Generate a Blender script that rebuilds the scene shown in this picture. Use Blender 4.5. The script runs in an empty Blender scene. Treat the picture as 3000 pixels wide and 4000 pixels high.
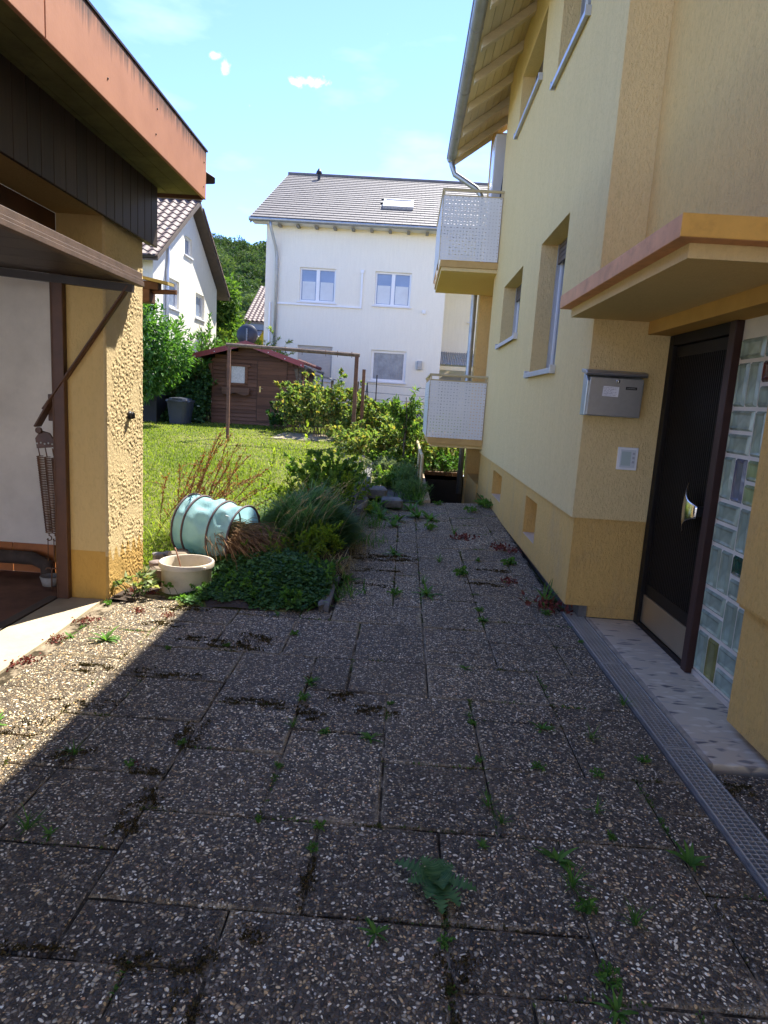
import bpy, math, random
import numpy as np
from mathutils import Vector, Matrix, noise as mnoise

random.seed(7)
RG = np.random.default_rng(11)
scene = bpy.context.scene
COL = scene.collection
PI = math.pi

# ------------------------------------------------------------------ camera, sky, sun, exposure
cam_d = bpy.data.cameras.new('camera')
cam = bpy.data.objects.new('camera', cam_d)
COL.objects.link(cam)
scene.camera = cam
cam_d.sensor_fit = 'HORIZONTAL'
cam_d.sensor_width = 36.0
cam_d.lens = 36.0 * 2540 / 3000
cam_d.clip_start = 0.05
cam_d.clip_end = 2000


def cam_axes(yaw, pitch, roll):
    cy, sy = math.cos(yaw), math.sin(yaw)
    f = Vector((sy, cy, 0)); r = Vector((cy, -sy, 0)); u = Vector((0, 0, 1))
    cp, sp = math.cos(pitch), math.sin(pitch)
    f, u = f * cp + u * sp, u * cp - f * sp
    cr, sr = math.cos(roll), math.sin(roll)
    r, u = r * cr + u * sr, u * cr - r * sr
    return r, u, f


_r, _u, _f = cam_axes(math.radians(-1.30), math.radians(-9.75), math.radians(3.58))
cam.matrix_world = Matrix(((_r.x, _u.x, -_f.x, 0), (_r.y, _u.y, -_f.y, 0), (_r.z, _u.z, -_f.z, 1.42), (0, 0, 0, 1)))

SUNV = Vector((1.0, 1.95, 3.15)).normalized()          # towards the sun
SUN_EL = math.asin(SUNV.z)
SUN_AZ = math.atan2(SUNV.x, SUNV.y)                     # clockwise from +Y

world = bpy.data.worlds.new('World')
scene.world = world
world.use_nodes = True
wt = world.node_tree
wt.nodes.clear()


def wn(kind, **kw):
    n = wt.nodes.new(kind)
    for k, v in kw.items():
        setattr(n, k, v)
    return n


w_out = wn('ShaderNodeOutputWorld')
w_bg = wn('ShaderNodeBackground')
w_sky = wn('ShaderNodeTexSky', sky_type='NISHITA', sun_disc=False)
w_sky.sun_elevation = SUN_EL
w_sky.sun_rotation = SUN_AZ
w_sky.altitude = 1500
w_sky.air_density = 0.7
w_sky.dust_density = 0.0
w_sky.ozone_density = 6.0
w_bg.inputs['Strength'].default_value = 0.145
# small fair-weather clouds: soft noise-edged puffs high over the houses
w_co = wn('ShaderNodeTexCoord')
w_n = wn('ShaderNodeTexNoise'); w_n.inputs['Scale'].default_value = 60; w_n.inputs['Detail'].default_value = 7; w_n.inputs['Roughness'].default_value = 0.62
w_n2 = wn('ShaderNodeTexNoise'); w_n2.inputs['Scale'].default_value = 5; w_n2.inputs['Detail'].default_value = 6
wt.links.new(w_co.outputs['Generated'], w_n.inputs['Vector'])
mp = wn('ShaderNodeMapping'); mp.inputs['Scale'].default_value = (1, 1, 3.0)
wt.links.new(w_co.outputs['Generated'], mp.inputs['Vector'])
wt.links.new(mp.outputs['Vector'], w_n2.inputs['Vector'])
acc = None


def wmath(op, a, b=None, clamp=False):
    n = wn('ShaderNodeMath', operation=op, use_clamp=clamp)
    for i, v in enumerate((a, b)):
        if v is None:
            continue
        if isinstance(v, (int, float)):
            n.inputs[i].default_value = v
        else:
            wt.links.new(v, n.inputs[i])
    return n.outputs[0]


for d, sz, st, amt in (((-0.262, 0.876, 0.404), 0.014, (1.0, 1.0, 1.6), 0.75), ((-0.2525, 0.884, 0.393), 0.017, (1.5, 1.0, 0.85), 0.85),
                       ((-0.149, 0.907, 0.3935), 0.024, (0.75, 1.0, 1.8), 0.95), ((-0.165, 0.905, 0.391), 0.015, (0.9, 1, 1.9), 0.9)):
    dv = Vector(d).normalized()
    sub = wn('ShaderNodeVectorMath', operation='SUBTRACT'); sub.inputs[1].default_value = dv
    wt.links.new(w_co.outputs['Generated'], sub.inputs[0])
    mul = wn('ShaderNodeVectorMath', operation='MULTIPLY'); mul.inputs[1].default_value = st
    wt.links.new(sub.outputs[0], mul.inputs[0])
    ln = wn('ShaderNodeVectorMath', operation='LENGTH')
    wt.links.new(mul.outputs[0], ln.inputs[0])
    m = wmath('SUBTRACT', 1.0, wmath('DIVIDE', ln.outputs['Value'], sz), True)
    m = wmath('MULTIPLY', wmath('SUBTRACT', wmath('ADD', wmath('MULTIPLY', m, 0.8), wmath('MULTIPLY', w_n.outputs[0], 1.5)), 1.05, True), 1.0 * amt, True)
    acc = m if acc is None else wmath('MAXIMUM', acc, m)
# thin high wisps
wis = wmath('MULTIPLY', wmath('SUBTRACT', w_n2.outputs[0], 0.55, True), 0.55, True)
acc = wmath('MAXIMUM', acc, wis)
w_mix = wn('ShaderNodeMix', data_type='RGBA')
wt.links.new(acc, w_mix.inputs['Factor'])
w_mix.inputs[7].default_value = (5.2, 5.5, 6.0, 1)
w_tint = wn('ShaderNodeMix', data_type='RGBA', blend_type='MULTIPLY')
w_tint.inputs['Factor'].default_value = 1.0
wt.links.new(w_sky.outputs['Color'], w_tint.inputs[6]); w_tint.inputs[7].default_value = (0.88, 0.82, 0.94, 1)
wt.links.new(w_tint.outputs[2], w_mix.inputs[6])
wt.links.new(w_mix.outputs[2], w_bg.inputs['Color'])
wt.links.new(w_bg.outputs[0], w_out.inputs['Surface'])

sun_d = bpy.data.lights.new('sun', 'SUN')
sun_d.energy = 3.3
sun_d.angle = math.radians(0.53)
sun_d.color = (1.0, 0.955, 0.87)
sun = bpy.data.objects.new('sun', sun_d)
COL.objects.link(sun)
sun.location = (20, 40, 60)
sun.rotation_euler = SUNV.to_track_quat('Z', 'Y').to_euler()

scene.view_settings.view_transform = 'Standard'
scene.view_settings.look = 'None'
scene.view_settings.exposure = 2.22
scene.view_settings.gamma = 1.0
scene.view_settings.use_curve_mapping = False
scene.cycles.max_bounces = 8
scene.cycles.diffuse_bounces = 4
scene.cycles.transparent_max_bounces = 12
scene.cycles.caustics_reflective = False
scene.cycles.caustics_refractive = False
scene.cycles.use_denoising = True

# ------------------------------------------------------------------ object helpers
ORG = {}


def tag(o, label=None, cat=None, group=None, kind=None):
    if label: o['label'] = label
    if cat: o['category'] = cat
    if group: o['group'] = group
    if kind: o['kind'] = kind
    return o


def thing(name, label, cat, loc=(0, 0, 0), group=None, kind=None):
    o = bpy.data.objects.new(name, None)
    o.empty_display_size = 0.2
    o.location = loc
    COL.objects.link(o)
    ORG[o.name] = Vector(loc)
    return tag(o, label, cat, group, kind)


def link_mesh(name, me, mat=None, parent=None, loc=None):
    o = bpy.data.objects.new(name, me)
    COL.objects.link(o)
    if mat is not None:
        for m in (mat if isinstance(mat, (list, tuple)) else [mat]):
            me.materials.append(m)
    if parent is not None:
        o.parent = parent
        ORG[o.name] = ORG[parent.name]
    if loc is not None:
        o.location = loc
        ORG[o.name] = Vector(loc)
    return o


def shade_smooth(me):
    me.polygons.foreach_set('use_smooth', [True] * len(me.polygons))


class MB:
    def __init__(s):
        s.v = []; s.f = []; s.mi = []; s.cur = 0

    def add(s, vs, fs):
        b = len(s.v)
        s.v += [tuple(p) for p in vs]
        s.f += [tuple(b + i for i in f) for f in fs]
        s.mi += [s.cur] * len(fs)
        return s

    def box(s, x0, x1, y0, y1, z0, z1):
        x0, x1 = min(x0, x1), max(x0, x1); y0, y1 = min(y0, y1), max(y0, y1); z0, z1 = min(z0, z1), max(z0, z1)
        return s.add([(x0, y0, z0), (x1, y0, z0), (x1, y1, z0), (x0, y1, z0), (x0, y0, z1), (x1, y0, z1), (x1, y1, z1), (x0, y1, z1)],
                     [(0, 3, 2, 1), (4, 5, 6, 7), (0, 1, 5, 4), (1, 2, 6, 5), (2, 3, 7, 6), (3, 0, 4, 7)])

    def bar(s, p0, p1, w, h, up=(0, 0, 1)):
        p0 = Vector(p0); p1 = Vector(p1); d = (p1 - p0).normalized()
        a = d.cross(Vector(up))
        if a.length < 1e-4: a = d.cross(Vector((1, 0, 0)))
        a.normalize(); b = a.cross(d)
        a *= w / 2; b *= h / 2
        vs = [p0 - a - b, p0 + a - b, p0 + a + b, p0 - a + b, p1 - a - b, p1 + a - b, p1 + a + b, p1 - a + b]
        return s.add(vs, [(0, 1, 2, 3), (7, 6, 5, 4), (1, 0, 4, 5), (2, 1, 5, 6), (3, 2, 6, 7), (0, 3, 7, 4)])

    def tube(s, pts, r, n=8, closed=False, cap=True):
        pts = [Vector(p) for p in pts]
        m = len(pts)
        rs = r if isinstance(r, (list, tuple)) else [r] * m
        vs = []; prev = None
        for i, p in enumerate(pts):
            if closed:
                d = pts[(i + 1) % m] - pts[i - 1]
            else:
                d = pts[min(i + 1, m - 1)] - pts[max(i - 1, 0)]
            d.normalize()
            if prev is None:
                a = d.orthogonal().normalized()
            else:
                a = prev - d * prev.dot(d)
                a = a.normalized() if a.length > 1e-6 else d.orthogonal().normalized()
            prev = a
            b = d.cross(a)
            for k in range(n):
                t = 2 * PI * k / n
                vs.append(p + (a * math.cos(t) + b * math.sin(t)) * rs[i])
        fs = []
        for i in range(m if closed else m - 1):
            j = (i + 1) % m
            for k in range(n):
                l = (k + 1) % n
                fs.append((i * n + k, i * n + l, j * n + l, j * n + k))
        if cap and not closed:
            fs.append(tuple(range(n - 1, -1, -1)))
            fs.append(tuple((m - 1) * n + k for k in range(n)))
        return s.add(vs, fs)

    def lathe(s, prof, c=(0, 0, 0), n=24, axis=(0, 0, 1), sx=1, sy=1):
        ax = Vector(axis).normalized(); a = ax.orthogonal().normalized(); b = ax.cross(a); c = Vector(c)
        vs = []
        for r, h in prof:
            for k in range(n):
                t = 2 * PI * k / n
                vs.append(c + ax * h + (a * math.cos(t) * sx + b * math.sin(t) * sy) * r)
        fs = []
        for i in range(len(prof) - 1):
            for k in range(n):
                l = (k + 1) % n
                fs.append((i * n + k, i * n + l, (i + 1) * n + l, (i + 1) * n + k))
        if prof[0][0] > 1e-6: fs.append(tuple(range(n - 1, -1, -1)))
        if prof[-1][0] > 1e-6: fs.append(tuple((len(prof) - 1) * n + k for k in range(n)))
        return s.add(vs, fs)

    def prism(s, poly, off):
        """closed solid from a planar polygon (list of 3D points) extruded by vector off"""
        n = len(poly); off = Vector(off)
        vs = [Vector(p) for p in poly] + [Vector(p) + off for p in poly]
        fs = [tuple(range(n - 1, -1, -1)), tuple(range(n, 2 * n))]
        fs += [(i, (i + 1) % n, n + (i + 1) % n, n + i) for i in range(n)]
        return s.add(vs, fs)

    def build(s, name, mat=None, parent=None, smooth=False, bevel=0, loc=None, seg=2, kind=None):
        if parent is not None:
            org = ORG[parent.name]
        elif loc is not None:
            org = Vector(loc)
        else:
            a = np.array(s.v); org = Vector(((a[:, 0].min() + a[:, 0].max()) / 2, (a[:, 1].min() + a[:, 1].max()) / 2, a[:, 2].min()))
        me = bpy.data.meshes.new(name)
        a = np.array(s.v, float) - np.array(org)
        me.from_pydata([tuple(p) for p in a], [], s.f)
        if any(s.mi): me.polygons.foreach_set('material_index', s.mi)
        if smooth: shade_smooth(me)
        me.update()
        o = link_mesh(name, me, mat, parent, None if parent is not None else org)
        # consistent outward normals
        import bmesh
        if not smooth or bevel or True:
            bm = bmesh.new(); bm.from_mesh(me); bmesh.ops.recalc_face_normals(bm, faces=bm.faces); bm.to_mesh(me); bm.free()
        if bevel:
            md = o.modifiers.new('bevel', 'BEVEL'); md.width = bevel; md.segments = seg; md.limit_method = 'ANGLE'; md.angle_limit = math.radians(40)
        if kind: o['kind'] = kind
        return o


def fast_mesh(name, verts, faces, mat, parent=None, loc=None, tint=None, smooth=False, kind=None):
    """verts (n,3) array, faces (m,k) array with constant k"""
    verts = np.asarray(verts, np.float32); faces = np.asarray(faces, np.int32)
    if parent is not None:
        org = ORG[parent.name]
    else:
        org = Vector(loc) if loc is not None else Vector((float(verts[:, 0].mean()), float(verts[:, 1].mean()), float(verts[:, 2].min())))
    verts = verts - np.array(org, np.float32)
    me = bpy.data.meshes.new(name)
    k = faces.shape[1]; m = len(faces)
    me.vertices.add(len(verts)); me.vertices.foreach_set('co', verts.ravel())
    me.loops.add(m * k); me.loops.foreach_set('vertex_index', faces.ravel())
    me.polygons.add(m); me.polygons.foreach_set('loop_start', np.arange(0, m * k, k, dtype=np.int32))
    if tint is not None:
        at = me.attributes.new('tint', 'FLOAT', 'FACE'); at.data.foreach_set('value', np.asarray(tint, np.float32))
    me.update(calc_edges=True)
    if smooth: shade_smooth(me)
    o = link_mesh(name, me, mat, parent, None if parent is not None else org)
    if kind: o['kind'] = kind
    return o


def copy_tree(o, parent=None):
    c = o.copy(); COL.objects.link(c)
    ORG[c.name] = ORG.get(o.name, Vector((0, 0, 0)))
    if parent is not None: c.parent = parent
    for ch in list(o.children):
        copy_tree(ch, c)
    return c


# ------------------------------------------------------------------ material helpers
MATS = {}


class NT:
    def __init__(s, name):
        s.m = bpy.data.materials.new(name); s.m.use_nodes = True
        s.t = s.m.node_tree; s.b = s.t.nodes['Principled BSDF']; s.out = s.t.nodes['Material Output']
        s.co = s.n('ShaderNodeTexCoord').outputs['Object']

    def n(s, kind, **kw):
        x = s.t.nodes.new(kind)
        for k, v in kw.items(): setattr(x, k, v)
        return x

    def set(s, sock, v):
        if hasattr(v, 'is_output') or isinstance(v, bpy.types.NodeSocket): s.t.links.new(v, sock)
        elif isinstance(v, (tuple, list)) and len(v) == 3 and sock.type == 'RGBA': sock.default_value = (*v, 1)
        else: sock.default_value = v

    def math(s, op, a, b=0.0, clamp=False):
        x = s.n('ShaderNodeMath', operation=op, use_clamp=clamp)
        s.set(x.inputs[0], a); s.set(x.inputs[1], b)
        return x.outputs[0]

    def map(s, scale=(1, 1, 1), rot=(0, 0, 0), loc=(0, 0, 0), vec=None):
        x = s.n('ShaderNodeMapping'); s.t.links.new(vec or s.co, x.inputs['Vector'])
        x.inputs['Scale'].default_value = scale; x.inputs['Rotation'].default_value = rot; x.inputs['Location'].default_value = loc
        return x.outputs[0]

    def noise(s, scale, detail=4, rough=0.55, vec=None, dist=0):
        x = s.n('ShaderNodeTexNoise'); s.t.links.new(vec or s.co, x.inputs['Vector'])
        x.inputs['Scale'].default_value = scale; x.inputs['Detail'].default_value = detail; x.inputs['Roughness'].default_value = rough
        x.inputs['Distortion'].default_value = dist
        return x.outputs['Fac']

    def voro(s, scale, vec=None, feature='F1', rand=1.0):
        x = s.n('ShaderNodeTexVoronoi', feature=feature); s.t.links.new(vec or s.co, x.inputs['Vector'])
        x.inputs['Scale'].default_value = scale; x.inputs['Randomness'].default_value = rand
        return x

    def ramp(s, fac, stops, interp='LINEAR'):
        x = s.n('ShaderNodeValToRGB'); x.color_ramp.interpolation = interp
        e = x.color_ramp.elements
        while len(e) < len(stops): e.new(0.5)
        for el, (p, c) in zip(e, stops):
            el.position = p; el.color = (*c, 1) if len(c) == 3 else c
        s.set(x.inputs['Fac'], fac)
        return x.outputs['Color']

    def mix(s, fac, a, b, blend='MIX'):
        x = s.n('ShaderNodeMix', data_type='RGBA', blend_type=blend)
        s.set(x.inputs['Factor'], fac); s.set(x.inputs[6], a); s.set(x.inputs[7], b)
        return x.outputs[2]

    def bump(s, h, strength=0.5, dist=0.01):
        x = s.n('ShaderNodeBump'); x.inputs['Strength'].default_value = strength; x.inputs['Distance'].default_value = dist
        s.set(x.inputs['Height'], h)
        if s.b.inputs['Normal'].is_linked:
            s.t.links.new(s.b.inputs['Normal'].links[0].from_socket, x.inputs['Normal'])
        s.t.links.new(x.outputs['Normal'], s.b.inputs['Normal'])

    def fin(s, color=None, rough=None, metal=None, spec=None):
        if color is not None: s.set(s.b.inputs['Base Color'], color)
        if rough is not None: s.set(s.b.inputs['Roughness'], rough)
        if metal is not None: s.set(s.b.inputs['Metallic'], metal)
        if spec is not None: s.set(s.b.inputs['Specular IOR Level'], spec)
        return s.m


def plain(name, c, rough=0.6, var=0.15, vs=6, bump=0.0, bs=60, metal=0, spec=0.4, grime=0.0, dist=0.004):
    """painted / raw surface: mottled colour, optional grime patches and fine relief"""
    if name in MATS: return MATS[name]
    t = NT(name)
    f = t.noise(vs, 6, 0.6)
    lo = tuple(x * (1 - var) for x in c); hi = tuple(min(1, x * (1 + var)) for x in c)
    colr = t.ramp(f, [(0.3, lo), (0.7, hi)])
    if grime:
        g = t.ramp(t.noise(vs * 2.7, 8, 0.7), [(0.48, (0, 0, 0)), (0.68, (1, 1, 1))])
        colr = t.mix(t.math('MULTIPLY', g, grime), colr, tuple(x * 0.35 for x in c))
    if bump: t.bump(t.noise(bs, 4, 0.6), bump, dist)
    MATS[name] = t.fin(colr, rough, metal, spec)
    return MATS[name]


def wood(name, c, axis='z', scale=1.0, rough=0.7, var=0.35, bump=0.25, flake=0.0):
    if name in MATS: return MATS[name]
    t = NT(name)
    sc = {'x': (2, 40, 40), 'y': (40, 2, 40), 'z': (40, 40, 2)}[axis]
    v = t.map(tuple(a * scale for a in sc))
    f = t.noise(1.0, 6, 0.65, v, 0.6)
    colr = t.ramp(f, [(0.25, tuple(x * (1 - var) for x in c)), (0.75, tuple(min(1, x * (1 + var)) for x in c))])
    colr = t.mix(t.math('MULTIPLY', t.noise(2.2, 4), 0.45), colr, tuple(x * 0.6 for x in c))
    rv = t.math('ADD', t.math('MULTIPLY', t.n('ShaderNodeObjectInfo').outputs['Random'], min(.5, var * 1.2)), 1 - min(.25, var * .6))
    cbn = t.n('ShaderNodeCombineColor'); [t.t.links.new(rv, cbn.inputs[i]) for i in range(3)]
    colr = t.mix(1.0, colr, cbn.outputs[0], 'MULTIPLY')
    if flake:
        fl = t.ramp(t.noise(14, 8, 0.75), [(0.56, (0, 0, 0)), (0.6, (1, 1, 1))])
        colr = t.mix(t.math('MULTIPLY', fl, flake), colr, (0.28, 0.24, 0.2))
    t.bump(f, bump, 0.003)
    MATS[name] = t.fin(colr, rough, 0, 0.3)
    return MATS[name]


def stucco(name, c, relief=0.6, scale=120, streak=0.045, coarse=0.0):
    if name in MATS: return MATS[name]
    t = NT(name)
    st = t.noise(1.0, 5, 0.7, t.map((14, 14, 1.6)))
    pat = t.noise(1.3, 6, 0.6)
    col = t.ramp(st, [(0.3, tuple(x * (1 - streak) for x in c)), (0.7, tuple(min(1, x * (1 + streak * .6)) for x in c))])
    col = t.mix(t.math('MULTIPLY', pat, 0.25), col, tuple(x * .82 for x in c))
    # scraped render: short vertical worm marks plus grain
    v = t.map((1, 1, 0.45))
    g = t.noise(scale, 3, 0.6, v, 0.8)
    g2 = t.noise(scale * 2.6, 2, 0.5)
    mk = t.ramp(g, [(.34, (.84, .82, .79)), (.50, (1, 1, 1)), (.64, (1.03, 1.03, 1.03))])
    col = t.mix(min(1, relief * 1.1), col, mk, 'MULTIPLY')
    t.bump(t.math('ADD', g, t.math('MULTIPLY', g2, 0.4)), min(1, relief * 1.5), 0.014)
    if coarse: t.bump(t.noise(scale * .22, 3, .5), coarse, 0.02)
    MATS[name] = t.fin(col, 0.92, 0, 0.15)
    return MATS[name]


def leafmat(name, dark, light, trans=0.4, rough=0.62, extra=None):
    """leaf colour ramps from dark to light by the per-leaf tint; thin leaves let light through"""
    if name in MATS: return MATS[name]
    t = NT(name)
    a = t.n('ShaderNodeAttribute', attribute_name='tint').outputs['Fac']
    stops = [(0.0, dark), (0.7 if extra else 1.0, light)]
    if extra: stops.append((1.0, extra))
    col = t.ramp(a, stops)
    t.fin(col, rough, 0, 0.18)
    tr = t.n('ShaderNodeBsdfTranslucent')
    tc = t.mix(1.0, col, (1.25, 1.35, 0.55), 'MULTIPLY')
    t.t.links.new(tc, tr.inputs['Color'])
    mx = t.n('ShaderNodeMixShader'); mx.inputs[0].default_value = trans
    t.t.links.new(t.b.outputs[0], mx.inputs[1]); t.t.links.new(tr.outputs[0], mx.inputs[2])
    t.t.links.new(mx.outputs[0], t.out.inputs['Surface'])
    MATS[name] = t.m
    return t.m


# ------------------------------------------------------------------ foliage helpers (numpy)
def nrm(a):
    return a / np.maximum(np.linalg.norm(a, axis=-1, keepdims=True), 1e-9)


def leaves(P, D, N, L, W, fold=0.25, shape=0.45):
    """diamond leaves folded along the midrib; two triangles each"""
    P = np.asarray(P, float); D = nrm(np.asarray(D, float)); N = np.asarray(N, float)
    S = nrm(np.cross(D, N)); N = np.cross(S, D)
    L = np.broadcast_to(np.asarray(L, float).reshape(-1, 1), (len(P), 1)); W = np.broadcast_to(np.asarray(W, float).reshape(-1, 1), (len(P), 1))
    mid = P + D * L * shape
    a = mid + S * W / 2 + N * W * fold; b = mid - S * W / 2 + N * W * fold
    tip = P + D * L - N * L * 0.12
    V = np.stack([P, a, tip, b], 1).reshape(-1, 3)
    i = np.arange(len(P))[:, None] * 4
    F = np.stack([i + [0, 1, 2], i + [0, 2, 3]], 1).reshape(-1, 3)
    return V, F


def blades(P, az, el, L, W, bend=0.6, segs=3, taper=0.15, sag=0.0, wob=None):
    """arching strip leaves; elevation el at the root, bending down by bend along the way"""
    n = len(P); P = np.asarray(P, float)
    az = np.asarray(az, float); el = np.broadcast_to(np.asarray(el, float), (n,)).copy()
    L = np.broadcast_to(np.asarray(L, float), (n,)); W = np.broadcast_to(np.asarray(W, float), (n,)); bend = np.broadcast_to(np.asarray(bend, float), (n,))
    side = np.stack([-np.sin(az), np.cos(az), np.zeros(n)], 1)
    rows = []; p = P.copy()
    prof = [0.45] + [1.0 - (1 - taper) * max(0, (k / segs - 0.45) / 0.55) ** 1.3 for k in range(1, segs + 1)]
    for k in range(segs + 1):
        w = W[:, None] * prof[k] / 2
        rows.append(p - side * w); rows.append(p + side * w)
        d = np.stack([np.cos(az) * np.cos(el), np.sin(az) * np.cos(el), np.sin(el)], 1)
        p = p + d * (L / segs)[:, None]
        el = el - bend / segs
    V = np.stack(rows, 1).reshape(-1, 3)
    m = 2 * (segs + 1)
    i = np.arange(n)[:, None] * m
    F = []
    for k in range(segs):
        F.append(i + [2 * k, 2 * k + 1, 2 * k + 3, 2 * k + 2])
    return V, np.stack(F, 1).reshape(-1, 4)


def tri(F4):
    return np.concatenate([F4[:, [0, 1, 2]], F4[:, [0, 2, 3]]], 0)


def join(parts):
    V = []; F = []; o = 0
    for v, f in parts:
        V.append(v); F.append(np.asarray(f) + o); o += len(v)
    return np.concatenate(V), np.concatenate(F)


def stems(paths, r0, r1=None):
    """thin three-sided stems from (n,k,3) paths"""
    paths = np.asarray(paths, float); n, k, _ = paths.shape
    r1 = r0 * 0.4 if r1 is None else r1
    d = nrm(np.gradient(paths, axis=1))
    ref = np.where(np.abs(d[..., 2:3]) > 0.9, np.array([1.0, 0, 0]), np.array([0, 0, 1.0]))
    a = nrm(np.cross(d, ref)); b = np.cross(d, a)
    rad = np.linspace(1, 0, k)[None, :, None] * (r0 - r1) + r1
    V = np.stack([paths + (a * math.cos(t) + b * math.sin(t)) * rad for t in (0, 2.094, 4.189)], 2).reshape(-1, 3)
    F = []
    base = np.arange(n)[:, None] * k * 3
    for j in range(k - 1):
        for s in range(3):
            e = (s + 1) % 3
            F.append(base + [j * 3 + s, j * 3 + e, j * 3 + 3 + e, j * 3 + 3 + s])
    return V, np.stack(F, 1).reshape(-1, 4)


def branches(base, n, H, spread, k=7, droop=0.25, lean=(0, 0), jit=0.08, rg=RG, hvar=0.35, curl=0.1):
    """(n,k,3) curved branch paths rising from a base point"""
    az = rg.uniform(0, 2 * PI, n); rad = spread * np.sqrt(rg.uniform(0, 1, n)); h = H * (1 - hvar * rg.uniform(0, 1, n) - 0.35 * (rad / max(spread, 1e-6)) ** 2 * (hvar > .2))
    t = np.linspace(0, 1, k)[None, :]
    x = (rad * np.cos(az) + lean[0])[:, None] * t ** 1.2
    y = (rad * np.sin(az) + lean[1])[:, None] * t ** 1.2
    z = h[:, None] * (t - droop * t ** 3)
    p = np.stack([x, y, z], 2) + np.cumsum(rg.normal(0, curl * spread / k, (n, k, 3)), 1) * np.array([1, 1, .4])
    p[:, 0] = 0
    off = np.stack([rg.normal(0, jit, n), rg.normal(0, jit, n), np.zeros(n)], 1)
    return p + off[:, None, :] + np.array(base)[None, None, :]


def along(paths, nl, tmin=0.15, rg=RG):
    n, k, _ = paths.shape
    t = rg.uniform(tmin, 1.0, (n, nl)) * (k - 1)
    i = np.minimum(t.astype(int), k - 2); fr = (t - i)[..., None]
    r = np.arange(n)[:, None]
    P = paths[r, i] * (1 - fr) + paths[r, i + 1] * fr
    T = nrm(paths[r, i + 1] - paths[r, i])
    return P.reshape(-1, 3), T.reshape(-1, 3)


def shrub(name, label, cat, base, H, spread, nb, nl, L, W, mat, stem_mat, group=None, droop=0.25, lean=(0, 0), jit=0.1, stem_r=0.006,
          tmin=0.2, up=0.3, tint=(0.0, 1.0), rg=RG, hvar=0.35, sub=0, twig=0.25, out=1.0, down=0.0, flat=0.6, root=None, tpow=1.0):
    """a plant: stems part + foliage part; leaves sit along stems and, with sub, along side twigs"""
    if root is None:
        root = thing(name, label, cat, base, group)
    br = branches(base, nb, H, spread, droop=droop, lean=lean, jit=jit, rg=rg, hvar=hvar)
    allst = [stems(br, stem_r)]
    src = [br]
    if sub:
        P, T = along(br, sub, 0.3, rg)
        d = nrm(T * 0.5 + rg.normal(0, 0.6, T.shape) + [0, 0, 0.25])
        ln = twig * rg.uniform(0.5, 1.2, (len(P), 1))
        tt = np.linspace(0, 1, 4)
        tw = np.stack([P + d * ln * s - np.array([0, 0, 1]) * ln * 0.25 * s * s for s in tt], 1)
        allst.append(stems(tw, stem_r * 0.45))
        src.append(tw)
    V, F = join(allst)
    fast_mesh('stem', V, F, stem_mat, root)
    Ps = []; Ts = []
    for q, p in enumerate(src):
        n_here = nl if (q == len(src) - 1) else max(2, nl // 2)
        a, b = along(p, n_here, tmin if q == 0 else 0.1, rg)
        Ps.append(a); Ts.append(b)
    P = np.concatenate(Ps); T = np.concatenate(Ts)
    cen = np.array(base) + [lean[0] * .5, lean[1] * .5, H * 0.35]
    o = nrm((P - cen) * [1, 1, 0.6])
    D = nrm(T * 0.35 + o * 0.55 * out + rg.normal(0, 0.5, P.shape) + [0, 0, up - down])
    N = nrm(rg.normal(0, 1, P.shape) * (1 - flat) + np.array([0, 0, 1.0]) * flat + o * 0.2)
    s = rg.uniform(0.55, 1.15, len(P))
    V, F = leaves(P, D, N, L * s, W * s)
    tn = np.repeat(tint[0] + (tint[1] - tint[0]) * rg.uniform(0, 1, len(P)) ** tpow, 2)
    fast_mesh('foliage', V, F, mat, root, tint=tn)
    return root


def crown_leaves(c, r, n, L, W, rg=RG, lobes=14, flat=0.5, lobe_r=0.45, shell=0.55):
    """leaf cloud made of overlapping lobes with gaps between them"""
    c = np.array(c, float); r = np.array(r, float)
    lc = nrm(rg.normal(0, 1, (lobes, 3))) * rg.uniform(0.45, 0.95, (lobes, 1))
    k = rg.integers(0, lobes, n)
    d = nrm(rg.normal(0, 1, (n, 3)))
    rad = shell + (1 - shell) * rg.uniform(0, 1, (n, 1))
    p = lc[k] * 0.75 + d * lobe_r * rad * rg.uniform(0.6, 1.1, (lobes, 1))[k]
    P = c + p * r
    D = nrm(d + rg.normal(0, 0.6, (n, 3)) + [0, 0, -0.25])
    N = nrm(rg.normal(0, 1, (n, 3)) * (1 - flat) + np.array([0, 0, 1]) * flat + d * 0.3)
    s = rg.uniform(0.6, 1.2, n)
    return leaves(P, D, N, L * s, W * s)

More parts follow.
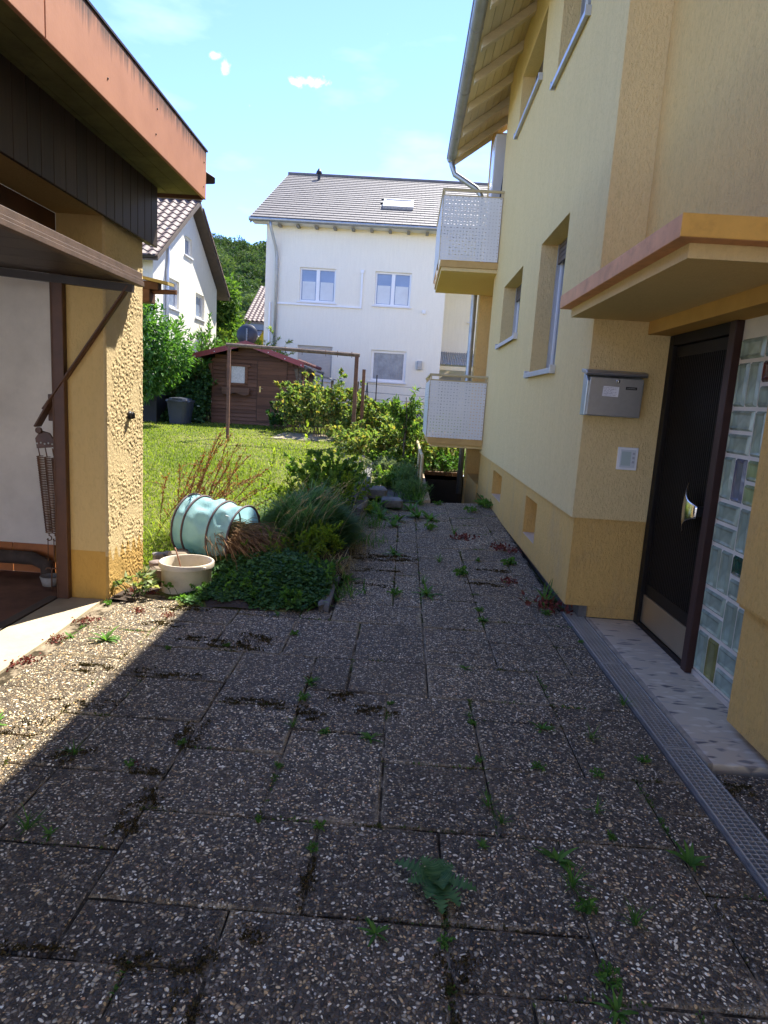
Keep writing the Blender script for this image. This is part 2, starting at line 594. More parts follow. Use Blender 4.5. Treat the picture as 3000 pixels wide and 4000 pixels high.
# ------------------------------------------------------------------ materials
def pebble_mat():
    """washed-aggregate concrete: rounded river pebbles set in dark mortar"""
    t = NT('pebble_concrete')
    v = t.map((1, 1, 1))
    wob = t.n('ShaderNodeTexNoise'); t.t.links.new(v, wob.inputs['Vector']); wob.inputs['Scale'].default_value = 45; wob.inputs['Detail'].default_value = 2
    off = t.n('ShaderNodeVectorMath', operation='SCALE'); t.t.links.new(wob.outputs['Color'], off.inputs[0]); off.inputs['Scale'].default_value = 0.012
    ad = t.n('ShaderNodeVectorMath', operation='ADD'); t.t.links.new(v, ad.inputs[0]); t.t.links.new(off.outputs[0], ad.inputs[1])
    a = t.voro(84, ad.outputs[0], rand=0.9)
    sep = t.n('ShaderNodeSeparateColor'); t.t.links.new(a.outputs['Color'], sep.inputs[0])
    c = t.ramp(sep.outputs[0], [(0.0, (.045, .044, .046)), (0.26, (.075, .073, .074)), (0.48, (.125, .120, .116)), (0.66, (.20, .175, .150)), (0.80, (.32, .25, .17)),
                                (0.88, (.33, .31, .29)), (0.94, (.46, .43, .37))], 'CONSTANT')
    e = t.voro(84, ad.outputs[0], 'DISTANCE_TO_EDGE', rand=0.9)
    gap = t.ramp(e.outputs['Distance'], [(0.03, (1, 1, 1)), (0.14, (0, 0, 0))])
    c = t.mix(gap, c, (0.068, 0.053, 0.040))
    # larger pale river pebbles, each its own size and stretch
    wob2 = t.n('ShaderNodeTexNoise'); t.t.links.new(v, wob2.inputs['Vector']); wob2.inputs['Scale'].default_value = 16; wob2.inputs['Detail'].default_value = 1
    off2 = t.n('ShaderNodeVectorMath', operation='SCALE'); t.t.links.new(wob2.outputs['Color'], off2.inputs[0]); off2.inputs['Scale'].default_value = 0.05
    ad2 = t.n('ShaderNodeVectorMath', operation='ADD'); t.t.links.new(v, ad2.inputs[0]); t.t.links.new(off2.outputs[0], ad2.inputs[1])
    pale = None
    oi0 = t.n('ShaderNodeObjectInfo').outputs['Random']
    for sc, lo in ((66, .42), (78, .46)):
        b = t.voro(sc, t.map((1, 1, 1), (0, 0, sc), (sc, 2, 0), ad2.outputs[0]), rand=1)
        sb_ = t.n('ShaderNodeSeparateColor'); t.t.links.new(b.outputs['Color'], sb_.inputs[0])
        rad = t.math('ADD', t.math('MULTIPLY', sb_.outputs[1], .26), .16)
        inside = t.math('MULTIPLY', t.math('SUBTRACT', rad, b.outputs['Distance']), 14, True)
        inside = t.math('MULTIPLY', inside, t.math('GREATER_THAN', t.math('ADD', sb_.outputs[0], t.math('MULTIPLY', t.math('SUBTRACT', oi0, .6), .14)), lo))
        pc = t.ramp(sb_.outputs[2], [(0.0, (.70, .67, .60)), (0.26, (.80, .79, .76)), (0.44, (.52, .37, .20)), (0.58, (.62, .50, .33)), (0.70, (.42, .39, .36)), (0.84, (.44, .27, .17)), (.90, (.72, .67, .56))], 'CONSTANT')
        c = t.mix(inside, c, pc)
        pale = inside if pale is None else t.math('MAXIMUM', pale, inside)
    dirt = t.ramp(t.noise(1.1, 7, 0.65), [(0.42, (0, 0, 0)), (0.72, (1, 1, 1))])
    c = t.mix(t.math('MULTIPLY', dirt, 0.42), c, (0.083, 0.064, 0.046))
    # washed-out cement haze that lightens some slabs
    hz = t.ramp(t.noise(0.8, 5, 0.7, t.map(loc=(7, 3, 0))), [(0.5, (0, 0, 0)), (0.75, (1, 1, 1))])
    c = t.mix(t.math('MULTIPLY', hz, 0.12), c, (.26, .22, .17))
    # pale sandy cement and dark moss creeping in from the slab edges
    gen = t.n('ShaderNodeSeparateXYZ'); t.t.links.new(t.n('ShaderNodeTexCoord').outputs['Generated'], gen.inputs[0])
    ed = None
    for ax in 'XY':
        dd_ = t.math('MINIMUM', gen.outputs[ax], t.math('SUBTRACT', 1.0, gen.outputs[ax]))
        ed = dd_ if ed is None else t.math('MINIMUM', ed, dd_)
    near = t.math('SUBTRACT', 1.0, t.math('MULTIPLY', ed, 9.0), True)
    blot = t.noise(3.1, 6, .7)
    m1 = t.math('MULTIPLY', t.math('SUBTRACT', t.math('ADD', t.math('MULTIPLY', near, .42), t.math('MULTIPLY', blot, .95)), .80, True), 6.0, True)
    sand = t.ramp(t.noise(120, 3, .6), [(.35, (.20, .165, .12)), (.6, (.40, .35, .27))])
    c = t.mix(t.math('MULTIPLY', m1, .62), c, sand)
    m2 = t.math('MULTIPLY', t.math('SUBTRACT', t.math('ADD', t.math('MULTIPLY', near, .36), t.noise(4.3, 7, .75, t.map(loc=(11, 5, 2)))), .92, True), 7.0, True)
    c = t.mix(t.math('MULTIPLY', m2, .85), c, (.040, .030, .014))
    oi = t.n('ShaderNodeObjectInfo').outputs['Random']
    vv = t.math('ADD', t.math('MULTIPLY', oi, .26), .92)
    cb = t.n('ShaderNodeCombineColor'); [t.t.links.new(vv, cb.inputs[i]) for i in range(3)]
    c = t.mix(1.0, c, cb.outputs[0], 'MULTIPLY')
    h = t.ramp(e.outputs['Distance'], [(0.0, (0, 0, 0)), (0.35, (1, 1, 1))], 'EASE')
    t.bump(t.math('MAXIMUM', h, pale), 1.0, 0.007)
    c = t.mix(1.0, c, (1.46, 1.30, 0.98), 'MULTIPLY')
    return t.fin(c, 0.6, 0, 0.3)


PEB = pebble_mat()
YEL = stucco('yellow_render', (.78, .585, .275), 0.55, 70)
YEL_SHADE = stucco('yellow_render_shaded', (.75, .50, .19), 0.6, 60)  # same yellow paint as the main wall, entrance shade put into the colour
OCH = stucco('ochre_render', (.70, .43, .135), 0.6, 60)
for mt_, amt_ in ((OCH, .30), (YEL, .05), (YEL_SHADE, .10)):
    nt_ = NT.__new__(NT); nt_.m = mt_; nt_.t = mt_.node_tree; nt_.b = nt_.t.nodes['Principled BSDF']; nt_.co = nt_.t.nodes['Texture Coordinate'].outputs['Object']
    src_ = nt_.b.inputs['Base Color'].links[0].from_socket
    g_ = nt_.ramp(nt_.noise(2.4, 9, .72, nt_.map((1, 1, .55))), [(.50, (0, 0, 0)), (.66, (1, 1, 1))])
    if mt_ is OCH:
        zz_ = nt_.n('ShaderNodeSeparateXYZ'); nt_.t.links.new(nt_.co, zz_.inputs[0])
        sp_ = nt_.math('MULTIPLY', nt_.math('SUBTRACT', nt_.math('ADD', nt_.math('SUBTRACT', .42, zz_.outputs['Z']), nt_.math('MULTIPLY', nt_.noise(9, 8, .7), .5)), .50, True), 2.6, True)
        src_ = nt_.mix(nt_.math('MULTIPLY', sp_, .55), src_, (.20, .15, .09))
    nt_.set(nt_.b.inputs['Base Color'], nt_.mix(nt_.math('MULTIPLY', g_, amt_), src_, (.42, .30, .17)))
ORG_ = plain('orange_paint', (.74, .40, .08), .7, .12, 4, .3, 40, grime=.25)
TERRA = plain('terracotta_paint', (.70, .36, .17), .75, .14, 4, .3, 40, grime=.32)
YSOF = stucco('yellow_soffit_render', (.70, .53, .25), 0.3, 60, .03)
WHITEW = stucco('white_render', (.86, .82, .69), 0.25, 60, .05)
WHITEG = stucco('white_gable_render', (.82, .78, .67), 0.35, 30, .10)
PVC = plain('white_pvc', (.80, .80, .79), .3, .03, 5, 0, spec=.5)
ALU = plain('aluminium', (.55, .57, .60), .38, .05, 8, 0, metal=.7)
ZINC = plain('zinc', (.36, .38, .39), .45, .14, 5, .1, 30, metal=.75)
STEELG = plain('brushed_steel', (.40, .40, .41), .38, .05, 30, .05, 200, metal=.85)
BROWN = plain('brown_paint', (.10, .042, .018), .45, .25, 6, .15, 50)
DKMET = plain('dark_brown_metal', (.040, .028, .022), .45, .25, 6, .1, 50)
RUST = plain('rusty_brown_steel', (.15, .072, .040), .65, .35, 9, .35, 80, grime=.4)
DARKWOOD = wood('dark_stained_board', (.046, .029, .019), 'z', 1, .5, .35, .3)
CONC = plain('concrete', (.34, .31, .26), .9, .2, 4, .35, 90, grime=.3)
CONCD = plain('weathered_concrete', (.16, .15, .135), .92, .3, 5, .5, 60, grime=.5)
SOIL = plain('soil', (.050, .033, .022), .95, .45, 8, .9, 40, dist=.02)
GLASSD = plain('window_glass', (.10, .12, .14), .06, .1, 2, 0, spec=.8)
BEIGE = plain('beige_painted_steel', (.50, .40, .22), .45, .1, 6, .05)
BLACK = plain('black_metal', (.012, .012, .013), .5, .2, 5, .05)
TILEB = plain('roof_tile_grey', (.135, .120, .108), .7, .18, 3, .2, 60)
TILER = plain('roof_tile_brown', (.155, .105, .085), .7, .28, 4, .2, 60, grime=.25)
INNER = plain('dark_interior', (.03, .03, .03), .9, .1)
CREAM = wood('cream_painted_wood', (.70, .60, .42), 'x', .6, .7, .10, .15)
CREAMY = wood('cream_painted_board', (.74, .64, .42), 'y', .5, .7, .10, .15)


def terrazzo():
    t = NT('doorstep_terrazzo')
    v = t.map((13, 36, 16))
    a = t.voro(1.0, v, rand=1)
    sep = t.n('ShaderNodeSeparateColor'); t.t.links.new(a.outputs['Color'], sep.inputs[0])
    c = t.ramp(sep.outputs[0], [(0, (.62, .50, .33)), (.45, (.74, .63, .45)), (.66, (.50, .42, .31)), (.78, (.22, .19, .16)), (.90, (.10, .085, .08))], 'CONSTANT')
    e = t.voro(1.0, v, 'DISTANCE_TO_EDGE', 1)
    c = t.mix(t.ramp(e.outputs['Distance'], [(.05, (1, 1, 1)), (.22, (0, 0, 0))]), c, (.62, .50, .33))
    return t.fin(t.mix(t.math('MULTIPLY', t.noise(5, 5), .35), c, (.36, .31, .24)), .5, 0, .4)


TERZ = terrazzo()


def fascia_mat():
    """salmon-painted board with black drip stains running down from the top edge (top edge at local z=0.36)"""
    t = NT('salmon_fascia_paint')
    base = t.ramp(t.noise(3, 6, .6), [(.3, (.40, .175, .100)), (.7, (.49, .225, .130))])
    sx = t.n('ShaderNodeSeparateXYZ'); t.t.links.new(t.co, sx.inputs[0])
    drip = t.noise(1.0, 6, .75, t.map((30, 30, 1.2)))
    z = t.math('MULTIPLY', t.math('SUBTRACT', sx.outputs['Z'], 3.08), 1 / .20, True)
    m = t.math('MULTIPLY', t.math('SUBTRACT', t.math('ADD', t.math('MULTIPLY', z, .55), drip), .78, True), 4.0, True)
    c = t.mix(t.math('MULTIPLY', m, .85), base, (.05, .035, .028))
    t.bump(t.noise(60, 4), .2, .003)
    return t.fin(c, .6, 0, .3)


FASC = fascia_mat()


def perf_mat():
    """white sheet metal punched with slots, alternately upright and level"""
    t = NT('perforated_white_sheet')
    sx = t.n('ShaderNodeSeparateXYZ'); t.t.links.new(t.co, sx.inputs[0])
    u = t.math('MULTIPLY', t.math('ADD', sx.outputs['X'], sx.outputs['Y']), 1 / .048)
    v = t.math('MULTIPLY', sx.outputs['Z'], 1 / .048)
    par = t.math('MODULO', t.math('ADD', t.math('ADD', t.math('FLOOR', u), t.math('FLOOR', v)), 1000), 2)
    par = t.math('GREATER_THAN', par, .5)
    fu = t.math('ABSOLUTE', t.math('SUBTRACT', t.math('FRACT', u), .5)); fv = t.math('ABSOLUTE', t.math('SUBTRACT', t.math('FRACT', v), .5))
    h = t.math('MULTIPLY', t.math('LESS_THAN', fu, .31), t.math('LESS_THAN', fv, .095))
    w = t.math('MULTIPLY', t.math('LESS_THAN', fv, .31), t.math('LESS_THAN', fu, .085))
    hole = t.math('ADD', t.math('MULTIPLY', h, par), t.math('MULTIPLY', w, t.math('SUBTRACT', 1.0, par)), True)
    t.fin(t.ramp(t.noise(3, 4), [(.3, (.68, .67, .66)), (.7, (.74, .73, .72))]), .4, 0, .4)
    t.set(t.b.inputs['Alpha'], t.math('SUBTRACT', 1.0, hole))
    return t.m


PERF = perf_mat()


def glassblock_mat(name, c, em=0):
    t = NT(name)
    w = t.noise(7, 2, .4, t.map((1, 1.3, .9)), 1.2)
    col = t.ramp(w, [(.3, tuple(x * .62 for x in c)), (.55, c), (.75, tuple(min(1, x * 1.35 + .01) for x in c))])
    t.bump(w, .35, .02)
    return t.fin(col, .2, 0, .6)


GB = glassblock_mat('glass_block_clear', (.30, .36, .27))
GBG = glassblock_mat('glass_block_green', (.015, .07, .045))
GBO = glassblock_mat('glass_block_olive', (.20, .19, .06))
GBR = glassblock_mat('glass_block_red', (.10, .02, .015))
GBP = glassblock_mat('glass_block_blue', (.11, .12, .17))
GBY = glassblock_mat('glass_block_yellow_green', (.30, .36, .17))
MORT = plain('pale_mortar', (.68, .61, .50), .85, .08, 8, .2)


# ------------------------------------------------------------------ terrain
def smooth(a, b, x):
    t = min(1, max(0, (x - a) / (b - a))); return t * t * (3 - 2 * t)


def gz(x, y):
    """surface of the slab path: level near the camera, rising a little along the house wall"""
    return -.10 + .13 * smooth(4.8, 9.2, y) * smooth(-.1, 1.1, x) + .06 * smooth(5, 9, y) * (1 - smooth(-.1, 1.1, x))


def lawn_z(x, y):
    pts = [(4.4, -.10), (4.9, -.07), (6, .02), (7, .10), (9, .20), (14, .40), (18, .52), (25, .56), (60, .6)]
    for (a, za), (b, zb) in zip(pts, pts[1:]):
        if y <= b:
            return za + (zb - za) * max(0, (y - a) / (b - a))
    return .6


def hill_z(x, y):
    s = smooth(75, 255, y)
    return s * (51 - .055 * (x + 77) * smooth(-200, 0, x + 77) - 6 * math.cos((x + 60) / 60)) if y > 75 else 0


def terrain_z(x, y):
    if y > 60: return .6 + hill_z(x, y)
    if x < -.5: 
        if y < 4.4 or (x <= -2 and y < 5.3): return -.16
        return lawn_z(x, y)
    if y < 9.33: return -.17
    if x > .3: return -.02 + .05 * smooth(9.6, 13.2, y) + .33 * smooth(13.45, 16, y) + .2 * smooth(16, 20, y)
    return min(lawn_z(x, y), -.02 + .36 * smooth(9.6, 15, y) + .2 * smooth(15, 20, y))


def lawn_mat():
    t = NT('lawn_turf')
    g = t.ramp(t.noise(.9, 7, .7), [(.3, (.085, .115, .024)), (.5, (.13, .145, .034)), (.66, (.21, .185, .07))])
    d = t.ramp(t.noise(26, 6, .7), [(.35, (.55, .55, .5)), (.7, (1.25, 1.2, 1.1))])
    t.bump(t.noise(60, 5, .7), .8, .03)
    return t.fin(t.mix(1, g, d, 'MULTIPLY'), .9, 0, .15)


xs = [-420, -300, -200, -140, -110, -90, -75, -60, -45, -30, -22, -16, -12, -10, -8, -6, -5, -4, -3, -2.5, -2, -1.5, -1, -.75, -.5, -.499, -.2, .1, .42, .45, .8, 1.27, 1.3, 2.5, 4, 7, 11, 16, 24, 35, 60, 100, 180, 320]
ys = [-60, -20, -6, -2, 0, 2, 3, 4, 4.4, 4.9, 5.4, 6, 6.5, 7, 8, 9, 9.33, 9.34, 10, 11, 12, 13.2, 13.3, 13.45, 14, 15, 16, 17, 18, 20, 22, 25, 30, 40, 50, 60, 75, 90, 110, 130, 150, 170, 190, 210, 230, 250, 270, 300, 360]
tv = []; tf = []
for y in ys:
    for x in xs: tv.append((x, y, terrain_z(x, y)))
nx = len(xs)
for j in range(len(ys) - 1):
    for i in range(nx - 1):
        cx = (xs[i] + xs[i + 1]) / 2; cy = (ys[j] + ys[j + 1]) / 2
        if .45 < cx < 1.27 and 9.34 < cy < 13.2: continue
        tf.append((j * nx + i, j * nx + i + 1, (j + 1) * nx + i + 1, (j + 1) * nx + i))
ground = fast_mesh('ground', np.array(tv), np.array(tf), lawn_mat(), loc=(0, 0, 0), smooth=False, kind='structure')
tag(ground, 'mown yellowing lawn and ground of the garden running back to the hill', 'ground')

# cellar stairwell pit with dark walls
m = MB()
m.box(.40, .45, 9.33, 13.3, -2.6, -.02); m.box(.45, 1.30, 13.2, 13.3, -2.6, -.02); m.box(.40, 1.30, 9.33, 13.3, -2.7, -2.6); m.box(.45, 1.27, 9.30, 9.34, -2.6, -.12)
pit = m.build('stairwell', plain('stairwell_black', (.008, .009, .013), .6, .3, 3, .2), kind='structure')  # pit walls and floor in one near-black colour
tag(pit, 'dark walled cellar stairwell beside the yellow house', 'stairwell')
m = MB(); m.box(.30, .449, 9.35, 13.3, -.10, .035)
r_ = MB(); r_.box(.4495, 1.26, 13.2, 13.36, -.1, .05); tag(r_.build('stairwell_rim', plain('brown_rim', (.14, .075, .04), .9, .3, 8, .3), kind='structure'), 'brown far rim of the cellar stairwell under the hedge', 'rim')
tag(m.build('stairwell_kerb', plain('tan_concrete', (.45, .33, .22), .85, .15, 6, .3), bevel=.006, kind='structure'), 'tan concrete kerb round the cellar stairwell', 'kerb')
for i in range(5):
    pass

# ------------------------------------------------------------------ slab driveway
drive = thing('driveway', 'driveway and path of exposed pebble concrete slabs with mossy joints', 'driveway', (0, 0, 0), kind='structure')
m = MB()
n = 24
grid = []
for j in range(41):
    for i in range(n + 1):
        x = -2.05 + 3.36 * i / n; y = -1.2 + 10.55 * j / 40
        m.v.append((x, y, gz(x, y) - .010 + .006 * math.sin(x * 9 + y * 7) * math.sin(y * 5 - x * 3)))
for j in range(40):
    for i in range(n):
        cy = -1.2 + 10.55 * (j + .5) / 40; cx = -2.05 + 3.36 * (i + .5) / n
        if cx < -.46 and cy > 4.5: continue
        a = j * (n + 1) + i
        m.f.append((a, a + 1, a + n + 2, a + n + 1)); m.mi.append(0)


def joint_mat():
    t = NT('joint_filling')
    c = t.ramp(t.noise(7, 6, .7), [(.36, (.018, .014, .009)), (.48, (.06, .046, .028)), (.56, (.24, .19, .13)), (.66, (.30, .25, .18)), (.74, (.05, .05, .02))])
    t.bump(t.noise(80, 4), .7, .01)
    return t.fin(c, .95, 0, .1)


m.build('joint_bed', joint_mat(), drive)

U = .2155
gx = lambda k: .005 + U * k
gy = lambda q: 1.70 + U * q
used = set()
rects = [(-4, -1, 0, 2), (-6, -4, -1, 1), (-6, -4, 1, 3), (-6, -4, 3, 5), (-6, -4, 5, 7), (-4, -2, 2, 4), (-4, -2, 4, 6), (-4, -2, 6, 9), (-2, 0, 2, 5), (-2, 0, 5, 7), (0, 2, 2, 4), (0, 2, 4, 7),
         (2, 5, 2, 4), (2, 4, 4, 6), (4, 6, 4, 7), (-1, 1, 0, 2), (1, 3, 0, 2), (-2, 1, -2, 0), (1, 3, -1, 0), (-4, -2, -1, 0), (3, 5, -1, 2), (-1, 1, 7, 9), (1, 4, 7, 9), (-1, 1, 9, 12), (1, 3, 9, 10),
         (1, 3, 10, 12), (3, 5, 9, 11), (-3, -1, 9, 12), (-2, 1, 12, 14), (1, 3, 12, 15)]
K0, K1, Q0, Q1 = -9, 6, -8, 36
ok = set()
for k in range(K0, K1):
    for q in range(Q0, Q1):
        if k < -2 and q >= 13: continue
        ok.add((k, q))
final = []
for (a, b, c, d) in rects:
    cells = [(k, q) for k in range(a, b) for q in range(c, d)]
    if any(x in used or x not in ok for x in cells): continue
    used.update(cells); final.append((a, b, c, d))
order = sorted(ok, key=lambda t: (t[1], t[0]))
rr = random.Random(5)
for (k, q) in order:
    if (k, q) in used: continue
    opts = [(2, 2), (3, 2), (2, 3), (2, 2)]; rr.shuffle(opts)
    for w, h in opts + [(2, 1), (1, 2), (1, 1)]:
        cells = [(x, y) for x in range(k, k + w) for y in range(q, q + h)]
        if all(x in ok and x not in used for x in cells):
            used.update(cells); final.append((k, k + w, q, q + h)); break


def slab(x0, x1, y0, y1, parent, tilt=.0035, gap=.0052, zoff=0):
    g = [gap * rr.uniform(.5, 1.2) for _ in range(4)]
    x0 += g[0]; x1 -= g[1]; y0 += g[2]; y1 -= g[3]
    cs = [(x0, y0), (x1, y0), (x1, y1), (x0, y1)]
    z = [gz(a, b) + rr.uniform(-tilt, tilt) + zoff for a, b in cs]
    cx, cy = (x0 + x1) / 2, (y0 + y1) / 2
    ins = [(a + (.007 if a < cx else -.007), b + (.007 if b < cy else -.007)) for a, b in cs]
    V = [(a, b, zz) for (a, b), zz in zip(ins, z)] + [(a, b, zz - .006) for (a, b), zz in zip(cs, z)] + [(a, b, zz - .05) for (a, b), zz in zip(cs, z)]
    F = [(0, 1, 2, 3)]
    for o in (0, 4):
        for i in range(4):
            j = (i + 1) % 4
            F.append((o + 4 + i, o + 4 + j, o + j, o + i))
    me = bpy.data.meshes.new('slab'); me.from_pydata(V, [], F); me.update()
    return link_mesh('slab', me, PEB, parent)


for (a, b, c, d) in final:
    slab(gx(a), min(gx(b), 1.292), gy(c), min(gy(d), 9.33), drive)
# slabs on the house side of the drain channel
for (x0, x1, y0, y1) in [(1.47, 1.9, 2.27, 2.68), (1.47, 1.9, 1.84, 2.27), (1.47, 1.9, 1.41, 1.84), (1.47, 1.9, .98, 1.41)]:
    slab(x0, x1, y0, y1, drive, zoff=-.006)

m = MB(); m.box(-60, 60, -40, -1.25, -.22, -.13)  # out of view: pale surface added behind the camera for bounce light
tag(m.build('street', plain('bounce_asphalt', (.36, .345, .32), .9, .2, 1.5, .3, 60), kind='structure'), 'unseen pale street behind the camera, added to bounce light up the driveway', 'street')

sho = thing('added_street_house', 'unseen cream house with tiled roof, added across the street to bounce sunlight into the entrance', 'house', (1, -17, -.1))  # added house, never in view: its sunlit wall bounces light to the entrance
m = MB(); m.box(-9, 11, -26, -17, -.2, 6.2); m.build('wall', plain('cream_bounce_render', (.74, .68, .56), .9, .08, 3, .2), sho)
m = MB(); m.prism([(-9.5, -16.5, 6.0), (-9.5, -21.5, 9.6), (-9.5, -26.5, 6.0), (-9.5, -26.5, 6.2), (-9.5, -21.5, 9.8), (-9.5, -16.5, 6.2)], (21, 0, 0)); m.build('roof', TILER, sho)
for k in range(5):
    for z in (.9, 3.7):
        m = MB(); m.box(-7.2 + k * 3.8, -5.9 + k * 3.8, -17.02, -16.97, z, z + 1.3); m.build('window', GLASSD, sho)

# ------------------------------------------------------------------ drain channel along the entrance
dr = thing('drain_channel', 'long steel drain channel with three grid gratings along the door step', 'drain', (1.375, 3.3, -.1))
m = MB(); m.box(1.300, 1.306, 1.0, 4.86, -.19, -.097); m.box(1.444, 1.450, 1.0, 4.86, -.19, -.097); m.box(1.30, 1.45, 1.0, 4.86, -.2, -.19)
m.box(1.292, 1.3, 1.0, 4.86, -.16, -.099)
m.build('channel', CONCD, dr)
for gi, (y0, y1) in enumerate([(3.86, 4.84), (2.86, 3.85), (1.86, 2.85), (1.0, 1.85)]):
    m = MB(); x0, x1 = 1.308, 1.442; z0, z1 = -.118, -.094
    m.box(x0, x0 + .006, y0, y1, z0, z1); m.box(x1 - .006, x1, y0, y1, z0, z1)
    m.box(x0 + .006, x1 - .006, y0, y0 + .006, z0, z1); m.box(x0 + .006, x1 - .006, y1 - .006, y1, z0, z1)
    k = 1
    while y0 + k * .0245 < y1 - .01:
        yy = y0 + k * .0245; m.box(x0 + .006, x1 - .006, yy - .0016, yy + .0016, z0 + .004, z1 - .0012); k += 1
    for q in range(1, 5):
        xx = x0 + (x1 - x0) * q / 5; m.box(xx - .0012, xx + .0012, y0 + .006, y1 - .006, z0 + .005, z1 - .0006)
    m.build('grating', plain('galvanised_grating', (.50, .46, .38), .45, .12, 6, .05, metal=.3), dr)

# ------------------------------------------------------------------ yellow house
yh = thing('yellow_house', 'two-storey yellow rendered house with ochre base, perforated balconies and dark entrance door', 'house', (1.28, 4.7, -.1))


def panel(m, mapf, u0, u1, v0, v1, holes, thick):
    us = sorted({u0, u1} | {h[0] for h in holes} | {h[1] for h in holes}); vs = sorted({v0, v1} | {h[2] for h in holes} | {h[3] for h in holes})
    nu, nv = len(us), len(vs)
    base = len(m.v)
    for w in (0, thick):
        for v in vs:
            for u in us: m.v.append(tuple(mapf(u, v, w)))
    idx = lambda i, j, w: base + w * nu * nv + j * nu + i

    def solid(i, j):
        if i < 0 or j < 0 or i >= nu - 1 or j >= nv - 1: return False
        cu = (us[i] + us[i + 1]) / 2; cv = (vs[j] + vs[j + 1]) / 2
        return not any(h[0] < cu < h[1] and h[2] < cv < h[3] for h in holes)

    def f(*a):
        m.f.append(tuple(a)); m.mi.append(m.cur)
    for i in range(nu - 1):
        for j in range(nv - 1):
            if not solid(i, j): continue
            f(idx(i, j, 0), idx(i + 1, j, 0), idx(i + 1, j + 1, 0), idx(i, j + 1, 0))
            f(idx(i, j, 1), idx(i, j + 1, 1), idx(i + 1, j + 1, 1), idx(i + 1, j, 1))
            if not solid(i - 1, j): f(idx(i, j, 0), idx(i, j + 1, 0), idx(i, j + 1, 1), idx(i, j, 1))
            if not solid(i + 1, j): f(idx(i + 1, j, 0), idx(i + 1, j, 1), idx(i + 1, j + 1, 1), idx(i + 1, j + 1, 0))
            if not solid(i, j - 1): f(idx(i, j, 0), idx(i, j, 1), idx(i + 1, j, 1), idx(i + 1, j, 0))
            if not solid(i, j + 1): f(idx(i, j + 1, 0), idx(i + 1, j + 1, 0), idx(i + 1, j + 1, 1), idx(i, j + 1, 1))
    return m


WX = 1.262
wins = [(5.81, 6.96, 1.79, 3.06, 'tall window beside the canopy'), (8.01, 9.50, 2.28, 3.065, 'narrow window'), (5.85, 7.04, 4.585, 5.74, 'upper tall window'), (7.93, 9.50, 5.04, 5.74, 'upper narrow window')]
m = MB()
panel(m, lambda u, v, w: (WX + w, u, v), 4.70, 10.78, .665, 6.29, [w[:4] for w in wins], .6)
m.build('wall', YEL, yh)
cell = [(8.28, 9.10, .215, .555), (6.03, 6.60, .17, .555)]
m = MB()
panel(m, lambda u, v, w: (1.285 + w, u, v), 4.722, 10.78, .0, .664, cell, .57)
m.box(1.46, 1.855, 4.723, 4.95, -.085, -.001)
m.build('plinth', OCH, yh)
m = MB()
for c in cell: m.box(1.45, 1.47, c[0] + .001, c[1] - .001, c[2] + .001, c[3] - .001)
m.build('cellar_window', OCH, yh)
m = MB()
for c in cell: m.box(1.288, 1.449, c[0] + .001, c[1] - .001, c[2] + .0005, c[2] + .006)
m.build('cellar_sill', plain('pale_ochre_sill', (.58, .42, .26), .8, .08), yh)
m = MB(); m.box(1.40, 1.86, 4.75, 10.78, -2.6, -.002)
m.build('foundation', CONCD, yh)
# entrance side walls
m = MB(); m.box(1.54, 1.88, -2.5, 4.699, 2.07, 6.29)
m.build('entrance_wall', YEL_SHADE, yh)
m = MB(); m.box(1.65, 1.88, -2.5, 3.07, .566, 2.068)
m.box(1.66, 1.88, -2.5, 3.06, .55, .566)
m.build('pillar_wall', OCH, yh, bevel=.004)
m = MB(); m.box(1.695, 1.88, -2.5, 3.068, -.04, .55)
m.build('pillar_plinth', OCH, yh)
m = MB(); m.box(1.78, 1.88, -2.5, 3.05, -.3, -.04)
m.build('pillar_foundation', CONCD, yh)
m = MB(); m.box(1.64, 1.86, 3.0701, 4.699, 1.977, 2.069)
m.build('lintel', plain('lintel_orange_render', (.52, .30, .075), .9, .08, 6, .4, 70), yh)
# canopy: terracotta edged slab over a yellow under-slab
m = MB(); m.box(1.03, 1.66, 2.735, 4.765, 2.122, 2.212)
cn = m.build('canopy', [TERRA], yh, bevel=.004)
m = MB(); m.box(1.10, 1.655, 2.81, 4.70, 2.062, 2.121)
m.build('canopy_soffit', YSOF, cn)
m = MB(); m.box(1.029, 1.66, 2.728, 2.734, 2.124, 2.210)
m.build('canopy_end_board', ORG_, cn)

# windows of the long wall
for (y0, y1, z0, z1, what) in wins:
    m = MB(); x = WX + .20; fw = .05
    m.box(x, x + .06, y0, y0 + fw, z0, z1); m.box(x, x + .06, y1 - fw, y1, z0, z1); m.box(x, x + .06, y0 + fw, y1 - fw, z0, z0 + fw); m.box(x, x + .06, y0 + fw, y1 - fw, z1 - fw, z1)
    w = m.build('window', PVC, yh, bevel=.004)
    m = MB(); m.box(x + .02, x + .035, y0 + fw, y1 - fw, z0 + fw, z1 - fw); m.build('pane', GLASSD, w)
    m = MB(); m.box(WX + .165, WX + .199, y0 + .002, y0 + .03, z0, z1); m.build('shutter_rail', ALU, w)
    m = MB(); m.box(WX + .165, WX + .199, y1 - .03, y1 - .002, z0, z1); m.build('shutter_rail', ALU, w)
    m = MB()
    for k in range(4): m.box(WX + .17, WX + .186, y0 + .031, y1 - .031, z1 - .19 + k * .047, z1 - .149 + k * .047)
    m.build('roller_shutter', plain('brown_shutter', (.10, .075, .06), .5, .1), w)
    m = MB(); m.box(WX - .045, WX + .16, y0 - .03, y1 + .03, z0 - .03, z0 - .004); m.box(WX - .045, WX - .04, y0 - .03, y1 + .03, z0 - .052, z0 - .03)
    m.box(WX - .05, WX + .10, y0 - .045, y0 - .03, z0 - .055, z0 + .02); m.box(WX - .05, WX + .10, y1 + .03, y1 + .045, z0 - .055, z0 + .02)
    m.build('sill', ALU, w, bevel=.003)

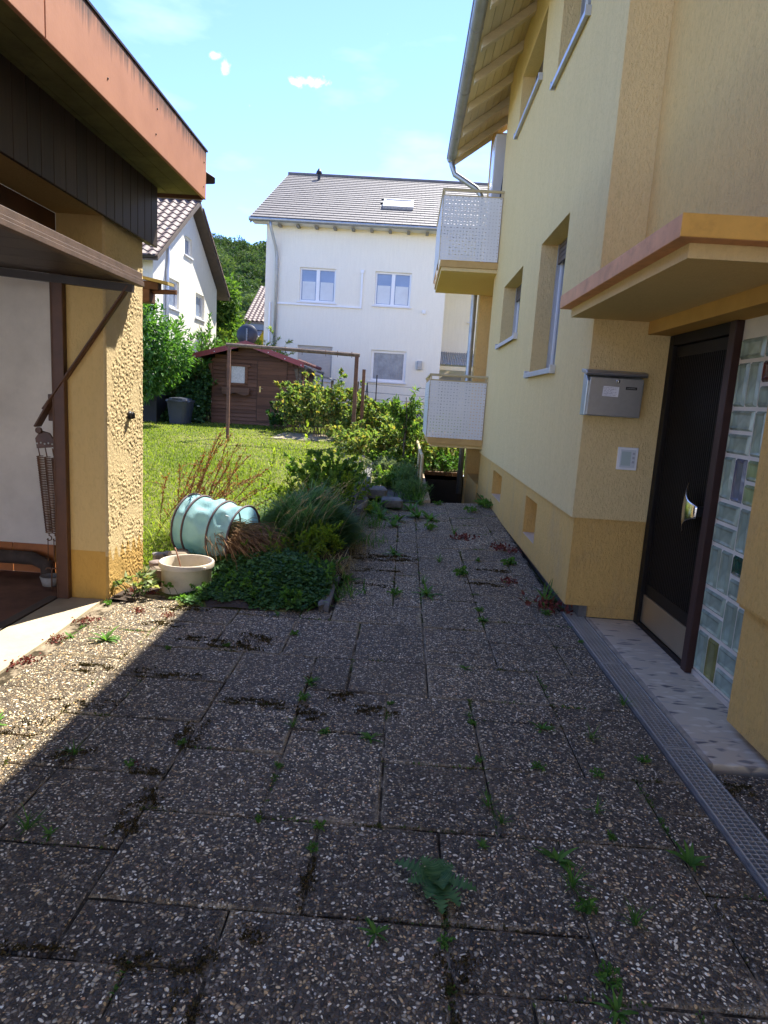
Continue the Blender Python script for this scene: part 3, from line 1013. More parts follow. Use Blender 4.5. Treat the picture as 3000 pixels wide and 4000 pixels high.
# house body behind the visible walls, loggia and gable end
m = MB()
m.box(1.88, 11.2, -2.5, 10.78, -.3, 6.28); m.box(2.4, 11.2, 10.7801, 12.58, -2.6, 6.28); m.box(1.24, 11.2, 12.58, 12.86, -2.6, 6.22)
m.build('inner_wall', YEL_SHADE, yh)
m = MB()
rz = lambda x: 6.335 + .72 * (x - 1.28)
m.prism([(.58, -2.9, rz(.58)), (6.2, -2.9, rz(6.2)), (11.82, -2.9, rz(.58)), (11.82, -2.9, rz(.58) + .14), (6.2, -2.9, rz(6.2) + .16), (.58, -2.9, rz(.58) + .14)], (0, 15.85, 0))
roof = m.build('roof', TILER, yh)
m = MB(); m.prism([(1.9, -2.5, 6.281), (10.6, -2.5, 6.281), (6.2, -2.5, rz(6.2) - .1)], (0, 15.3, 0)); m.build('gable_wall', YEL, yh)
# eaves: tongued soffit boards, rafters, gutter
for k in range(8):
    xa = .62 + k * .112
    m = MB(); m.prism([(xa, -2.8, rz(xa) - .026), (xa + .106, -2.8, rz(xa + .106) - .026), (xa + .106, -2.8, rz(xa + .106) - .004), (xa, -2.8, rz(xa) - .004)], (0, 15.7, 0))
    m.build('soffit_board', CREAMY, yh)
m = MB()
m.prism([(.64, 0, rz(.64) - .15), (1.50, 0, rz(1.5) - .15), (1.50, 0, rz(1.5) - .028), (.64, 0, rz(.64) - .028), (.64, 0, rz(.64) - .09)], (0, .1, 0))
m.v = [(a, b, c - .1 * 0) for a, b, c in m.v]
raf0 = None
for k in range(14):
    y = 12.35 - k * .88
    if raf0 is None:
        mm = MB(); mm.v = [(a, b + y, c) for a, b, c in m.v]; mm.f = m.f; mm.mi = m.mi
        raf0 = mm.build('rafter', CREAM, yh, bevel=.006)
    else:
        c = raf0.copy(); COL.objects.link(c); c.location = (0, y - 12.35, 0)
m = MB(); m.prism([(.60, 12.80, rz(.60) - .13), (6.2, 12.80, rz(6.2) - .13), (6.2, 12.80, rz(6.2) + .02), (.60, 12.80, rz(.6) + .02)], (0, .03, 0))
m.build('verge_board', CREAM, yh)
gxc, gzc, gr = .545, 5.865, .082
m = MB()
prof = [(gxc + gr * math.cos(a), gzc + gr * math.sin(a)) for a in np.linspace(PI, 2 * PI, 13)]
inn = [(gxc + (gr - .004) * math.cos(a), gzc + (gr - .004) * math.sin(a)) for a in np.linspace(2 * PI, PI, 13)]
ring = prof + inn
m.prism([(x, -2.8, z) for x, z in ring], (0, 15.75, 0))
m.prism([(x, 12.951, z) for x, z in prof], (0, .004, 0))
m.tube([(gxc - gr - .004, -2.8, gzc + .004), (gxc - gr - .004, 12.95, gzc + .004)], .009, 6)
g = m.build('gutter', ZINC, yh)
gb0 = None
for k in range(12):
    y = 12.6 - k * .8
    if gb0 is None:
        m = MB(); m.prism([(gxc + (gr + .004) * math.cos(a), y, gzc + (gr + .004) * math.sin(a)) for a in np.linspace(PI, 2 * PI, 11)] + [(gxc + (gr + .0005) * math.cos(a), y, gzc + (gr + .0005) * math.sin(a)) for a in np.linspace(2 * PI, PI, 11)], (0, .028, 0))
        gb0 = m.build('gutter_bracket', ZINC, g)
    else:
        c = gb0.copy(); COL.objects.link(c); c.location = (0, -.8 * k, 0)
m = MB()
m.tube([(gxc, 12.83, gzc - .06), (gxc + .01, 12.82, gzc - .14), (.62, 12.80, 5.56), (1.02, 12.74, 5.32), (1.11, 12.73, 5.22), (1.15, 12.72, 5.06), (1.15, 12.72, 2.0), (1.15, 12.72, -.3)], .052, 12)
m.tube([(gxc, 12.83, gzc - .03), (gxc, 12.83, gzc - .10)], [.075, .056], 12)
dp = m.build('downpipe', ZINC, yh, smooth=True)
m = MB()
for z in (4.4, 2.4, .6): m.tube([(1.15, 12.72, z), (1.15, 12.72, z + .04)], .060, 12)
m.build('pipe_clip', ZINC, dp)


m = MB(); m.box(1.262, 2.399, 10.7802, 12.5798, -2.6, .13); m.build('loggia_base', OCH, yh)


def balcony(zb, zlow, zp0, zp1, zr, ins):
    """projecting balcony: slab with edge band, punched sheets, tubular rails and posts"""
    m = MB(); m.box(.385, 2.39, 10.46, 12.56, zb, zb + .10)
    b = m.build('balcony', plain('ochre_slab_edge', (.52, .33, .12), .8, .12, 5, .2), yh, bevel=.004)
    m = MB(); m.box(.385 + ins, 2.39, 10.46 + ins, 12.55, zlow, zb - .001); m.build('balcony_slab', YSOF, b, bevel=.004)
    m = MB(); m.box(.366, 1.245, 10.440, 10.443, zp0, zp1); m.build('front_sheet', PERF, b)
    m = MB(); m.box(.352, .355, 10.446, 12.55, zp0, zp1); m.build('side_sheet', PERF, b)
    m = MB()
    m.tube([(1.262, 10.455, zr), (.362, 10.455, zr), (.362, 12.56, zr)], .021, 8)
    m.tube([(1.262, 10.455, zp1 + .012), (.37, 10.455, zp1 + .012), (.37, 12.56, zp1 + .012)], .011, 6)
    for x, y in ((.372, 10.458), (.372, 11.3), (.372, 12.12), (1.235, 10.458), (.372, 12.54)): m.box(x - .012, x + .012, y - .012, y + .012, zb + .1, zr)
    m.build('railing', BEIGE, b)
    return b


balcony(3.485, 3.43, 3.585, 4.497, 4.588, .02)
lb = balcony(.785, .735, .885, 1.772, 1.862, .05)
m = MB(); m.box(.356, .362, 10.5, 12.55, .92, 1.75)
m.build('glass_pane', plain('balcony_glass', (.25, .30, .32), .08, .1, spec=.8), lb)
m = MB(); m.box(1.15, 1.62, 11.15, 11.6, 3.6, 5.66)
cab = m.build('balcony_cabinet', plain('laminate_shaded_front', (.55, .53, .50), .3, .05), yh, bevel=.006)
m = MB(); m.box(1.142, 1.149, 11.17, 11.58, 3.62, 5.64); m.build('door', plain('laminate_lit_side', (.72, .73, .76), .2, .03), cab)  # one white cabinet: light painted in as a paler side, greyer front
m = MB(); m.bar((1.27, 11.0, 4.55), (1.335, 11.1, 5.2), .035, .035); m.build('parasol_pole', BLACK, yh)

# entrance door
dm = plain('door_dark_bronze', (.013, .010, .008), .5, .2, 4, .05, spec=.18)
m = MB(); m.box(1.795, 1.87, 4.625, 4.699, -.09, 1.976); m.box(1.795, 1.87, 3.845, 4.624, 1.905, 1.976); m.box(1.80, 1.87, 3.845, 4.624, -.09, -.058)
door = m.build('door', dm, yh, bevel=.004)
m = MB(); m.box(1.838, 1.86, 3.846, 4.624, -.056, 1.904); m.build('door_leaf', dm, door)
m = MB(); m.box(1.822, 1.8375, 3.85, 4.62, .153, .235); m.box(1.822, 1.8375, 3.85, 4.62, 1.83, 1.90); m.box(1.822, 1.8375, 4.585, 4.62, .236, 1.829); m.build('door_rail', dm, door)
m = MB(); m.box(1.822, 1.8377, 3.862, 3.872, .236, 1.829); rib0 = m.build('rib', dm, door)
for k in range(1, 28):
    c = rib0.copy(); COL.objects.link(c); c.location = (0, .0257 * k, 0)
m = MB(); m.box(1.816, 1.8378, 3.85, 4.62, -.055, .150); m.build('kick_plate', plain('brass_toned_steel', (.42, .35, .24), .34, .08, 3, .05, metal=.75), door, bevel=.003)
m = MB(); m.box(1.79, 1.87, 3.772, 3.842, -.10, 1.976); m.build('door_post', plain('oxblood_paint', (.045, .018, .013), .55, .15, 5, .05), door, bevel=.004)
# bow-shaped pull handle: a curved steel sheet, pointed above and below, wide in the middle
ns, nw = 28, 8
hv = []; hf = []
for i in range(ns + 1):
    s = -1 + 2 * i / ns
    wd = .195 if abs(s) < .26 else .195 * (1 - (min(1, (abs(s) - .26) / .74)) ** .55) + .004
    for j in range(nw + 1):
        tt = j / nw
        hv.append((1.80 - .050 * math.sin(PI * (0.12 + .75 * (1 - tt * wd / .195))) - .02 * (1 - s * s), 4.055 - wd * tt, .878 + s * .158))
for i in range(ns):
    for j in range(nw):
        a = i * (nw + 1) + j; hf.append((a, a + 1, a + nw + 2, a + nw + 1))
hm = MB(); hm.v = hv; hm.f = hf; hm.mi = [0] * len(hf)
h = hm.build('handle', plain('polished_steel', (.72, .70, .66), .16, .04, 4, 0, metal=1.0), door, smooth=True)
md = h.modifiers.new('solid', 'SOLIDIFY'); md.thickness = .004
m = MB(); m.box(1.775, 1.821, 3.88, 3.90, .85, .91); m.build('handle_bracket', BLACK, door)

# glass block wall beside the door: basket pattern of 12 x 25 cm blocks in pale mortar
m = MB(); m.box(1.836, 1.87, 3.06, 3.771, -.056, 1.976)
gw = m.build('glass_block_window', MORT, yh)
P_ = .2575
gm = {}


def gblock(w, h, mat):
    key = (w, h, mat.name)
    if key not in gm:
        b = MB(); e = .012
        b.add([(0, -w / 2, -h / 2), (0, w / 2, -h / 2), (0, w / 2, h / 2), (0, -w / 2, h / 2), (-.014, -w / 2 + e, -h / 2 + e), (-.014, w / 2 - e, -h / 2 + e), (-.014, w / 2 - e, h / 2 - e), (-.014, -w / 2 + e, h / 2 - e),
               (-.008, -w / 2 + 2 * e, -h / 2 + 2 * e), (-.008, w / 2 - 2 * e, -h / 2 + 2 * e), (-.008, w / 2 - 2 * e, h / 2 - 2 * e), (-.008, -w / 2 + 2 * e, h / 2 - 2 * e)],
              [(0, 4, 5, 1), (1, 5, 6, 2), (2, 6, 7, 3), (3, 7, 4, 0), (4, 8, 9, 5), (5, 9, 10, 6), (6, 10, 11, 7), (7, 11, 8, 4), (8, 11, 10, 9)])
        me = bpy.data.meshes.new('glass_block'); me.from_pydata(b.v, [], b.f); me.materials.append(mat); me.update(); gm[key] = me
    return gm[key]


special = {(0, 0, 1): GBO, (1, 2, 1): GBG, (0, 4, 1): GBP, (1, 4, 0): GBY, (1, 4, 1): GBY, (1, 6, 1): GBR}
for c in range(3):
    for k in range(8):
        y1 = 3.765 - c * P_; z0 = -.052 + k * P_
        if z0 > 1.95: continue
        vert = (k + c) % 2 == 0
        zt = min(z0 + P_, 1.97)
        for q in range(2):
            mt = special.get((c, k, q), GB)
            if vert:
                w, hh = P_ / 2 - .020, zt - z0 - .022
                yc, zc = y1 - P_ / 4 - q * P_ / 2, (z0 + zt) / 2
            else:
                w, hh = P_ - .022, P_ / 2 - .020
                yc, zc = y1 - P_ / 2, z0 + P_ / 4 + q * P_ / 2
                if zc + hh / 2 > 1.975: continue
            if yc - w / 2 < 3.06: continue
            o = bpy.data.objects.new('glass_block', gblock(round(w, 4), round(hh, 4), mt)); COL.objects.link(o); o.parent = gw
            o.location = Vector((1.8355, yc, zc)) - ORG[gw.name]
for k in range(5):
    y1 = 3.768 - k * .15
    m = MB(); m.box(1.826, 1.84, y1 - .146, y1, -.108, -.058); m.build('skirting_tile', plain('beige_tile', (.55, .47, .38), .35, .06), yh, bevel=.002)
m = MB(); m.box(1.475, 1.86, 2.72, 4.718, -.16, -.088); m.build('door_step', TERZ, yh, bevel=.006)
m = MB(); m.box(1.452, 1.474, 2.72, 4.718, -.17, -.086); m.build('threshold_strip', plain('worn_mortar_edge', (.38, .31, .22), .9, .3, 9, .5, 50, grime=.5), yh)

# letter box, bell panel
mb = thing('letter_box', 'brushed steel letter box with white handwritten label beside the entrance door', 'letter box', (1.42, 4.70, 1.40))
m = MB(); m.prism([(1.232, 4.699, 1.404), (1.232, 4.600, 1.404), (1.232, 4.588, 1.64), (1.232, 4.63, 1.675), (1.232, 4.699, 1.69)], (.386, 0, 0)); m.build('body', plain('letter_box_side_steel', (.48, .53, .56), .35, .04, 20, .03, metal=.6), mb, bevel=.004)
m = MB(); m.prism([(1.250, 4.5995, 1.408), (1.250, 4.591, 1.409), (1.250, 4.580, 1.664), (1.250, 4.5885, 1.664)], (.362, 0, 0)); fl = m.build('flap', STEELG, mb, bevel=.002)
m = MB(); m.prism([(1.214, 4.699, 1.722), (1.214, 4.61, 1.716), (1.214, 4.562, 1.704), (1.214, 4.556, 1.690), (1.214, 4.566, 1.676), (1.214, 4.60, 1.682), (1.214, 4.699, 1.70)], (.416, 0, 0)); m.build('lid', STEELG, mb, bevel=.004)
m = MB(); m.lathe([(.013, 0), (.013, .006), (.009, .009), (0, .009)], (1.437, 4.5815, 1.643), 16, (0, -1, 0)); m.box(1.4355, 1.4385, 4.569, 4.573, 1.637, 1.649); m.build('lock', plain('chrome', (.6, .6, .6), .2, .05, metal=1), mb, smooth=False)
slope = lambda z: 4.591 - (z - 1.409) * (.011 / .255)
m = MB(); m.add([(1.341, slope(1.541) - .0012, 1.541), (1.450, slope(1.541) - .0012, 1.538), (1.452, slope(1.607) - .0012, 1.606), (1.344, slope(1.607) - .0012, 1.608)], [(0, 1, 2, 3)]); pl = m.build('paper_label', plain('white_paper', (.78, .77, .80), .8, .03), mb)
m = MB(); r2 = random.Random(3)
for row in range(6):
    x = 1.349; z = 1.5995 - row * .0102
    while x < 1.44 - (.02 if row in (2,) else 0) - (row % 3) * .004:
        w = r2.uniform(.002, .006); hh = r2.uniform(.0022, .0046)
        m.add([(x, slope(z) - .0018, z - hh / 2), (x + w, slope(z) - .0018, z - hh / 2 + r2.uniform(-.001, .001)), (x + w, slope(z) - .0018, z - hh / 2 + .0013), (x, slope(z) - .0018, z - hh / 2 + .0013)], [(0, 1, 2, 3)])
        if r2.random() < .6: m.add([(x, slope(z) - .0018, z - hh / 2), (x + .0012, slope(z) - .0018, z - hh / 2), (x + .0022, slope(z) - .0018, z + hh / 2), (x + .001, slope(z) - .0018, z + hh / 2)], [(0, 1, 2, 3)])
        x += w + (r2.uniform(.0005, .002) if r2.random() < .8 else .006)
m.build('handwriting', plain('ink', (.03, .03, .07), .7, .1), pl)
m = MB(); m.box(1.496, 1.572, slope(1.6) - .004, slope(1.6) + .002, 1.591, 1.610); npl = m.build('name_plate', plain('black_plastic', (.015, .015, .016), .35, .1), mb, bevel=.001)
m = MB()
x = 1.505
while x < 1.56:
    m.box(x, x + .003, slope(1.6) - .0046, slope(1.6) - .0041, 1.598, 1.598 + r2.uniform(.003, .006)); x += r2.uniform(.004, .007)
m.build('lettering', plain('grey_print', (.45, .45, .45), .6, .05), npl)
bp = thing('bell_panel', 'white bell panel with name window and three buttons below the letter box', 'door bell', (1.60, 4.70, 1.03))
m = MB(); m.box(1.530, 1.672, 4.684, 4.6995, 1.035, 1.195); m.build('frame', PVC, bp, bevel=.003)
m = MB(); m.box(1.548, 1.655, 4.680, 4.6838, 1.052, 1.178); m.build('inner_frame', plain('light_grey_plastic', (.60, .62, .62), .35, .03), bp, bevel=.001)
m = MB(); m.box(1.556, 1.622, 4.677, 4.6798, 1.066, 1.166); m.build('name_window', plain('pale_green_glass', (.46, .54, .50), .1, .04, spec=.7), bp)
for k in range(3):
    m = MB(); m.box(1.632, 1.648, 4.676, 4.6798, 1.085 + k * .03, 1.100 + k * .03); m.build('button', plain('button_grey', (.40, .41, .42), .4, .03), bp, bevel=.002)

# ------------------------------------------------------------------ garage on the left
ga = thing('garage', 'ochre rendered garage with open brown up-and-over door and salmon fascia', 'garage', (-2.01, 4.4, -.1))
GW = stucco('garage_reveal_render', (.68, .49, .22), .3, 40, .05)
GOCH = stucco('garage_base_render', (.62, .36, .09), .3, 40, .05)
GROUGH = stucco('rough_cast_render', (.68, .52, .28), .35, 90, .05)
# smooth reveal wall (faces the camera)
m = MB(); m.box(-2.33, -2.030, 4.377, 4.94, .254, 2.80); m.build('wall', GW, ga)
m = MB(); m.box(-2.33, -2.030, 4.377, 4.94, -.12, .253); m.build('wall_base', GOCH, ga)
# rough-cast outer face with real relief
ny, nz = 110, 470
vv = []; ff = []
for j in range(nz + 1):
    for i in range(ny + 1):
        y = 4.377 + .615 * i / ny; z = -.12 + 2.62 * j / nz
        p = Vector((y * 74, z * 54, 3.3))
        d = mnoise.noise(p + Vector((mnoise.noise(p * .8) * 1.2, 0, 0)))
        d2 = mnoise.noise(Vector((y * 95, z * 80, 9)))
        flat = smooth(-.25, .15, mnoise.noise(Vector((y * 6, z * 5, 1.7))) + .12)
        h = .006 + (.0042 * smooth(-.10, .20, d) + .0020 * d2) * (.25 + .75 * flat)
        if i == 0: h = -.0115
        if i == ny: h = .003
        vv.append((-2.03 + h + .012, y, z))
for j in range(nz):
    for i in range(ny):
        a = j * (ny + 1) + i; ff.append((a, a + 1, a + ny + 2, a + ny + 1))
m_base = []
rc = fast_mesh('rough_cast', np.array(vv), np.array(ff), [GROUGH, stucco('rough_cast_ochre', (.54, .34, .11), .35, 90, .05)], ga, smooth=False)
rc.data.polygons.foreach_set('material_index', [1 if (-.12 + 2.62 * (i // ny) / nz) < .22 + .05 * math.sin((i % ny) * .35) else 0 for i in range(len(ff))])
m = MB(); m.box(-2.329, -2.0301, 4.94, 4.992, -.12, 2.80); m.build('wall_end', GROUGH, ga)
# interior
WHT = plain('whitewashed_wall', (.76, .71, .66), .9, .1, 3, .3, 30, grime=.08)
m = MB(); m.box(-7.2, -2.331, 4.9315, 4.99, .10, 2.79); m.box(-7.3, -7.2, -3, 4.99, -.1, 2.79); m.build('inner_wall', WHT, ga)
TIL = plain('orange_glazed_tile', (.42, .15, .045), .45, .2, 4, .1, 30, grime=.3)
for k in range(14):
    x1 = -2.345 - k * .34
    m = MB(); m.box(x1 - .335, x1, 4.916, 4.931, -.095, .135); m.build('skirting_tile', TIL, ga, bevel=.003)
m = MB(); m.tube([(-7.0, 4.84, .05), (-2.82, 4.84, .04), (-2.70, 4.82, .0), (-2.66, 4.78, -.09)], .052, 10); m.build('drain_pipe', plain('dusty_cast_pipe', (.075, .055, .045), .8, .35, 8, .3, grime=.4), ga, smooth=True)
m = MB(); m.box(-7.3, -2.40, -3, 4.93, -.16, -.098); m.build('floor', plain('red_brown_screed', (.20, .10, .065), .8, .3, 3, .3, 40, grime=.45), ga)
m = MB(); m.box(-2.43, -2.36, -1, 4.36, -.13, -.088); m.build('door_track', DKMET, ga, bevel=.004)
# lintel and beam over the opening
m = MB(); m.box(-2.33, -1.975, -3, 4.3765, 2.475, 2.86); m.build('lintel', GW, ga)
m = MB(); m.box(-2.40, -2.331, -3, 4.376, 2.28, 2.474); m.box(-2.44, -2.401, -3, 4.375, 2.20, 2.27); m.build('door_header', BROWN, ga, bevel=.006)
m = MB(); m.box(-2.345, -2.272, 4.325, 4.3755, -.12, 2.27); m.box(-2.36, -2.346, 4.33, 4.40, -.12, 2.19); m.build('door_jamb', BROWN, ga, bevel=.005)
# soffit and dark cladding boards under the fascia
for k in range(30):
    y1 = 5.12 - k * .122
    m = MB(); m.box(-1.972, -1.95, y1 - .1195, y1, 2.445, 2.905); m.build('cladding_board', DARKWOOD, ga, bevel=.004)
m = MB(); m.box(-2.02, -1.973, 4.99, 5.115, 2.46, 2.9); m.build('cladding_end', DARKWOOD, ga)
OLV = plain('olive_soffit_paint', (.14, .125, .045), .8, .25, 5, .2, grime=.4)
for k in range(3):
    x1 = -1.655 - k * .13
    m = MB(); m.box(x1 - .126, x1, -3, 5.24, 2.868, 2.886); m.build('soffit_board', OLV, ga)
m = MB(); m.box(-7.6, -2.045, 4.995, 5.24, 2.868, 2.886); m.build('end_soffit', OLV, ga)
m = MB(); m.box(-7.6, -1.66, -3, 5.25, 2.887, 3.12); m.build('roof_deck', plain('roof_felt', (.05, .045, .04), .95, .2, 4, .4), ga)
for (y0, y1) in ((3.015, 5.26), (.7, 3.009), (-3, .694)):
    m = MB(); o = m.box(-1.652, -1.63, y0, y1, 2.842, 3.185)
    f = m.build('fascia_board', FASC, ga, bevel=.004)
m = MB(); m.box(-7.6, -1.653, 5.252, 5.272, 2.842, 3.16); m.build('fascia_board', BROWN, ga, bevel=.004)
m = MB(); m.box(-1.70, -1.624, -3, 5.28, 3.187, 3.199); m.build('drip_edge', DKMET, ga)
m = MB()
for y, z in ((5.2, 2.92), (5.2, 3.09), (4.25, 2.93), (4.27, 3.08), (3.6, 2.95), (2.9, 3.08), (2.86, 2.92)): m.lathe([(.006, 0), (.004, .004), (0, .005)], (-1.63, y, z), 8, (1, 0, 0))
m.build('nail_head', BLACK, ga)
m = MB()
m.prism([(-1.70, 5.273, 3.09), (-1.60, 5.40, 3.05), (-1.60, 5.40, 3.00), (-1.68, 5.35, 2.98), (-1.70, 5.273, 3.0)], (-.06, 0, 0)); m.build('gutter_end', DKMET, ga, bevel=.006)
# switch on the outer face
m = MB(); m.lathe([(.032, 0), (.032, .014), (.026, .02), (.026, .032), (.020, .036), (0, .036)], (-2.012, 4.735, 1.195), 16, (1, 0, 0)); m.box(-1.978, -1.966, 4.731, 4.739, 1.175, 1.215)
m.build('rotary_switch', plain('black_bakelite', (.02, .02, .022), .3, .2, 6, 0), ga, bevel=.002)
# up-and-over door swung up under the lintel
gd = None
DBROWN = plain('worn_door_paint', (.115, .070, .048), .6, .25, 8, .25, 50, grime=.35)
m = MB()
m.box(-1.79, -1.745, 1.7, 4.36, 2.045, 2.075); m.box(-1.80, -1.752, 1.7, 4.362, 2.0751, 2.095); m.box(-1.795, -1.760, 1.7, 4.36, 2.0951, 2.132)
gd = m.build('garage_door', DBROWN, ga, bevel=.003)
for k in range(9):
    y1 = 4.35 - k * .29
    m = MB(); m.prism([(-1.80, y1, 2.06), (-4.0, y1, 2.20), (-4.0, y1, 2.225), (-1.80, y1, 2.085)], (0, -.286, 0)); m.build('door_board', DARKWOOD, gd)
m = MB(); m.bar((-1.81, 4.335, 2.03), (-4.0, 4.335, 2.17), .04, .05); m.build('frame_bar', DKMET, gd)
m = MB(); m.bar((-1.84, 4.345, 2.045), (-2.42, 4.345, 1.22), .012, .062, (0, 1, 0)); m.bar((-1.84, 4.335, 2.045), (-2.42, 4.335, 1.22), .02, .014, (0, 1, 0))
m.v = m.v[:8] + m.v[8:]
m.build('arm', BROWN, gd, bevel=.003)
m = MB()
m.bar((-2.38, 4.36, 1.27), (-2.48, 4.36, 1.10), .012, .085, (0, 1, 0)); m.box(-2.42, -2.35, 4.39, 4.41, 1.14, 1.32)
m.prism([(-2.50, 4.362, 1.02), (-2.46, 4.362, 1.075), (-2.40, 4.362, 1.06), (-2.36, 4.362, 1.0), (-2.372, 4.362, .965), (-2.49, 4.362, .95)], (0, .014, 0))
m.lathe([(.022, 0), (.022, .02), (0, .022)], (-2.465, 4.36, 1.075), 12, (0, -1, 0))
m.build('bracket', plain('oiled_brown_steel', (.10, .048, .028), .4, .3, 8, .2), gd, bevel=.003)
m = MB()
for k in range(5): m.lathe([(.006, 0), (.006, .004), (0, .006)], (-2.485 + .026 * k, 4.361, .985 + (0.006 if k % 2 else 0)), 8, (0, -1, 0))
m.build('rivet', plain('bare_steel', (.5, .5, .5), .35, .05, metal=1), gd)
for k in range(3):
    xt, xb = -2.475 + k * .050, -2.425 + k * .042
    zt, zb = .90 - .004 * k, .365 + .0 * k
    pts = []
    N = 46
    for i in range(N * 8 + 1):
        s = i / (N * 8); a = i * 2 * PI / 8
        pts.append((xt + (xb - xt) * s + .020 * math.cos(a), 4.372 + .020 * math.sin(a), zt + (zb - zt) * s))
    m = MB(); m.tube(pts, .0042, 4)
    sp = m.build('spring', RUST, gd, smooth=True)
    m = MB()
    m.tube([(xt, 4.372, zt), (xt - .006, 4.372, zt + .03), (xt - .012, 4.372, zt + .065)], .004, 5)
    m.tube([(xb, 4.372, zb)] + [(xb + .018 * math.sin(a) * 1.0, 4.372, zb - .02 - .018 * (1 - math.cos(a))) for a in np.linspace(0, PI * 1.35, 8)], .004, 5)
    xx = xb - .01
    m.tube([(xx, 4.374, zb - .04), (xx - .002, 4.374, .16)], .0035, 5)
    m.tube([(xx + .022 * math.cos(a), 4.374, .09 + .022 * math.sin(a)) for a in np.linspace(PI * .95, -.3, 8)] + [(xx + .018, 4.374, -.06)], .005, 5)
    m.build('spring_hook', RUST, gd, smooth=True)
m = MB(); m.lathe([(.055, 0), (.075, .07), (.07, .072), (.05, .01), (0, .012)], (-2.56, 4.62, -.095), 18); 
pot = m.build('flower_pot', plain('dirty_white_pot', (.38, .36, .33), .6, .2, 6, .1, grime=.5), None, loc=(-2.56, 4.62, -.095), smooth=True)
tag(pot, 'small dirty white pot on the garage floor below the springs', 'pot')
# concrete apron outside the garage door
m = MB()
ap = [(-2.345, -1, -.098), (-2.345, 4.365, -.094), (-2.045, 4.365, -.094)] + [(-2.045 + .035 * math.sin(i * .9) - .012 * i / 9, 4.2 - i * .55, -.096) for i in range(10)]
m.prism([(x, y, z - .05) for x, y, z in ap], (0, 0, .054))
tag(m.build('concrete_apron', plain('pale_apron_concrete', (.43, .36, .24), .9, .14, 3, .3, 60, grime=.2), kind='structure'), 'pale concrete strip in front of the garage door', 'apron')

# timber sticking out behind the garage
lt = thing('timber_store', 'brown timber shelf with yellow plank and pole jutting out behind the garage corner', 'timber shelf', (-2.15, 5.4, 2.0))
YP = wood('weathered_yellow_plank', (.42, .33, .12), 'x', .7, .8, .3, .2)
BRW = wood('brown_stained_beam', (.11, .05, .025), 'x', .6, .6, .3, .2)
m = MB(); m.prism([(-2.9, 5.20, 2.37), (-1.90, 5.20, 2.195), (-1.90, 5.34, 2.20), (-2.9, 5.34, 2.375)], (0, 0, .022)); m.build('plank', YP, lt)
m = MB(); m.box(-2.9, -1.995, 5.25, 5.33, 2.16, 2.225); m.build('beam', BRW, lt, bevel=.004)
m = MB(); m.box(-2.9, -2.05, 5.22, 5.34, 2.06, 2.158); m.box(-2.40, -2.30, 5.22, 5.34, -.08, 2.059); m.build('beam', BRW, lt, bevel=.004)
m = MB(); m.tube([(-2.6, 5.29, 2.13), (-1.862, 5.29, 2.155)], .019, 10); m.build('pole', BRW, lt)


# ------------------------------------------------------------------ window helper for far houses
def far_window(parent, mapf, u0, u1, v0, v1, lights=2, blind=0.0, curtain=None, frame=.06, shutter=False):
    """frame, panes and sill set into an opening of depth .16; mapf(u, v, w) with w into the wall"""
    def bx(m, a, b, c, d, w0, w1):
        ps = [mapf(x, y, w) for w in (w0, w1) for x, y in ((a, c), (b, c), (b, d), (a, d))]
        m.add(ps, [(0, 1, 2, 3), (7, 6, 5, 4), (0, 4, 5, 1), (1, 5, 6, 2), (2, 6, 7, 3), (3, 7, 4, 0)])
    if shutter:
        m = MB(); n = int((v1 - v0) / .05)
        for i in range(n): bx(m, u0 + .002, u1 - .002, v0 + (v1 - v0) * i / n + .002, v0 + (v1 - v0) * (i + 1) / n - .004, .07 + .0, .085)
        w = m.build('window', plain('beige_roller_shutter', (.55, .51, .45), .5, .05), parent)
    else:
        m = MB()
        bx(m, u0 + .001, u0 + frame, v0 + .001, v1 - .001, .08, .14); bx(m, u1 - frame, u1 - .001, v0 + .001, v1 - .001, .08, .14)
        bx(m, u0 + frame, u1 - frame, v0 + .001, v0 + frame, .08, .14); bx(m, u0 + frame, u1 - frame, v1 - frame, v1 - .001, .08, .14)
        for i in range(1, lights):
            uc = u0 + (u1 - u0) * i / lights; bx(m, uc - frame, uc + frame, v0 + frame, v1 - frame, .078, .138)
        w = m.build('window', PVC, parent)
        for i in range(lights):
            a = u0 + (u1 - u0) * i / lights + frame; b = u0 + (u1 - u0) * (i + 1) / lights - frame
            m = MB(); bx(m, a, b, v0 + frame, v1 - frame, .115, .12); m.build('pane', plain('sky_reflecting_glass', (.20, .24, .32), .05, .15, 1.5, 0, spec=1.0), w)
            if blind:
                m = MB(); bx(m, a + .03, b - .03, v0 + frame + .02, v0 + frame + (v1 - v0 - 2 * frame) * blind, .108, .112); m.build('blind', plain('white_pleated_blind', (.62, .66, .68), .6, .05), w)
            if curtain:
                m = MB(); nf = 26
                pts = [(a + (b - a) * k / nf, .104 + .008 * (k % 2)) for k in range(nf + 1)]
                for (p, q), (r, s) in zip(pts, pts[1:]):
                    m.add([mapf(p, v0 + frame, q), mapf(r, v0 + frame, s), mapf(r, v1 - frame, s), mapf(p, v1 - frame, q)], [(0, 1, 2, 3)])
                m.build('curtain', curtain, w)
    m = MB(); bx(m, u0 - .06, u1 + .06, v0 - .05, v0 - .002, -.05, .15); m.build('sill', plain('white_sill', (.72, .72, .72), .4, .04), w)
    return w


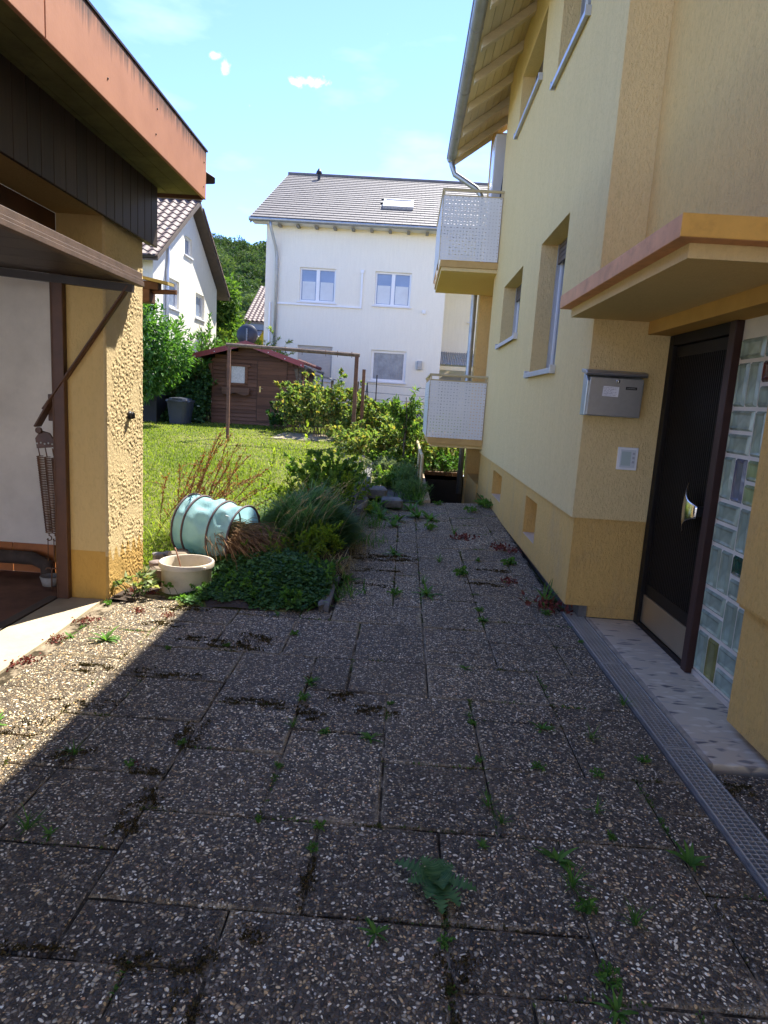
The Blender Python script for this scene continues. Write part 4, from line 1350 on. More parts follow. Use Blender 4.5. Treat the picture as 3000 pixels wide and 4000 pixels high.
def tile_mesh(w, l, t, wave):
    n = 6 if wave else 2
    V = []; F = []
    for j, y in enumerate((0, l)):
        for i in range(n + 1):
            x = w * i / n
            z = wave * math.sin(2 * PI * i / n) + (t if j == 0 else 0)
            V.append((x, y, z)); 
    for i in range(n): F.append((i, i + 1, n + 2 + i, n + 1 + i))
    b = len(V)
    for i in range(n + 1): x, y, z = V[i]; V.append((x, y, z - t * .9))
    for i in range(n): F.append((b + i, b + i + 1, i + 1, i))
    me = bpy.data.meshes.new('roof_tile'); me.from_pydata(V, [], F); me.update()
    return me


def tiled(parent, mat, p0, ux, uy, nu, nv, w, l, t, wave, limit, skip=None):
    """courses of tiles on a sloping roof: p0 eave corner, ux along the eave, uy up the slope"""
    ux = Vector(ux).normalized(); uy = Vector(uy).normalized(); nz_ = ux.cross(uy)
    me = tile_mesh(w - .006, l * 1.12, t, wave)
    me.materials.append(mat)
    R = Matrix((ux, uy, nz_)).transposed().to_4x4()
    base = np.array([v.co[:] for v in me.vertices]); fc = [tuple(p.vertices) for p in me.polygons]
    rest_v = []; rest_f = []; cnt = 0
    for j in range(nv):
        for i in range(nu):
            half = (j % 2 and not wave); off = -.5 * w if half else 0
            pos = Vector(p0) + ux * (i * w + off) + uy * (j * l) + nz_ * .02
            if skip and skip(pos): continue
            if cnt < limit:
                o = bpy.data.objects.new('roof_tile', me); COL.objects.link(o); o.parent = parent
                M = R.copy(); M.translation = pos - ORG[parent.name]
                o.matrix_local = M @ Matrix.Rotation(rr.uniform(-.012, .012), 4, 'Z')
                if half and i == 0: o.matrix_local = Matrix.Translation(ux * .5 * w) @ M @ Matrix.Diagonal((.5, 1, 1, 1))
                cnt += 1
            else:
                b = len(rest_v)
                hx, ox = (.5, .5 * w) if (half and i == 0) else (1, 0)
                rest_v += [tuple(pos + ux * (v[0] * hx + ox) + uy * v[1] + nz_ * v[2]) for v in base]; rest_f += [tuple(b + q for q in f) for f in fc]
    if rest_v:
        m = MB(); m.v = rest_v; m.f = rest_f; m.mi = [0] * len(rest_f)
        org = ORG[parent.name]; a = np.array(rest_v) - np.array(org)
        me2 = bpy.data.meshes.new('roof_tiling'); me2.from_pydata([tuple(p) for p in a], [], rest_f); me2.update()
        o = link_mesh('roof_tiling', me2, mat, parent); o['kind'] = 'stuff'


# ------------------------------------------------------------------ white house straight ahead
wh = thing('white_house', 'white rendered house with grey tiled roof, skylight and blue-grey gutter across the garden', 'house', (-2, 23.5, .55))
FY = 23.5
mf = lambda u, v, w: (u, FY + w, v)
wwin = [(-3.96, -2.70, 4.64, 5.77), (-1.335, -.085, 4.65, 5.775), (-3.94, -2.71, 1.98, 3.15), (-1.325, -.09, 2.06, 3.14)]
m = MB(); panel(m, mf, -5.16, 1.11, .55, 7.12, wwin, .35); m.build('wall', WHITEW, wh)
m = MB(); m.box(-5.12, 1.08, FY + .36, 36, .5, 7.05); m.box(1.111, 9, 26.3, 36, .5, 7.05); m.box(1.0801, 1.11, FY + .351, 26.3, .5, 7.05); m.build('wall', WHITEW, wh)
m = MB(); m.box(-5.18, 1.13, FY - .03, FY + .3, .3, 1.05); m.build('base_wall', plain('dark_base_paint', (.045, .045, .05), .8, .2, 4, .2), wh)
m = MB(); m.prism([(-5.12, FY + .4, 7.051), (-5.12, 35.8, 7.051), (-5.12, 29.6, 10.3)], (14, 0, 0)); m.build('gable_wall', WHITEW, wh)
far_window(wh, mf, *wwin[0], blind=.62); far_window(wh, mf, *wwin[1], blind=.62)
far_window(wh, mf, *wwin[2], shutter=True)
far_window(wh, mf, *wwin[3], lights=1, frame=.09, curtain=plain('grey_net_curtain', (.33, .34, .34), .9, .2, 5))
far_window(wh, lambda u, v, w: (u, 26.2 + w, v), 2.25, 3.3, 4.6, 5.75, blind=.5)
slope = Vector((0, 6.55, 3.40)).normalized()
rp0 = Vector((-5.62, 23.05, 7.20))
m = MB()
m.prism([(-5.60, 23.06, 7.13), (-5.60, 29.6, 10.525), (-5.60, 36.2, 7.13), (-5.60, 36.2, 7.19), (-5.60, 29.6, 10.585), (-5.60, 23.06, 7.19)], (15, 0, 0))
wr = m.build('roof', TILEB, wh)
tiled(wr, TILEB, rp0, (1, 0, 0), slope, 33, 22, .30, .336, .028, 0, 297, skip=lambda p: -1.48 < p.x < -.45 and 24.9 < p.y < 26.1 or p.x > 4)
m = MB(); m.tube([(-5.64, 29.6, 10.64), (9, 29.6, 10.64)], .10, 8); m.build('ridge_tile', TILEB, wr)
m = MB()
for sgn in (0,): m.bar((-5.63, 23.04, 7.12), (-5.63, 29.6, 10.53), .03, .2, (0, -.46, .88))
m.build('verge_board', plain('grey_sheet_edge', (.22, .22, .23), .6, .1), wh)
m = MB(); prof = [(23.0 + .075 * math.cos(a), 7.15 + .075 * math.sin(a)) for a in np.linspace(PI, 2 * PI, 9)]
m.prism([(-5.66, y, z) for y, z in prof] + [(-5.66, 23.07, 7.18), (-5.66, 22.93, 7.18)], (14.6, 0, 0)); m.build('gutter', ZINC, wh)
m = MB(); m.tube([(-4.93, 23.02, 7.10), (-4.93, 23.02, 6.95), (-4.80, 23.35, 6.35), (-4.76, 23.42, 6.0), (-4.76, 23.42, .6)], .05, 10); m.build('downpipe', ZINC, wh, smooth=True)
raf = None
for k in range(12):
    x = -4.72 + k * .627
    if raf is None:
        m = MB(); m.prism([(x, 23.12, 7.05), (x, 23.5, 7.10), (x, 23.5, 7.02), (x, 23.20, 7.0)], (.10, 0, 0)); raf = m.build('rafter_end', plain('dark_grey_wood', (.26, .26, .26), .8, .1), wh); x0 = x
    else:
        c = raf.copy(); COL.objects.link(c); c.location = (x - x0, 0, 0)
m = MB(); m.box(-5.58, 4, 23.08, 23.499, 7.09, 7.125); m.build('eaves_board', plain('white_eaves', (.70, .70, .70), .6, .04), wh)
# skylight, vent
def onroof(x, s, h):
    p = rp0 + slope * s + Vector((0, -slope.z, slope.y)) * h; return (x, p.y, p.z)
m = MB()
for (a, b, s0, s1, h0, h1) in ((-1.30, -.20, 2.05, 2.13, .0, .15), (-1.30, -.20, 3.13, 3.21, .0, .15), (-1.30, -1.22, 2.13, 3.13, .0, .15), (-.28, -.20, 2.13, 3.13, .0, .15)):
    ps = [onroof(x, s, h) for h in (h0, h1) for x, s in ((a, s0), (b, s0), (b, s1), (a, s1))]
    m.add(ps, [(0, 1, 2, 3), (7, 6, 5, 4), (0, 4, 5, 1), (1, 5, 6, 2), (2, 6, 7, 3), (3, 7, 4, 0)])
sk = m.build('skylight', plain('skylight_frame', (.42, .43, .45), .4, .05, metal=.5), wr)
m = MB(); ps = [onroof(x, s, h) for h in (.06, .12) for x, s in ((-1.22, 2.13), (-.28, 2.13), (-.28, 3.13), (-1.22, 3.13))]
m.add(ps, [(0, 1, 2, 3), (7, 6, 5, 4), (0, 4, 5, 1), (1, 5, 6, 2), (2, 6, 7, 3), (3, 7, 4, 0)]); m.build('awning_blind', plain('grey_awning', (.36, .35, .34), .6, .04), sk)
m = MB(); p = onroof(-4.22, 6.55, 0); m.tube([p, (p[0], p[1], p[2] + .30)], .06, 8); m.lathe([(.13, .28), (.11, .36), (0, .52)], p, 12); m.build('vent_pipe', BLACK, wr)
# cable trunking, wall lamp, meter box
m = MB(); m.box(-4.72, -1.76, FY - .05, FY - .001, 4.50, 4.56); m.box(-1.82, -1.76, FY - .05, FY - .001, 4.561, 5.68); m.box(-5.0, -4.94, FY - .05, FY - .001, 1.0, 4.55); m.box(-1.85, -1.73, FY - .06, FY - .001, 5.681, 5.78); m.build('cable_trunking', PVC, wh)
m = MB(); m.box(.30, .48, FY - .12, FY - .001, 2.55, 2.85); m.box(.33, .45, FY - .15, FY - .121, 2.63, 2.79); m.build('wall_lamp', plain('grey_lamp', (.42, .43, .42), .5, .05), wh, bevel=.01)
m = MB(); m.box(.36, .48, FY - .06, FY - .001, 4.45, 4.57); m.build('vent_cover', PVC, wh, bevel=.01)
# porch canopy on the set-back wing
cp = thing('porch_canopy', 'small cream porch roofed with corrugated sheet on the white house wing', 'porch', (1.6, 24.8, .6))
CRM = plain('cream_porch_paint', (.70, .62, .42), .5, .06)
m = MB()
nw_ = 60
V = []; F = []
for i in range(nw_ * 4 + 1):
    x = .92 + 2.6 * i / (nw_ * 4); z = .022 * math.sin(2 * PI * i / 8)
    V += [(x, 24.0, 2.82 + z), (x, 26.3, 3.42 + z)]
for i in range(nw_ * 4): F.append((2 * i, 2 * i + 2, 2 * i + 3, 2 * i + 1))
m.add(V, F); m.build('corrugated_sheet', plain('grey_fibre_cement', (.40, .40, .42), .85, .15, 5, .2, grime=.25), cp)
m = MB(); m.box(.98, 3.4, 24.02, 24.08, 2.62, 2.76); m.build('gutter_board', CRM, cp)
m = MB(); m.box(1.0, 1.08, 24.1, 24.18, .5, 2.619); m.box(3.2, 3.28, 24.1, 24.18, .5, 2.619); m.bar((1.08, 24.14, 2.3), (1.5, 24.14, 2.6), .05, .06); m.build('post', CRM, cp)
m = MB(); m.box(1.25, 2.1, 26.2, 26.28, .6, 2.5); m.box(2.3, 3.1, 26.2, 26.28, 1.5, 2.5); m.build('porch_door', plain('door_grey', (.35, .36, .38), .4, .1), cp)

# ------------------------------------------------------------------ white gable house on the left
lh = thing('gable_house', 'white house with sunlit gable end and brown pantiled roof at the left', 'house', (-7.9, 24, .55))
GXX = -7.9
gm_ = lambda u, v, w: (GXX - w, u, v)
m = MB()
lw = [(21.73, 22.70, 3.98, 4.90), (24.46, 25.50, 3.98, 4.86), (23.22, 23.98, 5.93, 6.55)]
panel(m, gm_, 20.38, 27.1, .5, 5.35, lw[:2], .35); m.build('wall', WHITEG, lh)
m = MB()
# triangular gable above the eaves with the attic window opening: built from pieces round the opening
y0, y1, za, zr_ = 20.38, 27.1, 5.351, 7.60; yc = (y0 + y1) / 2
gl = lambda y: za + (zr_ - za) * (1 - abs(y - yc) / ((y1 - y0) / 2))
a0, a1, b0, b1 = lw[2]
for poly in ([(y0, za), (a0, za), (a0, gl(a0))], [(a0, za), (a1, za), (a1, b0), (a0, b0)], [(a0, b1), (a1, b1), (a1, gl(a1))] + ([(yc, gl(yc))] if a0 < yc < a1 else []) + [(a0, gl(a0))],
             [(a1, za), (y1, za)] + ([(yc, gl(yc))] if yc > a1 else []) + [(a1, gl(a1))]):
    m.prism([(GXX, y, z) for y, z in poly], (-.35, 0, 0))
m.build('gable_wall', WHITEG, lh)
m = MB(); m.box(-20, GXX - .36, 20.38, 27.1, .5, 5.35); m.prism([(GXX - .36, 20.4, 5.351), (GXX - .36, 27.08, 5.351), (GXX - .36, yc, 7.58)], (-12, 0, 0)); m.build('inner_wall', WHITEG, lh)
far_window(lh, gm_, *lw[0], lights=1, frame=.09); far_window(lh, gm_, *lw[1], lights=1, frame=.09); far_window(lh, gm_, *lw[2], lights=1, frame=.07)
sl = (zr_ - za) / ((y1 - y0) / 2)
ov = .55; zt = lambda y: zr_ + .20 - sl * abs(y - yc)
m = MB(); m.prism([(GXX + .36, y0 - ov, zt(y0 - ov)), (GXX + .36, yc, zt(yc)), (GXX + .36, y1 + ov, zt(y1 + ov)), (GXX + .36, y1 + ov, zt(y1 + ov) - .14), (GXX + .36, yc, zt(yc) - .16), (GXX + .36, y0 - ov, zt(y0 - ov) - .14)], (-12.4, 0, 0))
lr = m.build('roof', plain('brown_verge', (.10, .075, .055), .8, .15), lh)
up = Vector((0, 1, sl)).normalized()
tiled(lr, TILER, (GXX + .36 - 5.1, y0 - ov - .05, zt(y0 - ov - .05)), (1, 0, 0), up, 17, 14, .30, .335, .03, .035, 300)
m = MB(); m.tube([(GXX + .39, yc, zt(yc) + .07), (-19, yc, zt(yc) + .07)], .11, 8); m.build('ridge_tile', TILER, lr)
m = MB(); up2 = Vector((0, -1, sl)).normalized()
for k in range(13):
    p = Vector((GXX + .23, y1 + ov, zt(y1 + ov))) + up2 * .335 * k
    m.bar(p, p + up2 * .36, .34, .06, (0, sl, 1))
m.build('verge_tile', TILER, lr)
m = MB(); m.tube([(GXX + .04, 21.55, 6.35), (GXX + .04, 21.55, 5.35), (GXX + .05, 21.45, 5.05), (GXX + .05, 21.45, .6)], .06, 8); m.build('flue_pipe', plain('pale_zinc', (.62, .64, .66), .4, .06, metal=.4), lh, smooth=True)
m = MB(); m.tube([(GXX + .3, y0 - ov, zt(y0 - ov) - .02), (-19, y0 - ov, zt(y0 - ov) - .02)], .07, 8); m.tube([(-8.3, y0 - ov, 4.9), (-8.25, y0 - ov + .1, 4.5), (-8.1, y0 - .08, 4.1), (-8.1, y0 - .08, .5)], .05, 8); m.build('gutter', DKMET, lh)

# ------------------------------------------------------------------ yellow house far behind
fh = thing('far_house', 'distant yellow house with brown tiled roof between the two white houses', 'house', (-6, 46, .6))
m = MB(); m.box(-10.7, 1, 45.4, 54, .5, 5.9); m.build('wall', plain('bright_yellow_paint', (.60, .44, .04), .8, .06), fh)
m = MB(); m.prism([(-11.25, 45.0, 5.95), (-11.25, 50, 9.0), (-11.25, 55, 5.95), (-11.25, 55, 6.07), (-11.25, 50, 9.12), (-11.25, 45.0, 6.07)], (12.5, 0, 0)); fr = m.build('roof', TILER, fh)
tiled(fr, TILER, (-11.3, 44.95, 6.10), (1, 0, 0), Vector((0, 5.05, 3.05)), 20, 17, .30, .345, .03, .035, 0)
m = MB(); m.box(-11.2, -9.6, 45.05, 45.3, 5.55, 5.94); m.build('gutter_board', plain('blue_grey_board', (.16, .18, .22), .6, .1), fh)
m = MB(); m.prism([(-11.6, 43.4, 4.6), (-10.0, 43.4, 4.6), (-10.0, 45.3, 5.5), (-11.6, 45.3, 5.5)], (0, 0, .1)); m.build('lean_to_roof', plain('grey_brown_sheet', (.25, .21, .19), .8, .15), fh)

# ------------------------------------------------------------------ brown garden shed
sh = thing('garden_shed', 'brown timber garden shed with red verge boards and satellite dish on the lawn', 'shed', (-4.16, 18, .52))
SHW = wood('shed_board_stain', (.15, .072, .042), 'x', .35, .75, .45, .35)
SX0, SX1, SY = -5.34, -2.98, 18.0
zb = lambda x: 2.20 + .45 * (1 - abs(x + 4.36) / 1.4)
nbd = 21
for k in range(nbd):
    z0 = .52 + k * .103; z1 = z0 + .098
    x0, x1 = SX0, SX1
    if z0 > 2.1:
        hw = (2.66 - z1) / .45 * 1.4
        x0 = max(SX0, -4.36 - hw); x1 = min(SX1, -4.36 + hw)
        if x1 - x0 < .2: continue
    m = MB(); m.prism([(x0, SY, z0), (x0, SY - .006, z1), (x0, SY + .03, z1), (x0, SY + .03, z0 + .003)][::-1] if False else [(x0, SY - .024, z0), (x0, SY - .002, z1), (x0, SY + .03, z1), (x0, SY + .03, z0)], (x1 - x0, 0, 0))
    m.build('wall_board', SHW, sh)
m = MB(); m.box(SX0 + .03, SX1 - .03, SY + .031, 21.1, .4, 2.2); m.prism([(SX0 + .03, SY + .031, 2.2005), (SX1 - .03, SY + .031, 2.2005), (-4.36, SY + .031, 2.6)], (0, 3, 0)); m.build('inner_wall', SHW, sh)
# right side: weathered grey boards and a small open porch
GREYW = wood('weathered_grey_board', (.13, .105, .085), 'y', .5, .9, .4, .35)
for k in range(15):
    m = MB(); m.prism([(SX1 + .0, 18.02, .52 + k * .115), (SX1 + .03, 18.02, .525 + k * .115), (SX1 + .012, 18.02, .632 + k * .115), (SX1, 18.02, .632 + k * .115)], (0, 3.05, 0)); m.build('side_board', GREYW, sh)
m = MB(); m.box(SX1 + .031, SX1 + .05, 18.5, 19.2, 1.25, 2.0); m.box(SX1 + .031, SX1 + .05, 19.5, 20.6, .6, 2.05); m.build('side_window', plain('dark_red_panel', (.10, .035, .028), .6, .2), sh)
# door with boards
dd = None
m = MB(); m.box(-4.095, -4.075, SY - .028, SY - .015, .6, 2.31); m.box(-3.285, -3.265, SY - .028, SY - .015, .6, 2.27); m.box(-4.074, -3.286, SY - .026, SY - .015, .6, .66)
dd = m.build('door', wood('shed_door_frame', (.11, .055, .034), 'z', .4, .75, .35, .3), sh)
for k in range(16):
    z0 = .665 + k * .103
    if z0 + .1 > 2.28: break
    m = MB(); m.box(-4.072, -3.288, SY - .024 - .002 * (k % 2), SY - .0155, z0, z0 + .099); m.build('door_board', SHW, dd)
m = MB(); m.box(-4.02, -3.985, SY - .036, SY - .0265, 1.42, 1.58); m.tube([(-4.0, SY - .03, 1.52), (-4.0, SY - .07, 1.52), (-3.92, SY - .07, 1.515)], .011, 6); m.build('handle', plain('brass', (.45, .33, .12), .35, .1, metal=.9), dd)
# window with carved frame, curtain and flower box
m = MB(); m.box(-4.80, -4.43, SY - .030, SY - .012, 1.635, 2.075); 
sw = m.build('window', plain('net_curtain', (.62, .60, .57), .8, .3, 25), sh)
m = MB(); m.box(-4.94, -4.80, SY - .045, SY - .016, 1.60, 2.10); m.box(-4.43, -4.35, SY - .045, SY - .016, 1.60, 2.10); m.box(-4.96, -4.28, SY - .047, SY - .016, 2.076, 2.135); m.box(-4.94, -4.35, SY - .045, SY - .016, 1.575, 1.634); m.build('frame', SHW, sw, bevel=.006)
m = MB()
for k in range(13): m.box(-4.795 + k * .028, -4.785 + k * .028, SY - .034, SY - .0305, 1.64, 2.07)
m.build('curtain_fold', plain('net_curtain_fold', (.72, .70, .68), .8, .1), sw)
m = MB(); poly = [(-5.02, 1.50)] + [(-5.02 + .74 * i / 16, 1.335 - .025 * math.sin(i / 16 * 3 * PI) ) for i in range(17)] + [(-4.28, 1.50)]
m.prism([(x, SY - .16, z) for x, z in poly], (0, .03, 0)); m.box(-5.0, -4.30, SY - .129, SY - .015, 1.36, 1.40); m.box(-5.02, -4.99, SY - .129, SY - .015, 1.36, 1.5); m.box(-4.31, -4.28, SY - .129, SY - .015, 1.36, 1.5)
m.build('flower_box', wood('flower_box_board', (.18, .095, .06), 'x', .4, .75, .35, .3), sh)
# roof, verge boards, gutter, brackets
sr = MB()
sr.prism([(-5.79, 17.72, 2.27), (-4.36, 17.72, 2.70), (-2.80, 17.72, 2.23), (-2.80, 17.72, 2.27), (-4.36, 17.72, 2.745), (-5.79, 17.72, 2.31)], (0, 3.6, 0))
srf = sr.build('roof', plain('red_brown_roof_sheet', (.16, .055, .045), .7, .2, 6, .2), sh)
RED = plain('oxide_red_metal', (.27, .045, .045), .4, .12, 5, .05)
m = MB(); m.prism([(-5.80, 17.70, 2.20), (-4.36, 17.70, 2.615), (-4.36, 17.70, 2.755), (-5.80, 17.70, 2.335)], (0, .018, 0)); m.build('verge_board', RED, sh)
m = MB(); m.prism([(-4.359, 17.70, 2.615), (-2.78, 17.70, 2.135), (-2.78, 17.70, 2.275), (-4.359, 17.70, 2.755)], (0, .018, 0)); m.build('verge_board', RED, sh)
m = MB()
for x, z in ((-5.72, 2.265), (-5.2, 2.42), (-3.75, 2.48), (-3.3, 2.34), (-2.86, 2.2)): m.lathe([(.014, 0), (.012, .008), (0, .010)], (x, 17.70, z), 8, (0, -1, 0))
m.build('screw_cap', PVC, sh)
m = MB()
for k in range(11): m.tube([(-2.75 - .05 * 0, 17.75 + k * .33, 2.262), (-2.95, 17.75 + k * .33, 2.32)], .05, 6)
m.build('roof_rib', plain('red_brown_roof_sheet', (.16, .055, .045)), srf)
m = MB(); m.prism([(-2.72 + .055 * math.cos(a), 17.72, 2.17 + .055 * math.sin(a)) for a in np.linspace(PI, 2 * PI, 9)], (0, 3.6, 0)); m.tube([(-2.72, 21.2, 2.13), (-2.72, 21.2, 1.6)], .03, 6); m.build('gutter', plain('dark_grey_gutter', (.075, .075, .08), .4, .1, metal=.4), sh)
m = MB()
m.prism([(SX0 + .02, 17.99, 1.78), (SX0 + .02, 17.99, 2.19), (SX0 - .12, 17.99, 2.17)], (.06, 0, 0) if False else (0, -.06, 0)); m.build('bracket', SHW, sh)
m = MB(); m.prism([(SX1 + .0, 17.99, 1.72), (SX1 + .0, 17.99, 2.12), (SX1 - .10, 17.99, 2.10), (SX1 - .06, 17.99, 1.9)], (0, -.03, 0)); m.build('bracket', GREYW, sh)
m = MB(); m.prism([(SX1 + .03, 19.0, 2.05), (SX1 + .75, 19.0, 1.93), (SX1 + .75, 19.0, 1.96), (SX1 + .03, 19.0, 2.08)], (0, 1.9, 0)); m.box(SX1 + .60, SX1 + .68, 20.7, 20.78, .4, 1.93); m.build('porch_roof', plain('grey_felt_sheet', (.22, .22, .23), .8, .15, 5, .2), sh)
# satellite dish on the ridge
sd = thing('satellite_dish', 'dark grey satellite dish seen from behind above the shed ridge', 'satellite dish', (-4.45, 18.1, 2.7))
m = MB(); m.lathe([(0, .09), (.12, .078), (.22, .045), (.285, 0), (.29, -.006), (.285, -.004), (.22, .035), (0, .082)], (-4.452, 18.2, 2.945), 28, (0, -1, .12)); m.build('dish', plain('dark_grey_dish', (.045, .048, .055), .4, .08, 4, 0), sd, smooth=True)
m = MB(); m.tube([(-4.43, 18.06, 2.60), (-4.43, 18.06, 3.10)], .02, 8); m.box(-4.45, -4.41, 18.07, 18.13, 2.88, 2.98); m.build('mast', plain('galvanised_mast', (.22, .24, .26), .4, .1, metal=.6), sd)
m = MB(); m.tube([(-4.45, 18.2, 2.70), (-4.45, 18.62, 2.78)], .014, 6); m.build('feed_arm', BLACK, sd)

# ------------------------------------------------------------------ carpet frame, rods, fence, butts
cf = thing('carpet_frame', 'rusty brown carpet beating frame of two posts and a lichen-grey crossbar on the lawn', 'frame', (-2.4, 14, .4))
LICH = plain('lichen_rusty_steel', (.17, .12, .085), .85, .45, 14, .5, 60, grime=.5)
m = MB(); m.box(-3.825, -3.765, 13.97, 14.03, .30, 2.335); m.build('post', RUST, cf, bevel=.004)
m = MB(); m.box(-1.13, -1.05, 13.96, 14.04, .20, 2.29); m.build('post', RUST, cf, bevel=.004)
m = MB(); m.tube([(-3.86, 14, 2.365), (-3.0, 14, 2.355), (-2.0, 14, 2.335), (-1.03, 14, 2.312)], .040, 10); cb = m.build('crossbar', LICH, cf, smooth=False)
m = MB()
for x in (-2.25, -1.75, -1.5, -1.2, -2.6, -3.1): m.tube([(x, 14, 2.335 - (x + 2) * .01 + .046 * math.cos(0))] + [(x, 14 + .047 * math.sin(a), 2.337 - .012 * (x + 2) + .047 * math.cos(a)) for a in np.linspace(0, 2 * PI, 10)], .006, 5); m.tube([(x, 14, 2.29 - .012 * (x + 2)), (x + .005, 13.99, 2.25)], .006, 5)
m.build('hook', RUST, cb)
m = MB(); m.box(-1.02, -.95, 14.9, 14.98, .2, 2.07); wp = m.build('wooden_post', RUST); tag(wp, 'brown post standing just behind the right leg of the carpet frame', 'post')
rd = thing('metal_tripod', 'dark thin metal tripod rods standing among the raspberry canes', 'rods', (-.85, 15.5, .4))
m = MB(); m.tube([(-.93, 15.5, 1.80), (-1.02, 15.45, .4)], .012, 6); m.build('rod', BLACK, rd)
m = MB(); m.tube([(-.93, 15.5, 1.80), (-.82, 15.5, .4)], .012, 6); m.tube([(-.99, 15.48, 1.6), (-.9, 15.5, 1.6)], .008, 5); m.build('rod', BLACK, rd)
m = MB(); m.tube([(-.70, 15.3, .4), (-.705, 15.3, 1.98)], .014, 6); st = m.build('garden_stake', BLACK); tag(st, 'single dark upright stake right of the metal tripod', 'stake')
cfz = thing('chain_link_fence', 'grey chain link fence with wire strands behind the bushes', 'fence', (0, 19, .5))
wires = []
for k in range(56):
    x = -1.4 + k * .085
    wires.append([(x, 19, .5), (x + .9, 19, 1.42)]); wires.append([(x + .9, 19.004, .5), (x, 19.004, 1.42)])
V, F = stems(np.array([[a, ((a[0] + b[0]) / 2, a[1], (a[2] + b[2]) / 2), b] for a, b in wires]), .006, .006)
fast_mesh('wire_mesh', V, F, ZINC, cfz)
for x in (-1.4, 1.0, 3.4):
    m = MB(); m.tube([(x, 19, .3), (x, 19, 1.9)], .022, 8); m.build('post', DKMET, cfz)
for z, s in ((1.42, .0), (1.62, .03), (1.86, .05)):
    m = MB(); m.tube([(-1.4 + 4.8 * t, 19, z - s * math.sin(PI * t)) for t in np.linspace(0, 1, 9)], .010, 5); m.build('wire', plain('grey_wire', (.32, .31, .30), .6), cfz)
bl = bpy.data.meshes.new('b')
m = MB(); m.lathe([(.0, -.02), (.24, 0), (.30, .14), (.22, .28), (.08, .33), (0, .33)], (.02, 20.2, .98), 14, sx=1.2)
bo = m.build('boulder', plain('pale_boulder', (.42, .41, .38), .9, .3, 6, .8, 14, dist=.05), smooth=True); tag(bo, 'pale rounded boulder behind the chain link fence', 'boulder')
m = MB(); m.box(-.6, .9, 19.6, 20.8, .45, .98); bx_ = m.build('dark_plinth', plain('dark_tarp', (.02, .021, .024), .6, .2, 4, .5, 10)); tag(bx_, 'dark covered block under the pale boulder', 'block')
BUT = plain('dark_grey_plastic', (.045, .050, .062), .35, .1, 4, .05)
wb = thing('water_butt', 'dark grey tapered water butt under the hedge left of the shed', 'water butt', (-5.86, 17, .48))
m = MB()
for (r0, z0), (r1, z1) in (((.24, .46), (.315, 1.05)), ((.345, 1.051), (.34, 1.10))):
    pr = lambda r, z: [(-5.86 + r * math.copysign(abs(math.cos(a)) ** .6, math.cos(a)), 17 + r * math.copysign(abs(math.sin(a)) ** .6, math.sin(a)), z) for a in np.linspace(0, 2 * PI, 25)[:-1]]
    A = pr(r0, z0); B = pr(r1, z1); nn = len(A)
    m.add(A + B, [(i, (i + 1) % nn, nn + (i + 1) % nn, nn + i) for i in range(nn)] + [tuple(range(nn - 1, -1, -1)), tuple(range(nn, 2 * nn))])
m.build('tub', BUT, wb, smooth=False)
m = MB(); m.lathe([(.30, 1.101), (.28, 1.14), (.1, 1.17), (0, 1.17)], (-5.86, 17, 0), 20); m.build('lid', BUT, wb)
m = MB(); m.box(-7.7, -6.45, 16.9, 17.9, .45, 1.15); m.box(-7.75, -6.40, 16.85, 17.95, 1.151, 1.19)
cb_ = m.build('compost_bin', plain('dark_compost_board', (.025, .025, .026), .7, .2), bevel=.01); tag(cb_, 'low dark box left of the water butt beside the garage wall', 'compost bin')

# handrail at the stairwell
hr = thing('handrail', 'beige tubular handrail beside the cellar stairwell', 'handrail', (.31, 11, 0))
m = MB()
m.tube([(.315, 10.28, -.04), (.318, 10.28, .56), (.312, 10.30, .60), (.30, 10.4, .615), (.285, 13.75, .635)], .026, 8); m.build('rail', BEIGE, hr)
m = MB(); m.tube([(.303, 11.65, 0), (.300, 11.65, .61)], .024, 8); m.build('post', BEIGE, hr)
m = MB(); m.tube([(.285, 13.75, 0), (.285, 13.75, .63)], .024, 8); m.tube([(.285, 13.75, .63), (.75, 13.75, .62)], .015, 8); m.build('post', BEIGE, hr)

# ------------------------------------------------------------------ bed, stones, steps
def sheet(name, x0, x1, y0, y1, nx_, ny_, zf, mat, label, cat, kind='structure'):
    V = [(x0 + (x1 - x0) * i / nx_, y0 + (y1 - y0) * j / ny_, 0) for j in range(ny_ + 1) for i in range(nx_ + 1)]
    V = [(x, y, zf(x, y)) for x, y, _ in V]
    F = [(j * (nx_ + 1) + i, j * (nx_ + 1) + i + 1, (j + 1) * (nx_ + 1) + i + 1, (j + 1) * (nx_ + 1) + i) for j in range(ny_) for i in range(nx_)]
    o = fast_mesh(name, np.array(V), np.array(F), mat, kind=kind)
    return tag(o, label, cat)


def bed_z(x, y):
    e = min(1, max(0, (y - 4.40) / .6)) * min(1, max(0, (-.44 - x) / .3))
    if y < 5.2: e *= min(1, max(0, (x + 1.45) / .45 + max(0, (y - 4.95) / .25)))
    if y > 5.5 and x < -1.32: return -1.0
    return max(-.105 + .10 * e + .02 * math.sin(x * 7 + y * 5), lawn_z(x, y) + .004 + .03 * e * (y < 8) if y > 5.0 else -1)


